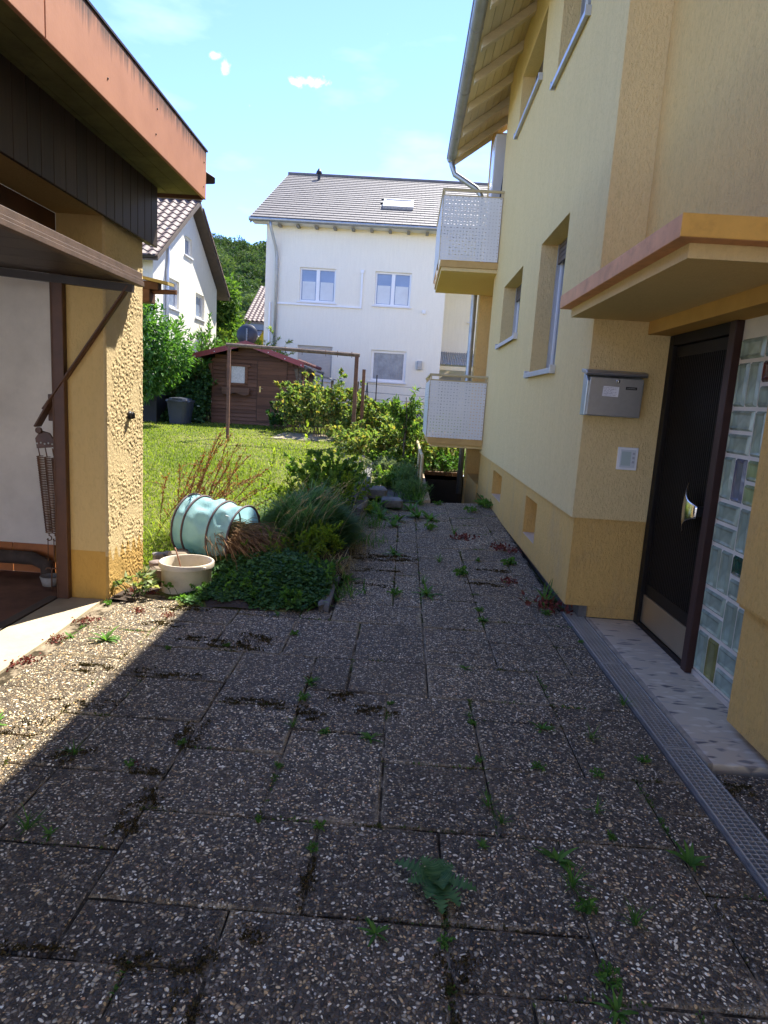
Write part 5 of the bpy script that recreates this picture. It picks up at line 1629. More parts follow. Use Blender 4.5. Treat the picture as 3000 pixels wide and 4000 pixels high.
sheet('planting_bed', -2.02, -.44, 4.38, 9.2, 30, 60, bed_z, SOIL, 'dark soil of the planting bed along the path', 'soil')
sheet('garden_path', -.44, .30, 9.33, 13.5, 12, 40, lambda x, y: terrain_z(x, y) + .012 + .006 * math.sin(x * 9 + y * 6), plain('gritty_path', (.075, .068, .055), .95, .35, 5, .6, 40, grime=.4), 'gritty overgrown path beside the cellar stairwell', 'path')
sheet('worn_lawn_patch', -3.0, -1.6, 14.6, 16.4, 10, 8, lambda x, y: lawn_z(x, y) + .012 - .02 * max(0, abs(x + 2.3) - .5) - .02 * max(0, abs(y - 15.5) - .6), plain('bare_dry_soil', (.30, .24, .16), .95, .25, 5, .5, 40), 'bare dry patch worn in the lawn in front of the shed', 'bare patch')

rs = np.random.default_rng(21)
STO = [plain('sandstone', (.20, .155, .105), .9, .3, 6, .6, 40, grime=.3), plain('grey_stone', (.17, .155, .14), .9, .3, 6, .6, 40, grime=.3), plain('pink_stone', (.20, .15, .125), .9, .25, 6, .5, 40)]


def stone(name, c, sz, rot=0, mat=None, rough=.12, label=None, cat=None, group=None, parent=None, seed=0, flat=False):
    """hewn stone: a subdivided box pushed about by noise"""
    import bmesh
    bm = bmesh.new(); bmesh.ops.create_cube(bm, size=1); bmesh.ops.bevel(bm, geom=bm.edges[:], offset=.12, segments=1, affect='EDGES')
    bmesh.ops.subdivide_edges(bm, edges=bm.edges[:], cuts=1, use_grid_fill=True)
    R = Matrix.Rotation(rot, 3, 'Z')
    for v in bm.verts:
        d = mnoise.noise_vector(v.co * 2.3 + Vector((seed * 3.1, seed, 0))) * rough
        v.co = R @ Vector(((v.co.x + d.x) * sz[0], (v.co.y + d.y) * sz[1], (v.co.z + d.z + .5) * sz[2]))
    bmesh.ops.recalc_face_normals(bm, faces=bm.faces)
    me = bpy.data.meshes.new(name); bm.to_mesh(me); bm.free()
    o = link_mesh(name, me, mat or STO[seed % 3], None, c)
    return tag(o, label, cat, group)


stone('step_block', (-.36, 9.35, .02), (.34, .34, .15), .12, CONCD, .05, 'upper grey concrete step block beside the bed edging', 'step', 'step blocks up to the lawn', seed=1)
stone('step_block', (-.10, 8.85, -.02), (.28, .30, .12), .1, CONCD, .05, 'lower grey concrete step block standing on the path', 'step', 'step blocks up to the lawn', seed=2)
EDG = [(-.50, 8.05, .05, .20, 'nearest'), (-.53, 9.15, .07, .2, 'second'), (-.57, 10.25, .08, .2, 'third'), (-.60, 11.35, .10, .2, 'fourth'), (-.62, 12.45, .12, .2, 'farthest')]
for i, (x, y, z, h, w) in enumerate(EDG):
    stone('edging_stone', (x, y, z - .1), (.16, 1.07, h), -.03, CONCD, .035, w + ' long weathered concrete edging stone beside the path', 'edging stone', 'edging stones between path and lawn', seed=4 + i)
for i, y in enumerate((4.75, 5.4, 6.05)):
    stone('bed_stone', (-.50, y, -.13), (.09, .56, .085 + .015 * i), .03, CONCD, .16, ('front', 'middle', 'rear')[i] + ' rough grey border stone half hidden by weeds at the bed edge', 'border stone', 'border stones of the bed', seed=10 + i)
for i, (x, y, z, a, b, c, r, lb) in enumerate([(-1.80, 4.98, -.10, .26, .13, .10, .1, 'flat tan stone lying between the garage corner and the white bucket'), (-1.78, 5.16, -.03, .17, .14, .12, .4, 'upright squared tan stone at the rim of the turquoise bag'),
                                               (-1.93, 5.10, -.07, .12, .10, .09, .8, 'small grey stone at the foot of the rough garage wall'), (-1.90, 5.28, -.03, .10, .09, .08, .2, 'rounded grey rubble stone behind the garage corner'), (-1.83, 5.36, -.01, .09, .08, .07, 1.1, 'little pinkish stone on the rubble behind the bucket'),
                                               (-1.97, 5.22, -.02, .09, .08, .07, .5, 'pale rubble stone touching the garage wall')]):
    stone('stone', (x, y, z), (a, b, c), r, STO[0] if i < 2 else STO[1 if i % 2 else 2], .2, lb, 'stone', 'stones by the garage corner', seed=30 + i)

# ------------------------------------------------------------------ bucket, turquoise bag, straw
bk = thing('bucket', 'cream plastic bucket with oval rim standing in the clover', 'bucket', (-1.595, 4.80, -.14))
BKT = plain('cream_plastic', (.60, .52, .40), .45, .06, 4, .05, grime=.25)
m = MB()
m.lathe([(0, 0), (.176, 0), (.181, .01), (.188, .235), (.192, .24), (.192, .215), (.204, .213), (.206, .245), (.200, .252), (.190, .252), (.184, .245), (.174, .022), (0, .02)], (-1.595, 4.80, -.135), 36)
m.build('shell', BKT, bk, smooth=False)
b_ = bk.children[0]; b_.data.polygons.foreach_set('use_smooth', [True] * len(b_.data.polygons)); md = b_.modifiers.new('edge', 'EDGE_SPLIT'); md.split_angle = math.radians(45)
m = MB(); m.box(-1.445, -1.41, 4.672, 4.69, .088, .106); m.build('lug', BKT, bk, bevel=.004)
m = MB(); m.tube([(-1.60, 4.78, -.10), (-1.66, 4.82, .10), (-1.70, 4.86, .175), (-1.715, 4.88, .19)], .006, 6); tw = m.build('dry_stalk', plain('reddish_dry_stalk', (.22, .10, .055), .8), smooth=True); tag(tw, 'reddish dry stalk leaning in the cream bucket', 'stalk')

bg = thing('garden_bag', 'turquoise pop-up garden waste bag with brown hoops lying on its side', 'garden bag', (-1.6, 5.5, -.08))
TUR = NT('turquoise_fabric')
tcol = TUR.ramp(TUR.noise(5, 6, .6), [(.3, (.27, .52, .56)), (.7, (.38, .64, .66))])
tcol = TUR.mix(TUR.math('MULTIPLY', TUR.noise(3, 5, .7), .35), tcol, (.42, .56, .50))
TUR.bump(TUR.noise(7, 3, .5, TUR.map((3, 1, 1)), .8), .35, .03)
TUR.fin(tcol, .7, 0, .25)
trn = TUR.n('ShaderNodeBsdfTranslucent'); TUR.t.links.new(tcol, trn.inputs['Color'])
mx = TUR.n('ShaderNodeMixShader'); mx.inputs[0].default_value = .38
TUR.t.links.new(TUR.b.outputs[0], mx.inputs[1]); TUR.t.links.new(trn.outputs[0], mx.inputs[2]); TUR.t.links.new(mx.outputs[0], TUR.out.inputs['Surface'])
TURM = TUR.m
axd = Vector((.94, -.30, -.09)).normalized()
c0 = Vector((-1.845, 5.60, .245)); LEN = .56; RAD = .262
aa = axd.cross(Vector((0, 0, 1))).normalized(); bb = aa.cross(axd)


def bagp(s, th, r):
    return c0 + axd * s + (aa * math.cos(th) + bb * math.sin(th)) * r


nu, nv = 72, 36
V = []; F = []
rb = random.Random(2)
ph = [rb.uniform(0, 6.3) for _ in range(8)]
hoops = [.015, .115, .36, .555]
for j in range(nv + 1):
    s = .0 + LEN * j / nv
    dmin = min(abs(s - h) for h in hoops)
    slack = min(1, dmin / .06)
    for i in range(nu):
        th = 2 * PI * i / nu
        w = .014 * math.sin(3 * th + ph[0] + s * 9) + .010 * math.sin(7 * th + ph[1] - s * 14) + .007 * math.sin(11 * th + ph[2] + s * 22)
        top = max(0, math.sin(th)) ** 2
        V.append(bagp(s, th, RAD + slack * (w - .014 - .022 * top * math.sin(PI * (s % .27) / .27))))
for j in range(nv):
    for i in range(nu):
        a = j * nu + i; b = j * nu + (i + 1) % nu
        F.append((a, b, b + nu, a + nu))
V.append(bagp(.01, 0, 0)); 
for i in range(nu): F.append((i, len(V) - 1, (i + 1) % nu))
mm = MB(); mm.v = [tuple(p) for p in V]; mm.f = F; mm.mi = [0] * len(F)
mm.build('shell', TURM, bg, smooth=True)
HOOP = plain('dark_mauve_binding', (.105, .072, .078), .7, .15, 8, .2, 100)
for h in hoops:
    m = MB(); m.tube([bagp(h, 2 * PI * i / 40, RAD + .003) for i in range(40)], .0095, 6, closed=True); m.build('hoop', HOOP, bg, smooth=True)
m = MB()
for q, (a0, r0) in enumerate(((.78 * PI, .022),)):
    for i in range(10):
        t0 = a0 + .55 * (i / 10); t1 = a0 + .55 * ((i + 1) / 10)
        m.bar(bagp(.53 - .01 * math.sin(i), t0, RAD + r0), bagp(.53 - .01 * math.sin(i + 1), t1, RAD + r0), .05 - .012 * abs(i - 5) / 5, .006, axd)
m.bar(bagp(.47, .93 * PI, RAD + .012), bagp(.555, .93 * PI, RAD + .012), .045, .005, bb)
m.build('handle_strap', plain('black_webbing', (.012, .012, .014), .7, .2), bg)
m = MB(); m.bar(bagp(.50, .30 * PI, RAD - .03), bagp(.46, .30 * PI, RAD - .03), .05, .002, bb); m.build('care_label', PVC, bg)
# dry stalks spilling out of the bag
n = 2600
st = rs.uniform(.28, .60, n); a_ = rs.uniform(-PI, PI, n); rr_ = RAD * .86 * np.sqrt(rs.uniform(0, 1, n))
low = np.minimum(np.sin(a_) * rr_, .06 - .1 * rs.uniform(0, 1, n))
base = np.array([tuple(c0 + axd * s + aa * (math.cos(t) * r) + bb * l) for s, t, r, l in zip(st, a_, rr_, low)])
az = rs.normal(math.atan2(axd.y, axd.x) + .05, .42, n)
ln = rs.uniform(.12, .40, n); el = rs.normal(.05, .28, n)
d = np.stack([np.cos(az) * np.cos(el), np.sin(az) * np.cos(el), np.sin(el)], 1)
tt = np.linspace(0, 1, 5)
paths = np.stack([base + d * (ln * s)[:, None] - np.array([0, 0, 1]) * (ln * .40 * s * s)[:, None] + rs.normal(0, .008, (n, 3)) for s in tt], 1)
paths[..., 2] = np.maximum(paths[..., 2], -.075 + rs.uniform(0, .12, (n, 1)))
V, F = stems(paths, .0034, .002)
tn = np.repeat(rs.uniform(0, 1, n), 12); 
STRAW = leafmat('dry_straw', (.12, .060, .03), (.44, .26, .12), .2, .7)
so = fast_mesh('straw_heap', V, F, STRAW, tint=np.tile(rs.uniform(0, 1, n), (12, 1)).ravel(), kind='stuff'); tag(so, 'heap of dry brown stalks spilling from the turquoise bag', 'dry stalks')

# ------------------------------------------------------------------ leaf materials
L_CLOV = leafmat('clover_leaf', (0.031, 0.093, 0.027), (0.102, 0.212, 0.051), .25)
L_BUSH = leafmat('feathery_leaf', (.085, .18, .080), (.25, .36, .17), .5)
L_YEL = leafmat('yellow_green_leaf', (0.095, 0.162, 0.016), (0.270, 0.338, 0.041), .5)
L_MID = leafmat('mid_green_leaf', (0.051, 0.116, 0.022), (0.174, 0.275, 0.051), .42, extra=(0.319, 0.348, 0.087))
L_RASP = leafmat('raspberry_leaf', (0.060, 0.120, 0.033), (0.225, 0.300, 0.090), .42, extra=(0.450, 0.330, 0.090))
L_DARK = leafmat('dark_ivy_leaf', (0.016, 0.048, 0.016), (0.064, 0.136, 0.035), .28)
L_ELDER = leafmat('elder_leaf', (0.037, 0.111, 0.024), (0.145, 0.281, 0.060), .4)
L_WALN = leafmat('walnut_leaf', (0.030, 0.083, 0.018), (0.165, 0.255, 0.045), .4)
L_WEED = leafmat('weed_leaf', (0.053, 0.135, 0.024), (0.150, 0.300, 0.053), .4)
L_GREY = leafmat('silvery_leaf', (.14, .18, .12), (.30, .34, .24), .3)
L_DRY = leafmat('dry_grass', (.28, .21, .10), (.50, .40, .22), .3, .7)
L_RUST = leafmat('rust_seed', (.16, .055, .018), (.38, .17, .05), .25, .7)
L_RED = leafmat('red_stonecrop', (.11, .022, .020), (.30, .09, .07), .2)
L_GRASS = leafmat('grass_blade', (.115, .165, .018), (.26, .31, .05), .5, extra=(.42, .37, .14))
L_ROSE = leafmat('crimson_petal', (.28, .02, .03), (.45, .05, .06), .3)
L_WHITE = leafmat('white_petal', (.6, .6, .6), (.8, .8, .8), .3)
L_MOSS = leafmat('moss', (.050, .038, .016), (.13, .090, .030), .1, .9)
S_GRN = plain('green_stem', (.07, .11, .03), .6)
S_BRN = plain('brown_stem', (.10, .065, .035), .8, .2)
S_RST = plain('rust_stem', (.20, .095, .04), .8, .2)
BARK = plain('grey_bark', (.10, .08, .06), .9, .35, 9, .8, 30, dist=.02)

# ------------------------------------------------------------------ lawn grass
n = 150000
y = 5.2 + 13.0 * rs.uniform(0, 1, n) ** 1.35
xl = np.where(y < 9, -1.25 + .0 * y, -.75)
x = xl - rs.uniform(0, 1, n) * np.minimum(9.5, 1.2 + .55 * y)
keep = ~((np.abs(x + 2.3) < .55 * rs.uniform(.5, 1.2, n)) & (np.abs(y - 15.5) < .7)) & ~((x > -5.5) & (x < -2.9) & (y > 17.9))
dry = np.sin(x * 1.1 + 2) * np.sin(y * .7 + 1) + .6 * np.sin(x * 2.7 + y * 1.9)
keep &= rs.uniform(0, 1, n) > np.clip(.25 + .3 * dry, 0, .75)
x, y, dry = x[keep], y[keep], dry[keep]; n = len(x)
z = np.array([lawn_z(a, b) for a, b in zip(x, y)])
P = np.stack([x, y, z - .005], 1)
az = rs.uniform(0, 2 * PI, n); el = rs.uniform(.5, 1.4, n); L = rs.uniform(.018, .052, n) * (1 + .5 * (rs.uniform(0, 1, n) > .93)); W = rs.uniform(.004, .009, n) * (1 + y / 14)
D = np.stack([np.cos(az) * np.cos(el), np.sin(az) * np.cos(el), np.sin(el)], 1); S = np.stack([-np.sin(az), np.cos(az), az * 0], 1) * W[:, None]
V = np.stack([P - S, P + S, P + D * L[:, None]], 1).reshape(-1, 3)
F = np.arange(3 * n).reshape(-1, 3)
g = fast_mesh('grass', V, F, L_GRASS, tint=np.clip(rs.normal(.38 + .18 * dry, .22), 0, 1), kind='stuff'); tag(g, 'short sunlit grass of the lawn', 'grass')

# ------------------------------------------------------------------ clover patch, dry grass, moss
n = 5200
x = rs.uniform(-1.82, -.50, n); y = 4.40 + .95 * rs.uniform(0, 1, n) ** .9
edge = 4.44 + .06 * np.sin(x * 9) + .05 * np.sin(x * 23 + 1) + .55 * np.clip((-1.42 - x) / .35, 0, 1)
keep = (y > edge) & ~(((x + 1.595) ** 2 + (y - 4.80) ** 2) < .20 ** 2)
x, y = x[keep], y[keep]; n = len(x)
hgt = .02 + .10 * np.clip((y - edge[keep]) / .45, 0, 1) * rs.uniform(.3, 1, n) * np.clip((x + 1.75) / .5, .15, 1) + .03 * np.sin(x * 6 + y * 4)
z = np.array([bed_z(a, b) for a, b in zip(x, y)]) + np.maximum(hgt, .015)
P = np.stack([x, y, z], 1)
P3 = np.repeat(P, 3, 0); az = np.repeat(rs.uniform(0, 6.3, n), 3) + np.tile([0, 2.1, 4.2], n)
D = np.stack([np.cos(az), np.sin(az), rs.normal(.05, .25, 3 * n)], 1); N = nrm(np.array([0, 0, 1]) + rs.normal(0, .3, (3 * n, 3)))
sz = np.repeat(rs.uniform(.012, .040, n), 3)
V1, F1 = leaves(P3, D, N, sz, sz * .95, .12, .6)
stp = np.stack([P - [0, 0, .001] - np.stack([rs.normal(0, .02, n), rs.normal(0, .02, n), np.maximum(hgt, .02)], 1) * t for t in (1, .5, 0)], 1)
V2, F2 = stems(stp, .0016, .0012)
F2 = tri(F2)
V, F = join([(V1, F1), (V2, F2)])
tn = np.concatenate([np.repeat(np.repeat(rs.uniform(0, 1, n), 3), 2), np.full(len(F2), .5)])
tag(fast_mesh('clover_patch', V, F, L_CLOV, tint=tn, kind='stuff'), 'patch of dark green clover round the bucket and bag', 'clover')


def rosette(name, label, cat, c, n, L, W, el=(.3, 1.1), bend=1.0, mat=None, group=None, rg=rs, jit=.03, segs=4, stalks=0, sh=.12, col=(0, 1)):
    az = rg.uniform(0, 2 * PI, n)
    P = np.array(c) + np.stack([rg.normal(0, jit, n), rg.normal(0, jit, n), np.zeros(n)], 1)
    V, F = blades(P, az, rg.uniform(el[0], el[1], n), L * rg.uniform(.5, 1.1, n), W * rg.uniform(.6, 1.1, n), bend * rg.uniform(.6, 1.3, n), segs)
    t = np.tile(rg.uniform(col[0], col[1], n), (segs, 1)).ravel() if False else np.repeat(rg.uniform(col[0], col[1], n), 1)
    tn = np.tile(t[:, None], (1, segs)).ravel()
    o = fast_mesh(name, V, F, mat or L_WEED, loc=c, tint=tn)
    tag(o, label, cat, group)
    return o


for (x, y, H, w, lb) in ((-1.05, 4.72, .22, .16, 'taller leafy weed poking through the middle of the clover'), (-.72, 4.62, .18, .16, 'leafy weed near the right end of the clover'), (-1.25, 4.95, .20, .14, 'leafy weed between the clover and the bag'), (-.62, 5.05, .26, .16, 'straggling weed at the rear right of the clover')):
    shrub('straggling_weed', lb, 'plant', (x, y, bed_z(x, y)), H, w, 16, 12, .042, .026, L_WEED, S_GRN, 'straggling weeds in the clover', jit=.10, rg=rs, stem_r=.0025)

# feathery dark green cushion bush in the bed
fb = thing('feathery_bush', 'large dark green feathery cushion bush in the shade beside the path', 'bush', (-.88, 6.35, 0))
n = 24000
u = rs.uniform(0, 2 * PI, n); r = np.sqrt(rs.uniform(0, 1, n))
P = np.stack([-.90 + .40 * r * np.cos(u), 6.35 + .62 * r * np.sin(u), .0 + .46 * np.sqrt(np.maximum(0, 1 - r ** 2)) * rs.uniform(.15, 1, n) * (.72 + .30 * np.sin(5.5 * r * np.cos(u) + 1) * np.sin(6.5 * r * np.sin(u)) + .12 * np.sin(13 * u))], 1)
az = np.where(rs.uniform(0, 1, n) < .5, u, rs.normal(-.3, .9, n))
V, F = blades(P, az, rs.uniform(.35, 1.25, n) * (1 - .4 * r), rs.uniform(.10, .24, n) * np.where(rs.uniform(0, 1, n) > .95, 1.7, 1), .0075, .5, 3, .3)
fast_mesh('foliage', V, F, L_BUSH, fb, tint=np.repeat(np.clip(rs.normal(.35, .25, n), 0, 1), 3))
br = branches((-.90, 6.35, -.02), 60, .45, .45, rg=rs); V, F = stems(br, .006); fast_mesh('stem', V, F, S_BRN, fb)
dg = thing('dry_grass', 'tall pale dry grass stalks arching over the feathery bush', 'dry grass', (-1.0, 5.8, 0))
n = 38
bs = np.stack([rs.normal(-.95, .22, n), rs.normal(5.95, .35, n), np.full(n, .02)], 1)
az = rs.normal(-.1, .9, n); ln = rs.uniform(.5, .85, n); tt = np.linspace(0, 1, 8)
pt = np.stack([bs + np.stack([np.cos(az) * ln * .45 * s ** 1.6, np.sin(az) * ln * .3 * s ** 1.6, ln * (s - .22 * s ** 3)], 1) for s in tt], 1)
V, F = stems(pt, .0022, .001); fast_mesh('stalk', V, F, plain('straw_stalk', (.42, .34, .17), .8), dg)
P, T = along(pt[:, 6:], 7, 0, rs); V, F = leaves(P, T + rs.normal(0, .25, T.shape), rs.normal(0, 1, T.shape), .03, .006); fast_mesh('seed_head', V, F, L_DRY, dg, tint=rs.uniform(0, 1, len(F)))

for (x, y, H, w, lb) in ((-.62, 6.95, .75, .22, 'loose tall weed with thin stems behind the feathery bush at the path edge'), (-.60, 5.55, .50, .18, 'loose pale weed at the near end of the feathery bush'), (-1.28, 7.2, .55, .24, 'light green weed between the goldenrod and the rose bush')):
    shrub('meadow_weed', lb, 'plant', (x, y, bed_z(x, y) if x > -1.3 else .1), H, w, 22, 22, .04, .014, L_YEL, S_GRN, 'loose tall weeds of the bed', jit=.10, rg=rs, sub=3, twig=.12, up=.6, stem_r=.003)

# rust coloured seed stems leaning by the garage corner
for (nm, lb, bs_, nb, H, ln_) in (('dock_plant', 'tall rust-brown seeding stems leaning over the lawn behind the garage corner', (-2.0, 6.0, .0), 30, 1.2, (.34, .0)),):
    rt = thing(nm, lb, 'plant', bs_)
    b = branches(bs_, nb, H, .30, k=9, droop=.1, lean=ln_, jit=.16, rg=rs, hvar=.35)
    tw = []
    P, T = along(b, 5, .3, rs); ln2 = rs.uniform(.05, .2, (len(P), 1)); d = nrm(T + rs.normal(0, .5, T.shape) + [0, 0, .2])
    tw = np.stack([P + d * ln2 * s for s in np.linspace(0, 1, 4)], 1)
    V, F = join([stems(b, .0055, .003), stems(tw, .003, .002)]); fast_mesh('stem', V, F, S_RST, rt)
    P1, T1 = along(b, 26, .45, rs); P2, T2 = along(tw, 6, .1, rs); P = np.concatenate([P1, P2]); T = np.concatenate([T1, T2])
    V, F = leaves(P, T + rs.normal(0, .8, P.shape), rs.normal(0, 1, P.shape), .024 * rs.uniform(.5, 1.3, len(P)), .015); fast_mesh('seed', V, F, L_RUST, rt, tint=rs.uniform(0, 1, len(F)))
    P, T = along(b, 9, .0, rs); P = P[P[:, 2] < .45]; V, F = leaves(P, rs.normal(0, 1, P.shape) + [.3, 0, .2], rs.normal(0, .4, P.shape) + [0, 0, 1], .06, .014); fast_mesh('foliage', V, F, L_MID, rt, tint=rs.uniform(0, 1, len(F)))
gp = rosette('grass_tuft', 'green grass tuft and stems at the foot of the rust-brown seed stems', 'grass', (-1.85, 5.95, .0), 420, .40, .008, (.7, 1.5), .8, L_GRASS, jit=.16)


def leafy_stalk(name, label, c, H, lean, n, L, W, mat=None, cat='plant', k=10, r=.006, up=.5):
    root = thing(name, label, cat, c)
    tt = np.linspace(0, 1, k)
    p = np.stack([c[0] + lean[0] * tt ** 1.5, c[1] + lean[1] * tt ** 1.5, c[2] + H * tt], 1)[None]
    V, F = stems(p, r, r * .4); fast_mesh('stem', V, F, S_GRN, root)
    t = np.linspace(.12, 1, n); az = np.arange(n) * 2.4 + rs.normal(0, .3, n)
    P = np.stack([np.interp(t, tt, p[0, :, i]) for i in range(3)], 1)
    V, F = blades(P, az, up + .9 * t ** 4, L * (1.05 - .55 * t ** 2), W * (1.05 - .5 * t ** 2), 1.1 - .6 * t, 4)
    fast_mesh('foliage', V, F, mat or L_YEL, root, tint=np.tile(np.clip(.2 + .8 * t + rs.normal(0, .1, n), 0, 1)[:, None], (1, 4)).ravel())
    return root


leafy_stalk('goldenrod', 'tall leafy yellow-green stalk rising behind the turquoise bag', (-1.36, 6.4, .0), .85, (.10, .0), 30, .17, .040)
leafy_stalk('young_weed', 'slim leafy stalk left of the turquoise bag against the lawn', (-1.78, 6.3, .02), .50, (.03, 0), 12, .13, .035, L_MID)
leafy_stalk('evening_primrose', 'thin upright yellow-leaved shoot nearest the lawn left of the rose', (-1.18, 8.1, .12), .95, (-.04, .1), 20, .13, .055)
leafy_stalk('evening_primrose', 'second thin upright shoot behind the rose bush', (-.88, 8.7, .14), .85, (.05, .1), 18, .12, .05, L_MID)
rb_ = shrub('rose_bush', 'low rose bush with broad green leaves and a few crimson flowers above the feathery bush', 'bush', (-.88, 7.75, .08), 1.05, .50, 40, 28, .085, .060, L_MID, S_GRN, jit=.14, tint=(0, .75), rg=rs, flat=.35)
V, F = [], []
pp = []
for (x, y, z) in ((-1.02, 7.35, .33), (-.86, 7.28, .34), (-.69, 7.22, .28), (-.90, 7.4, .26)):
    k = 26; a = rs.uniform(0, 6.3, k); e = rs.uniform(.1, 1.5, k)
    pp.append(blades(np.tile([x, y, z], (k, 1)) + rs.normal(0, .006, (k, 3)), a, e, .055, .03, .7, 3))
V, F = join(pp); fast_mesh('flower', V, F, L_ROSE, rb_, tint=np.repeat(rs.uniform(0, 1, len(F) // 3), 3))
vb = rosette('bellflower_tuft', 'grassy tuft with small violet flowers at the edging stone', 'plant', (-.72, 9.6, .2), 260, .42, .010, (.8, 1.5), .7, L_MID, jit=.14)
k = 40; V, F = leaves(np.array([-.72, 9.55, .5]) + rs.normal(0, .11, (k, 3)) * [1.3, 1, .6], rs.normal(0, 1, (k, 3)), rs.normal(0, 1, (k, 3)), .035, .03)
fl_ = fast_mesh('flower', V, F, leafmat('violet_petal', (.18, .12, .40), (.32, .24, .55), .3), tint=rs.uniform(0, 1, len(F))); fl_.parent = vb; fl_.matrix_parent_inverse = vb.matrix_world.inverted(); vb.location = vb.location
fl_.location = fl_.location - vb.location; fl_.matrix_parent_inverse = Matrix.Identity(4)
sw_ = shrub('mugwort', 'loose pale yellow-green weed with tiny seed heads in front of the feathery bush', 'plant', (-.92, 5.25, -.03), .52, .22, 26, 20, .022, .008, L_YEL, S_GRN, jit=.12, rg=rs, sub=4, twig=.12, up=.6, stem_r=.003, tint=(0, .6))
for i, (x, y, n, L) in enumerate(((-.52, 5.35, 200, .26), (-.46, 6.25, 160, .24), (-.47, 7.1, 170, .28))):
    rosette('dry_tuft', ('nearest', 'middle', 'farthest')[i] + ' straw-coloured dry tuft hanging over the bed edge', 'dry grass', (x, y, -.05), n, L, .006, (.2, 1.3), 1.1, L_DRY, 'dry tufts along the bed edge', jit=.07)

# shrubs at the back of the garden
shrub('raspberry_bush', 'sunlit raspberry bush standing right of the shed door', 'bush', (-2.55, 16.6, .46), 1.75, .66, 60, 30, .105, .075, L_RASP, S_BRN, 'raspberry canes between shed and carpet frame', jit=.22, rg=rs, sub=2, tpow=1.0)
shrub('raspberry_bush', 'tall raspberry canes directly left of the right post of the carpet frame', 'bush', (-1.85, 15.8, .42), 2.3, .62, 60, 30, .10, .07, L_RASP, S_BRN, 'raspberry canes between shed and carpet frame', jit=.25, rg=rs, sub=2)
shrub('raspberry_bush', 'raspberry canes behind the right foot of the carpet frame', 'bush', (-1.05, 15.6, .40), 1.7, .60, 54, 28, .095, .065, L_RASP, S_BRN, 'raspberry canes between shed and carpet frame', jit=.22, rg=rs, sub=2, tint=(0, 1.0))
shrub('raspberry_bush', 'raspberry bush right of the tripod in front of the wire fence', 'bush', (-.35, 15.2, .36), 1.45, .64, 56, 26, .095, .065, L_RASP, S_BRN, 'raspberry canes between shed and carpet frame', jit=.24, rg=rs, sub=2)
shrub('currant_bush', 'dark green currant bush at the right corner of the shed', 'bush', (-3.12, 17.2, .48), .95, .48, 34, 30, .10, .085, L_DARK, S_BRN, jit=.2, rg=rs, tint=(.2, 1))
shrub('bramble', 'low tangle of yellowing brambles below the right carpet frame post', 'bush', (-.80, 13.2, .25), .95, .62, 60, 26, .085, .06, L_RASP, S_BRN, jit=.28, rg=rs, sub=1, tint=(.2, 1))
shrub('bramble', 'spreading bramble with yellow-green leaves left of the handrail', 'bush', (.0, 13.4, .22), 1.15, .62, 64, 26, .085, .06, L_RASP, S_BRN, jit=.26, rg=rs, sub=2, tint=(.15, 1))
shrub('hedge_bush', 'yellow-green hedge bush beyond the cellar stairwell under the lower balcony', 'bush', (.80, 14.6, .05), 1.5, .9, 110, 30, .085, .055, L_RASP, S_BRN, jit=.38, rg=rs, sub=2, tint=(.1, .95))
shrub('hedge_bush', 'lower dark hedge bush hanging over the far rim of the stairwell', 'bush', (.85, 13.65, -.02), .75, .60, 80, 26, .075, .05, L_ELDER, S_BRN, jit=.30, rg=rs)
shrub('lavender', 'silvery grey lavender bush behind the step blocks', 'bush', (-.26, 11.8, .06), .48, .26, 110, 26, .05, .012, L_GREY, S_GRN, jit=.12, rg=rs, up=.8)
shrub('horsetail', 'hazy dark green feathery weed beside the handrail', 'plant', (.10, 10.6, .0), .62, .18, 90, 60, .045, .006, L_BUSH, S_GRN, jit=.12, rg=rs, up=.5, stem_r=.004)
shrub('horsetail', 'tall feathery weed standing between path and stairwell kerb', 'plant', (.16, 9.75, .0), .42, .16, 80, 50, .045, .006, L_BUSH, S_GRN, jit=.10, rg=rs, up=.5, stem_r=.004)
for (x, y, H, w, lb) in ((-.22, 10.6, .30, .22, 'low leafy clump on the garden path beyond the step blocks'), (-.05, 11.2, .38, .22, 'leafy clump on the garden path in front of the lavender'), (.08, 12.3, .40, .26, 'bushy clump at the foot of the peach tree'), (-.42, 12.6, .42, .26, 'leafy clump against the farthest edging stone'), (-.10, 13.0, .45, .30, 'broad-leaved clump where the garden path ends')):
    shrub('path_weed', lb, 'plant', (x, y, terrain_z(x, y)), H, w, 34, 20, .075, .045, L_MID, S_GRN, 'leafy clumps on the garden path', jit=.10, rg=rs)
for (x, y, n, L, lb) in ((-.34, 7.55, 120, .22, 'green grass fringe beside the rose bush at the path edge'), (-.38, 8.35, 160, .28, 'green grass fringe at the foot of the second edging stone'), (-.40, 4.95, 90, .16, 'green grass fringe at the right end of the clover'), (-.36, 6.7, 110, .18, 'green grass fringe under the feathery bush'), (.22, 9.5, 150, .30, 'tall grass at the foot of the handrail')):
    rosette('grass_fringe', lb, 'grass', (x, y, gz(x, y) - .01), n, L, .009, (.5, 1.5), .9, L_WEED, 'grass fringes of the path', jit=.09)
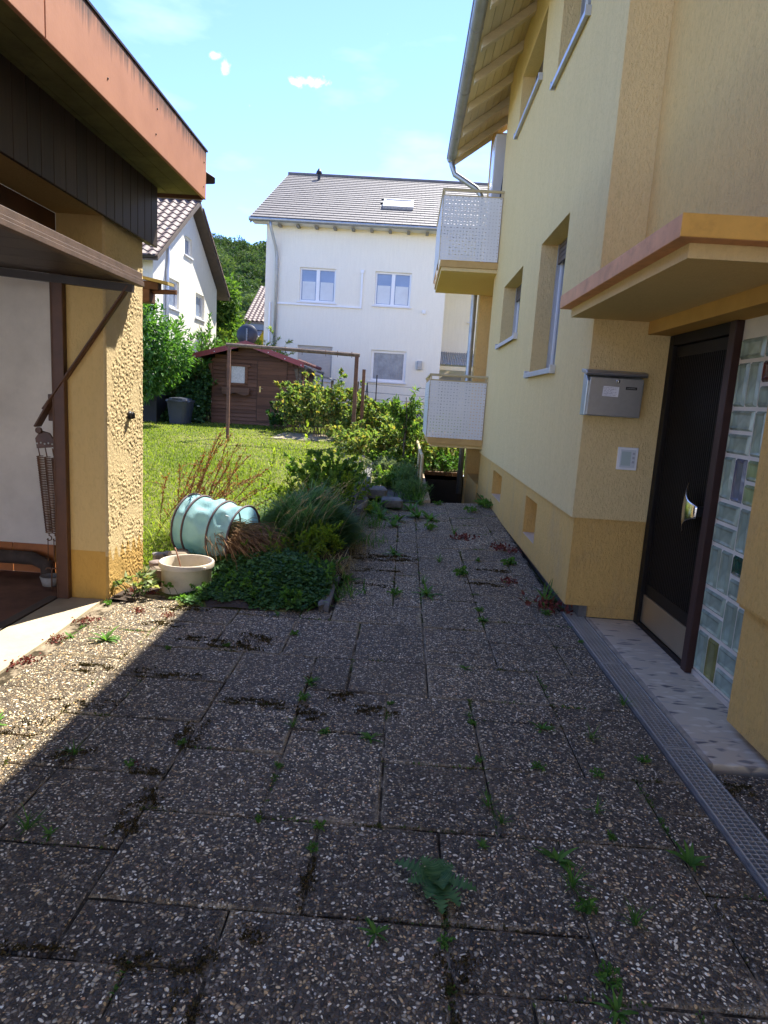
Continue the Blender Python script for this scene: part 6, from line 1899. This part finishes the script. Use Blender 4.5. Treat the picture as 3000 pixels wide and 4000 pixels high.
# peach sapling
pt_ = thing('peach_sapling', 'young peach tree with drooping green leaves left of the lower balcony', 'tree', (.03, 12.6, .1))
m = MB(); m.tube([(.03, 12.6, .0), (.02, 12.6, .6), (.04, 12.58, 1.1), (.0, 12.6, 1.5)], [.024, .020, .014, .008], 8); m.build('trunk', BARK, pt_, smooth=True)
brp = [branches((.03, 12.6, .55 + .1 * k), 3, 1.0, .42, droop=.25, rg=rs, jit=.01) for k in range(5)]
bl_ = branches((.02, 12.6, .9), 3, 1.05, .30, droop=.2, lean=(-.38, .0), rg=rs, jit=.02)
P0 = np.concatenate(brp + [bl_]); V, F = stems(P0, .008); fast_mesh('branch', V, F, S_BRN, pt_)
P, T = along(P0, 62, .25, rs); V, F = leaves(P, T * .3 + rs.normal(0, .5, P.shape) - [0, 0, .35], rs.normal(0, .5, P.shape) + [0, 0, .8], .13 * rs.uniform(.6, 1.1, len(P)), .034); fast_mesh('foliage', V, F, L_MID, pt_, tint=np.repeat(rs.uniform(0, .85, len(P)), 2))

# trees and tall bushes at the left
et = thing('elder_tree', 'broad elder bush with dense dark leaves between garage wall and gable house', 'tree', (-6.9, 16.2, .5))
m = MB(); m.tube([(-6.9, 16.2, .4), (-6.85, 16.2, 1.2), (-6.6, 16.1, 2.2)], [.10, .08, .04], 8); m.tube([(-6.87, 16.2, .9), (-7.3, 16.3, 2.2)], [.06, .03], 6); m.build('trunk', BARK, et, smooth=True)
P1 = crown_leaves((-6.7, 16.2, 2.35), (1.35, 1.0, 1.7), 5600, .17, .062, rs, 16, .45)
fast_mesh('crown', P1[0], P1[1], L_ELDER, et, tint=np.repeat(rs.uniform(0, 1, len(P1[0]) // 4) ** 1.2, 2))
shrub('elder_bush', 'light airy elder with feathery sunlit leaves rising left of the shed roof', 'tree', (-5.85, 18.8, .5), 3.9, 1.05, 46, 20, .17, .046, L_ELDER, S_BRN, jit=.3, rg=rs, sub=4, twig=.5, stem_r=.014, tint=(.25, 1))
shrub('elder_bush', 'thin leafy bush shading the water butt left of the shed', 'tree', (-6.3, 18.2, .5), 2.8, .85, 50, 24, .15, .048, L_ELDER, S_BRN, jit=.3, rg=rs, sub=4, twig=.4, stem_r=.012, tint=(.0, .8))
shrub('willow_bush', 'pale yellow-green bush glowing behind the shed ridge', 'tree', (-4.95, 21.6, .5), 4.0, 1.1, 70, 24, .15, .030, L_YEL, S_GRN, jit=.35, rg=rs, sub=5, twig=.6, stem_r=.012)
shrub('willow_bush', 'bright green bush against the right end of the gable house', 'tree', (-6.5, 22.4, .5), 3.5, .8, 60, 24, .15, .040, L_MID, S_GRN, jit=.35, rg=rs, sub=5, twig=.55, stem_r=.012)
shrub('willow_bush', 'sallow bush in front of the far yellow house', 'tree', (-6.9, 30, .5), 5.2, 1.2, 60, 22, .18, .04, L_YEL, S_GRN, jit=.4, rg=rs, sub=5, twig=.7, stem_r=.014, tint=(0, .8))
# ivy bank behind the water butt
ivy = thing('ivy_hedge', 'dark ivy bank with white bindweed flowers between water butt and shed', 'hedge', (-5.75, 17.8, .45))
n = 6500
x = rs.uniform(-7.8, -5.36, n); t = rs.uniform(0, 1, n); hh = 1.15 + .45 * np.sin(x * 2.3 + 1) + .3 * np.sin(x * 5) + .5 * np.clip((x + 6.2), 0, .9)
P = np.stack([x, 17.25 + .75 * t + rs.normal(0, .1, n), .45 + hh * np.sqrt(t) * rs.uniform(.25, 1, n)], 1)
V, F = leaves(P, rs.normal(0, 1, (n, 3)) - [0, .6, .3], rs.normal(0, .6, (n, 3)) + [0, -.8, .5], .10 * rs.uniform(.5, 1.1, n), .085)
fast_mesh('foliage', V, F, L_DARK, ivy, tint=np.repeat(rs.uniform(0, 1, n) ** 1.3, 2))
m = MB()
for k in range(16):
    a = rs.uniform(-7.6, -5.5); m.tube([(a, 17.9, .4), (a + .1, 17.8, .9), (a + .05, 17.7, 1.3)], .012, 5)
m.build('stem', S_BRN, ivy)
q = np.array([(-5.62, 17.18, .78), (-5.75, 17.16, 1.12), (-5.50, 17.12, .62), (-5.9, 17.1, .56), (-5.44, 17.16, .95), (-6.1, 17.05, .5), (-5.62, 17.1, .52)])
V, F = join([blades(np.tile(c, (7, 1)), np.arange(7) * .9, rs.uniform(.1, .6, 7), .045, .05, -.3, 2) for c in q]); fast_mesh('flower', V, F, L_WHITE, ivy, tint=rs.uniform(0, 1, len(F)))
for (i, x, h) in ((0, -7.45, .95), (1, -7.0, .7)):
    sp = thing('orange_spike', ('left', 'right')[i] + ' rusty orange flower spike at the garage edge above the rust-brown stems', 'plant', (x, 16.4, .45), 'orange flower spikes')
    tt = np.linspace(0, 1, 6); V, F = stems(np.stack([x + .1 * tt, 16.4 + 0 * tt, .45 + (h + .5) * tt], 1)[None], .012); fast_mesh('stem', V, F, S_RST, sp)
    k = 260; t = rs.uniform(.5, 1, k); V, F = leaves(np.stack([x + .1 * t, 16.4 + 0 * t, .45 + (h + .5) * t], 1) + rs.normal(0, .02, (k, 3)), rs.normal(0, 1, (k, 3)) + [0, 0, .3], rs.normal(0, 1, (k, 3)), .06, .035); fast_mesh('flower', V, F, L_RUST, sp, tint=rs.uniform(0, 1, len(F)))
# walnut tree beyond the gable house
wt_ = thing('walnut_tree', 'bright green walnut tree standing right behind the gable house', 'tree', (-9.2, 33, .5))
m = MB(); m.tube([(-9.2, 33, .4), (-9.1, 33, 2.5), (-9.2, 33, 4.5), (-9.0, 33, 6)], [.22, .18, .12, .05], 10); m.tube([(-9.1, 33, 2.6), (-8.2, 32.6, 4.4)], [.10, .04], 8); m.build('trunk', BARK, wt_, smooth=True)
A = crown_leaves((-9.35, 33, 4.3), (1.5, 1.5, 2.6), 6500, .30, .13, rs, 20, .5, .42); B = crown_leaves((-8.5, 32.2, 3.3), (.8, .8, 1.5), 2600, .30, .13, rs, 10, .5, .45)
V, F = join([A, B]); fast_mesh('crown', V, F, L_WALN, wt_, tint=np.repeat(rs.uniform(0, 1, len(V) // 4) ** 1.3, 2))

# wooded hill far off
protos = []
for k in range(4):
    c = crown_leaves((0, 0, 0), (1, 1, 1.25), 2200, .125, .10, rs, 22, .55, .36, .75)
    protos.append(c)
parts = []; tin = []
cnt = 0
for row in range(34):
    yy = 80 + row * 5.6
    for k in range(26):
        xx = -(.222 * yy) - 26 + (k + rs.uniform(-.4, .4)) * (66 / 26) * (1 + .004 * yy)
        if not (-.37 * yy < xx < -.16 * yy): continue
        s = rs.uniform(3.2, 5.0)
        c = protos[rs.integers(0, 4)]; a = rs.uniform(0, 6.3)
        R_ = np.array([[math.cos(a), -math.sin(a), 0], [math.sin(a), math.cos(a), 0], [0, 0, 1]])
        hz_ = terrain_z(xx, yy)
        parts.append((c[0] @ R_.T * [s, s, s * 1.05] + [xx, yy + rs.uniform(-2, 2), hz_ + s * .9], c[1])); tin.append(np.full(len(c[1]), rs.uniform(.05, .95)) + rs.normal(0, .12, len(c[1])))
        cnt += 1
V, F = join(parts)
L_FOR = leafmat('forest_leaf', (.030, .060, .022), (.11, .155, .050), .3, .7)
tag(fast_mesh('wooded_hill', V, F, L_FOR, tint=np.clip(np.concatenate(tin), 0, 1), kind='stuff'), 'dense green wood covering the hill between the white houses', 'wood')

# ------------------------------------------------------------------ weeds in the slab joints
def weed_mesh(kind, rg):
    if kind == 'dandelion':
        n = 14; segs = 4
        V, F = blades(rg.normal(0, .006, (n, 3)) * [1, 1, 0], rg.uniform(0, 6.3, n), rg.uniform(.25, 1.1, n), rg.uniform(.5, 1.1, n), .17, rg.uniform(.3, 1.2, n), segs)
        tn = np.tile(rg.uniform(.2, 1, n)[:, None], (1, segs)).ravel(); return V, tri_keep(F), tn
    if kind == 'grass':
        n = 26; segs = 3
        V, F = blades(rg.normal(0, .05, (n, 3)) * [1, 1, 0], rg.uniform(0, 6.3, n), rg.uniform(.5, 1.4, n), rg.uniform(.4, 1.1, n), .045, rg.uniform(.4, 1.3, n), segs)
        return V, F, np.tile(rg.uniform(.1, .9, n)[:, None], (1, segs)).ravel()
    if kind == 'herb':
        n = 9
        b = branches((0, 0, 0), n, .6, .5, rg=rg, jit=.08, k=5)
        P, T = along(b, 9, .15, rg)
        s = rg.uniform(.14, .30, len(P))
        V, F = leaves(P, T * .3 + rg.normal(0, .7, P.shape) + [0, 0, .15], rg.normal(0, .4, P.shape) + [0, 0, 1], s, s * .55)
        V2, F2 = stems(b, .012)
        F2 = tri(F2)
        Vj, Fj = join([(V, F), (V2, F2)])
        return Vj, Fj, np.concatenate([np.repeat(rg.uniform(.1, 1, len(P)), 2), np.full(len(F2), .6)])
    n = 90
    P = np.stack([rg.normal(0, .35, n), rg.normal(0, .22, n), rg.uniform(0, .16, n)], 1)
    V, F = leaves(P, rg.normal(0, 1, (n, 3)) + [0, 0, .4], rg.normal(0, 1, (n, 3)), .16, .09)
    return V, F, np.repeat(rg.uniform(0, 1, n), 2)


def tri_keep(F): return F


wp_ = {}
for kd in ('dandelion', 'grass', 'herb', 'stonecrop'):
    for v in range(3):
        V, F, tn = weed_mesh(kd, np.random.default_rng(100 + v * 7 + len(kd)))
        V = np.asarray(V, np.float32); F = np.asarray(F, np.int32)
        me = bpy.data.meshes.new(kd); k = F.shape[1]
        me.vertices.add(len(V)); me.vertices.foreach_set('co', V.ravel()); me.loops.add(len(F) * k); me.loops.foreach_set('vertex_index', F.ravel()); me.polygons.add(len(F)); me.polygons.foreach_set('loop_start', np.arange(0, len(F) * k, k, dtype=np.int32))
        at = me.attributes.new('tint', 'FLOAT', 'FACE'); at.data.foreach_set('value', np.clip(tn, 0, 1).astype(np.float32)); me.update(calc_edges=True)
        me.materials.append({'stonecrop': L_RED}.get(kd, L_WEED)); wp_[kd, v] = me
KINDS_ = {'dandelion': ('dandelion', 'dandelion rosette'), 'grass': ('grass_weed', 'grass tuft'), 'herb': ('joint_weed', 'small leafy weed'), 'stonecrop': ('stonecrop', 'red stonecrop patch')}
WEEDS = [  # x, y, size, kind, where
    (-1.70, 3.66, .14, 'dandelion', 'alone on the sunlit slabs near the apron'), (-1.72, 2.62, .09, 'dandelion', 'at the left picture edge on the sunlit slabs'),
    (-.415, 3.28, .10, 'dandelion', 'biggest of the row in the joint between the middle slabs'), (-.42, 3.08, .09, 'herb', 'just below the biggest rosette of the middle joint'), (-.425, 2.80, .08, 'grass', 'lying along the middle joint near the moss'),
    (-.27, 2.76, .07, 'herb', 'left one on the cross joint in the middle of the drive'), (-.06, 2.74, .09, 'dandelion', 'right one on the cross joint in the middle of the drive'), (-.425, 2.46, .06, 'herb', 'lower down the middle joint'),
    (-.87, 2.58, .06, 'herb', 'at the mossy corner of the left joint'), (-1.02, 2.39, .06, 'herb', 'on the left cross joint beside the shadow edge'), (-1.27, 2.44, .11, 'grass', 'in the shadow edge at the left'),
    (-1.20, 1.97, .12, 'grass', 'long-bladed at the lower left joint'), (-1.11, 1.955, .06, 'dandelion', 'single round leaves at the lower left joint'), (-.43, 2.11, .05, 'herb', 'where the middle joint meets the broad cross joint'),
    (-.21, 2.10, .06, 'herb', 'tiny, on the mossy joint end below the broad cross joint'), (-.215, 1.98, .06, 'herb', 'small, below the mossy joint end'), (.015, 1.65, .07, 'dandelion', 'on the lower cross joint left of the thistle joint'),
    (.215, 1.64, .06, 'herb', 'below the thistle in its joint'), (.42, 2.30, .09, 'grass', 'bent over in the joint above the thistle'), (.46, 2.20, .08, 'grass', 'curved and yellowing right above the thistle'), (.37, 2.06, .05, 'dandelion', 'small, right of the thistle tip'),
    (.625, 2.02, .11, 'dandelion', 'top of the right-hand row of weeds'), (.645, 1.90, .12, 'grass', 'middle of the right-hand row of weeds'), (.66, 1.80, .10, 'herb', 'low middle of the right-hand row of weeds'), (.655, 1.55, .10, 'herb', 'lower part of the right-hand row of weeds'), (.65, 1.46, .08, 'dandelion', 'bottom of the right-hand row of weeds'),
    (.80, 1.76, .11, 'grass', 'alone right of the right-hand row of weeds'), (.84, 2.31, .09, 'grass', 'in the joint toward the drain channel'), (.85, 2.16, .06, 'herb', 'tiny, in the joint toward the drain channel'),
    (1.09, 2.05, .12, 'dandelion', 'long leaves against the lower drain edge'), (1.17, 2.72, .08, 'herb', 'small, beside the middle drain grating'), (.76, 2.95, .09, 'dandelion', 'on the row joint toward the drain channel'), (.98, 2.90, .11, 'grass', 'broad tuft right of the row joint toward the drain'),
    (1.26, 3.28, .10, 'grass', 'against the drain channel opposite the door'), (1.28, 4.20, .06, 'herb', 'tiny, at the upper drain edge'), (.68, 2.60, .08, 'herb', 'on the short cross joint right of the middle'), (.92, 2.58, .08, 'herb', 'end of the short cross joint toward the drain'),
    (.425, 2.95, .07, 'herb', 'in the centre joint below the long row joint'), (.42, 3.02, .06, 'grass', 'top of the centre joint'), (.42, 2.62, .06, 'herb', 'low in the centre joint'), (.02, 3.10, .05, 'herb', 'yellowish, on the mossy crossing in the middle'),
    (-.62, 3.98, .08, 'herb', 'at the soil edge below the clover'), (-.80, 4.34, .06, 'dandelion', 'flat leaves on the soil in front of the clover'), (-.55, 4.55, .15, 'dandelion', 'large and bright at the right end of the clover'), (-.42, 4.75, .13, 'dandelion', 'second large one right of the clover'), (-.40, 5.25, .16, 'dandelion', 'bright, beside the dry tuft on the path edge'),
    (.66, 4.72, .09, 'herb', 'in the upper joint near the house'), (.66, 4.50, .10, 'herb', 'second in the upper joint near the house'), (.45, 3.62, .07, 'dandelion', 'on the row joint in mid path'), (.27, 5.05, .12, 'dandelion', 'bright, in the middle of the upper path'), (.25, 5.35, .09, 'grass', 'in the joint above the middle of the upper path'),
    (.02, 5.00, .09, 'herb', 'left joint of the upper path'), (-.02, 6.3, .11, 'dandelion', 'flat, left part of the upper path'), (.60, 5.7, .12, 'herb', 'tall thin one in the upper path joint'), (.42, 6.1, .08, 'grass', 'upper path joint, thin'), (.80, 6.2, .06, 'herb', 'tiny, mid way to the cellar windows'),
    (1.10, 6.15, .14, 'herb', 'bright, below the nearer cellar window'), (.38, 7.5, .12, 'herb', 'upper end of the long joint'), (.65, 7.3, .10, 'grass', 'beyond the joint near the red stonecrop'),
    (-.05, 7.6, .14, 'dandelion', 'flat, beside the border stones'), (.0, 8.0, .18, 'dandelion', 'wide one before the lower step block'), (-.22, 8.1, .22, 'dandelion', 'big one in front of the step blocks'), (.25, 8.2, .22, 'dandelion', 'long row at the head of the path, left'), (.40, 8.05, .20, 'dandelion', 'long row at the head of the path, right'),
    (.15, 8.75, .20, 'dandelion', 'beside the stairwell kerb'), (.0, 8.95, .24, 'dandelion', 'right of the lower step block'), (-.30, 8.7, .26, 'dandelion', 'tall leaves between the two step blocks'), (.30, 9.15, .20, 'grass', 'at the corner of the stairwell kerb'), (.55, 9.15, .10, 'herb', 'at the stairwell edge'), (.95, 8.6, .14, 'herb', 'small tuft near the far cellar window'),
    (1.20, 4.98, .22, 'grass', 'dark tuft under the house wall near the corner'), (1.16, 4.75, .10, 'herb', 'at the corner of the house base'), (1.22, 9.0, .30, 'herb', 'upright leafy shoot at the far end of the house wall'),
    (.75, 7.1, .18, 'stonecrop', 'middle of the upper path'), (1.12, 6.7, .22, 'stonecrop', 'below the nearer cellar window'), (1.22, 4.92, .24, 'stonecrop', 'under the dark grass tuft by the corner'), (1.02, 5.6, .12, 'stonecrop', 'dark, on the slabs left of the house base'),
    (-1.98, 3.28, .17, 'stonecrop', 'nearest along the apron edge'), (-1.98, 3.62, .13, 'stonecrop', 'second along the apron edge'), (-1.97, 3.95, .15, 'stonecrop', 'third along the apron edge'), (-1.72, 4.20, .13, 'stonecrop', 'left of the two on the sunlit slabs'), (-1.50, 4.16, .12, 'stonecrop', 'right of the two on the sunlit slabs'),
    (-1.94, 4.62, .16, 'stonecrop', 'at the foot of the rough garage wall'), (-1.80, 4.66, .14, 'stonecrop', 'between garage wall and bucket'), (-1.98, 4.30, .08, 'herb', 'at the garage corner beside the apron'), (1.42, 1.72, .09, 'stonecrop', 'beside the lowest drain grating'), (-1.0, 2.41, .05, 'stonecrop', 'tiny, on the left cross joint'),
    (-1.93, 3.68, .07, 'dandelion', 'in the red stonecrop along the apron'), (-1.30, 3.60, .06, 'herb', 'in the shadow line on the left slabs'), (-.98, 3.70, .06, 'herb', 'right of the shadow line by the moss'),
]
for i, (x, y, s, kd, where) in enumerate(WEEDS):
    nm, nice = KINDS_[kd]
    o = bpy.data.objects.new(nm, wp_[kd, i % 3]); COL.objects.link(o)
    z = bed_z(x, y) if (x < -.44 and y > 4.4) else (gz(x, y) if y < 9.3 else 0)
    o.location = (x, y, z - .002 if kd != 'stonecrop' else z - .004)
    o.rotation_euler = (0, 0, rr.uniform(0, 6.3)); k_ = .82 if y < 4.9 else 1.3; o.scale = (s * k_, s * k_, s * k_ * rr.uniform(.8, 1.1))
    tag(o, nice + ' ' + where, 'weed', {'dandelion': 'dandelion rosettes', 'grass': 'grass tufts in the joints', 'herb': 'small weeds in the joints', 'stonecrop': 'red stonecrop patches'}[kd])

# tiny seedlings and grit of dead leaf along the joints
ctr = []
for (a, b, c, d) in final:
    for (xa, ya, xb, yb) in ((gx(a), gy(c), gx(b), gy(c)), (gx(a), gy(c), gx(a), gy(d))):
        if ya > 8.5: continue
        for _ in range(2):
            if rr.random() < .42:
                t = rr.random(); ln_ = rr.uniform(.02, .10); k = rr.randint(8, 34)
                tt = np.clip(t + rs.normal(0, ln_, k) / max(.1, math.hypot(xb - xa, yb - ya)), 0, 1)
                ctr.append(np.stack([xa + (xb - xa) * tt + rs.normal(0, .006, k), ya + (yb - ya) * tt + rs.normal(0, .006, k), np.full(k, rr.random())], 1))
ctr = np.concatenate(ctr); ctr = ctr[~((ctr[:, 0] < -.44) & (ctr[:, 1] > 4.42))]; n = len(ctr)
P = np.stack([ctr[:, 0], ctr[:, 1], np.array([gz(a, b) for a, b in ctr[:, :2]]) - .004], 1)
V, F = leaves(P, rs.normal(0, .8, (n, 3)) + [0, 0, .5], rs.normal(0, .6, (n, 3)) + [0, 0, .6], rs.uniform(.008, .022, n), rs.uniform(.005, .011, n))
tag(fast_mesh('joint_seedlings', V, F, leafmat('seedling', (.10, .075, .03), (.09, .19, .035), .35), tint=np.repeat(np.clip(ctr[:, 2] * 1.3 - .15 + rs.normal(0, .15, n), 0, 1), 2), kind='stuff'), 'tiny seedlings and dry bits lining the slab joints', 'seedlings')

# jagged thistle
th = thing('thistle', 'dark green jagged thistle rosette lying on the near slabs', 'thistle', (.20, 1.86, gz(.2, 1.86)))
L_TH = leafmat('thistle_leaf', (.06, .15, .05), (.16, .29, .10), .35, .6)
V = []; F = []; tn = []
for (a, L, el) in ((2.75, .155, .25), (2.2, .10, .7), (1.35, .085, .8), (.7, .085, .8), (3.4, .10, .3), (-.35, .135, .3), (-1.05, .13, .25), (-1.5, .14, .15), (-1.95, .10, .35), (4.9, .085, .9), (5.6, .07, 1.0), (.2, .06, .9), (1.9, .07, 1.1)):
    nseg = 18; c = np.array([.20, 1.86, gz(.2, 1.86) + .012]); d = np.array([math.cos(a), math.sin(a), 0]); sd_ = np.array([-math.sin(a), math.cos(a), 0])
    b = len(V); p = c.copy(); e = el + .22
    for k in range(nseg + 1):
        t = k / nseg; w = .026 * math.sin(PI * min(1, t * .9 + .1)) ** .7 * (1.45 if k % 2 else .28) + .002
        lift = np.array([0, 0, .006 * (1 if k % 2 else -.3)])
        V += [p - sd_ * w + lift, p + np.array([0, 0, -.002]), p + sd_ * w + lift]
        p = p + (d * math.cos(e) + np.array([0, 0, 1]) * math.sin(e)) * L / nseg; e -= (el + .55) / nseg
    for k in range(nseg):
        o_ = b + 3 * k; F += [(o_, o_ + 1, o_ + 4, o_ + 3), (o_ + 1, o_ + 2, o_ + 5, o_ + 4)]; tn += [rr.uniform(.1, .9)] * 2
fast_mesh('foliage', np.array(V), np.array(F), L_TH, th, tint=tn)

# strawberry-like leaves at the garage corner
sb = shrub('strawberry_plant', 'sunlit variegated leaves at the foot of the rough garage wall', 'plant', (-1.87, 4.55, -.09), .20, .15, 18, 7, .060, .050, leafmat('pale_edged_leaf', (.10, .16, .06), (.36, .40, .22), .35, extra=(.5, .38, .12)), S_GRN, jit=.05, rg=rs, tmin=.7, flat=.7)
cw_ = shrub('clover_sprig', 'upright clover sprigs with tiny seed heads in front of the bucket', 'plant', (-1.44, 4.56, -.09), .12, .20, 20, 8, .034, .028, L_WEED, S_GRN, jit=.10, rg=rs, tmin=.6, flat=.7, stem_r=.0025)

# moss cushions in the joints
MOSS = [(-1.0, 1.50, .16, .025, 'long strip on the lowest left joint'), (-.60, 1.49, .10, .03, 'beside the lowest left joint crossing'), (-.44, 1.40, .05, .14, 'standing strip below the lowest crossing'), (-.42, 1.24, .04, .05, 'dark lump at the lower picture edge'),
        (-.33, 1.60, .045, .035, 'round cushion alone on a near slab'), (-.88, 2.02, .05, .10, 'strip up the left joint'), (-.86, 2.18, .05, .06, 'corner of the left joint'), (-.87, 2.72, .05, .16, 'left joint in the middle'), (-.70, 3.00, .14, .04, 'row joint left of centre'), (-.50, 2.98, .10, .05, 'row joint next to the biggest weed'),
        (-.36, 2.92, .07, .06, 'right of the biggest weed'), (-.24, 3.14, .06, .05, 'below the short upper joint'), (-.05, 3.02, .10, .05, 'row joint crossing in the middle'), (-1.17, 3.24, .14, .04, 'shadow edge row joint'), (-.98, 3.72, .16, .06, 'upper left row joint'), (-1.14, 3.78, .12, .04, 'left end of the upper row joint'),
        (-.84, 3.86, .10, .09, 'below the clover patch'), (-1.30, 2.42, .10, .06, 'at the shadow edge on the left joint'), (-.93, 2.36, .06, .03, 'end of the left cross joint'), (-1.52, 3.26, .18, .05, 'sunlit row joint upper left'), (-1.46, 2.88, .14, .06, 'sunlit row joint middle left'), (-1.60, 2.62, .10, .07, 'sunlit joint near the left edge'), (-1.50, 4.0, .10, .05, 'sunlit slabs below the bucket'),
        (-1.45, 4.34, .14, .06, 'edge of the clover in the sun'), (-.12, 6.15, .28, .12, 'dark patch on the upper path left'), (-.15, 5.65, .22, .07, 'second dark patch on the upper path left'), (-.22, 5.2, .14, .05, 'third dark patch on the upper path left'), (.9, 5.9, .16, .05, 'dark patch left of the cellar windows'), (.78, 5.45, .14, .04, 'dark patch toward the house corner'),
        (.25, 1.56, .05, .05, 'in the joint below the thistle'), (.215, 1.42, .03, .08, 'thin strip at the lower edge below the thistle'), (-.21, 1.86, .02, .12, 'thin strip in the short joint left of the thistle'), (1.50, 2.55, .05, .04, 'beside the door step corner')]
for i, (x, y, a, b, where) in enumerate(MOSS):
    n = int(260 + 9000 * a * b * 4)
    cc_ = rs.uniform(-1.1, 1.1, (9, 2)) * [1, .9]; q = cc_[rs.integers(0, 9, n)] + rs.normal(0, .20, (n, 2)) * rs.uniform(.5, 1.6, (n, 1)); n = len(q)
    gap_ = np.sin(q[:, 0] * 7 + i) * np.sin(q[:, 1] * 5 + i * 2 + q[:, 0] * 3) + .35 * np.sin(q[:, 0] * 17 + q[:, 1] * 13) > -.25
    q = q[gap_]; n = len(q)
    P = np.stack([x + q[:, 0] * a, y + q[:, 1] * b, np.full(n, 0.)], 1)
    P[:, 2] = [gz(u, v) - .003 for u, v in P[:, :2]]
    P[:, 2] += .005 * np.clip(1 - np.hypot(q[:, 0], q[:, 1]), 0, 1)
    V, F = leaves(P, rs.normal(0, .8, (n, 3)) + [0, 0, .7], rs.normal(0, 1, (n, 3)), .0105 * rs.uniform(.6, 1.2, n) * (1 + y * .08), .0075 * (1 + y * .08))
    o = fast_mesh('moss', V, F, L_MOSS, tint=np.repeat(rs.uniform(0, 1, n) ** 1.5, 2), kind='stuff'); tag(o, 'dark brown moss cushion, ' + where, 'moss', 'moss cushions on the slabs')

bpy.context.view_layer.update()
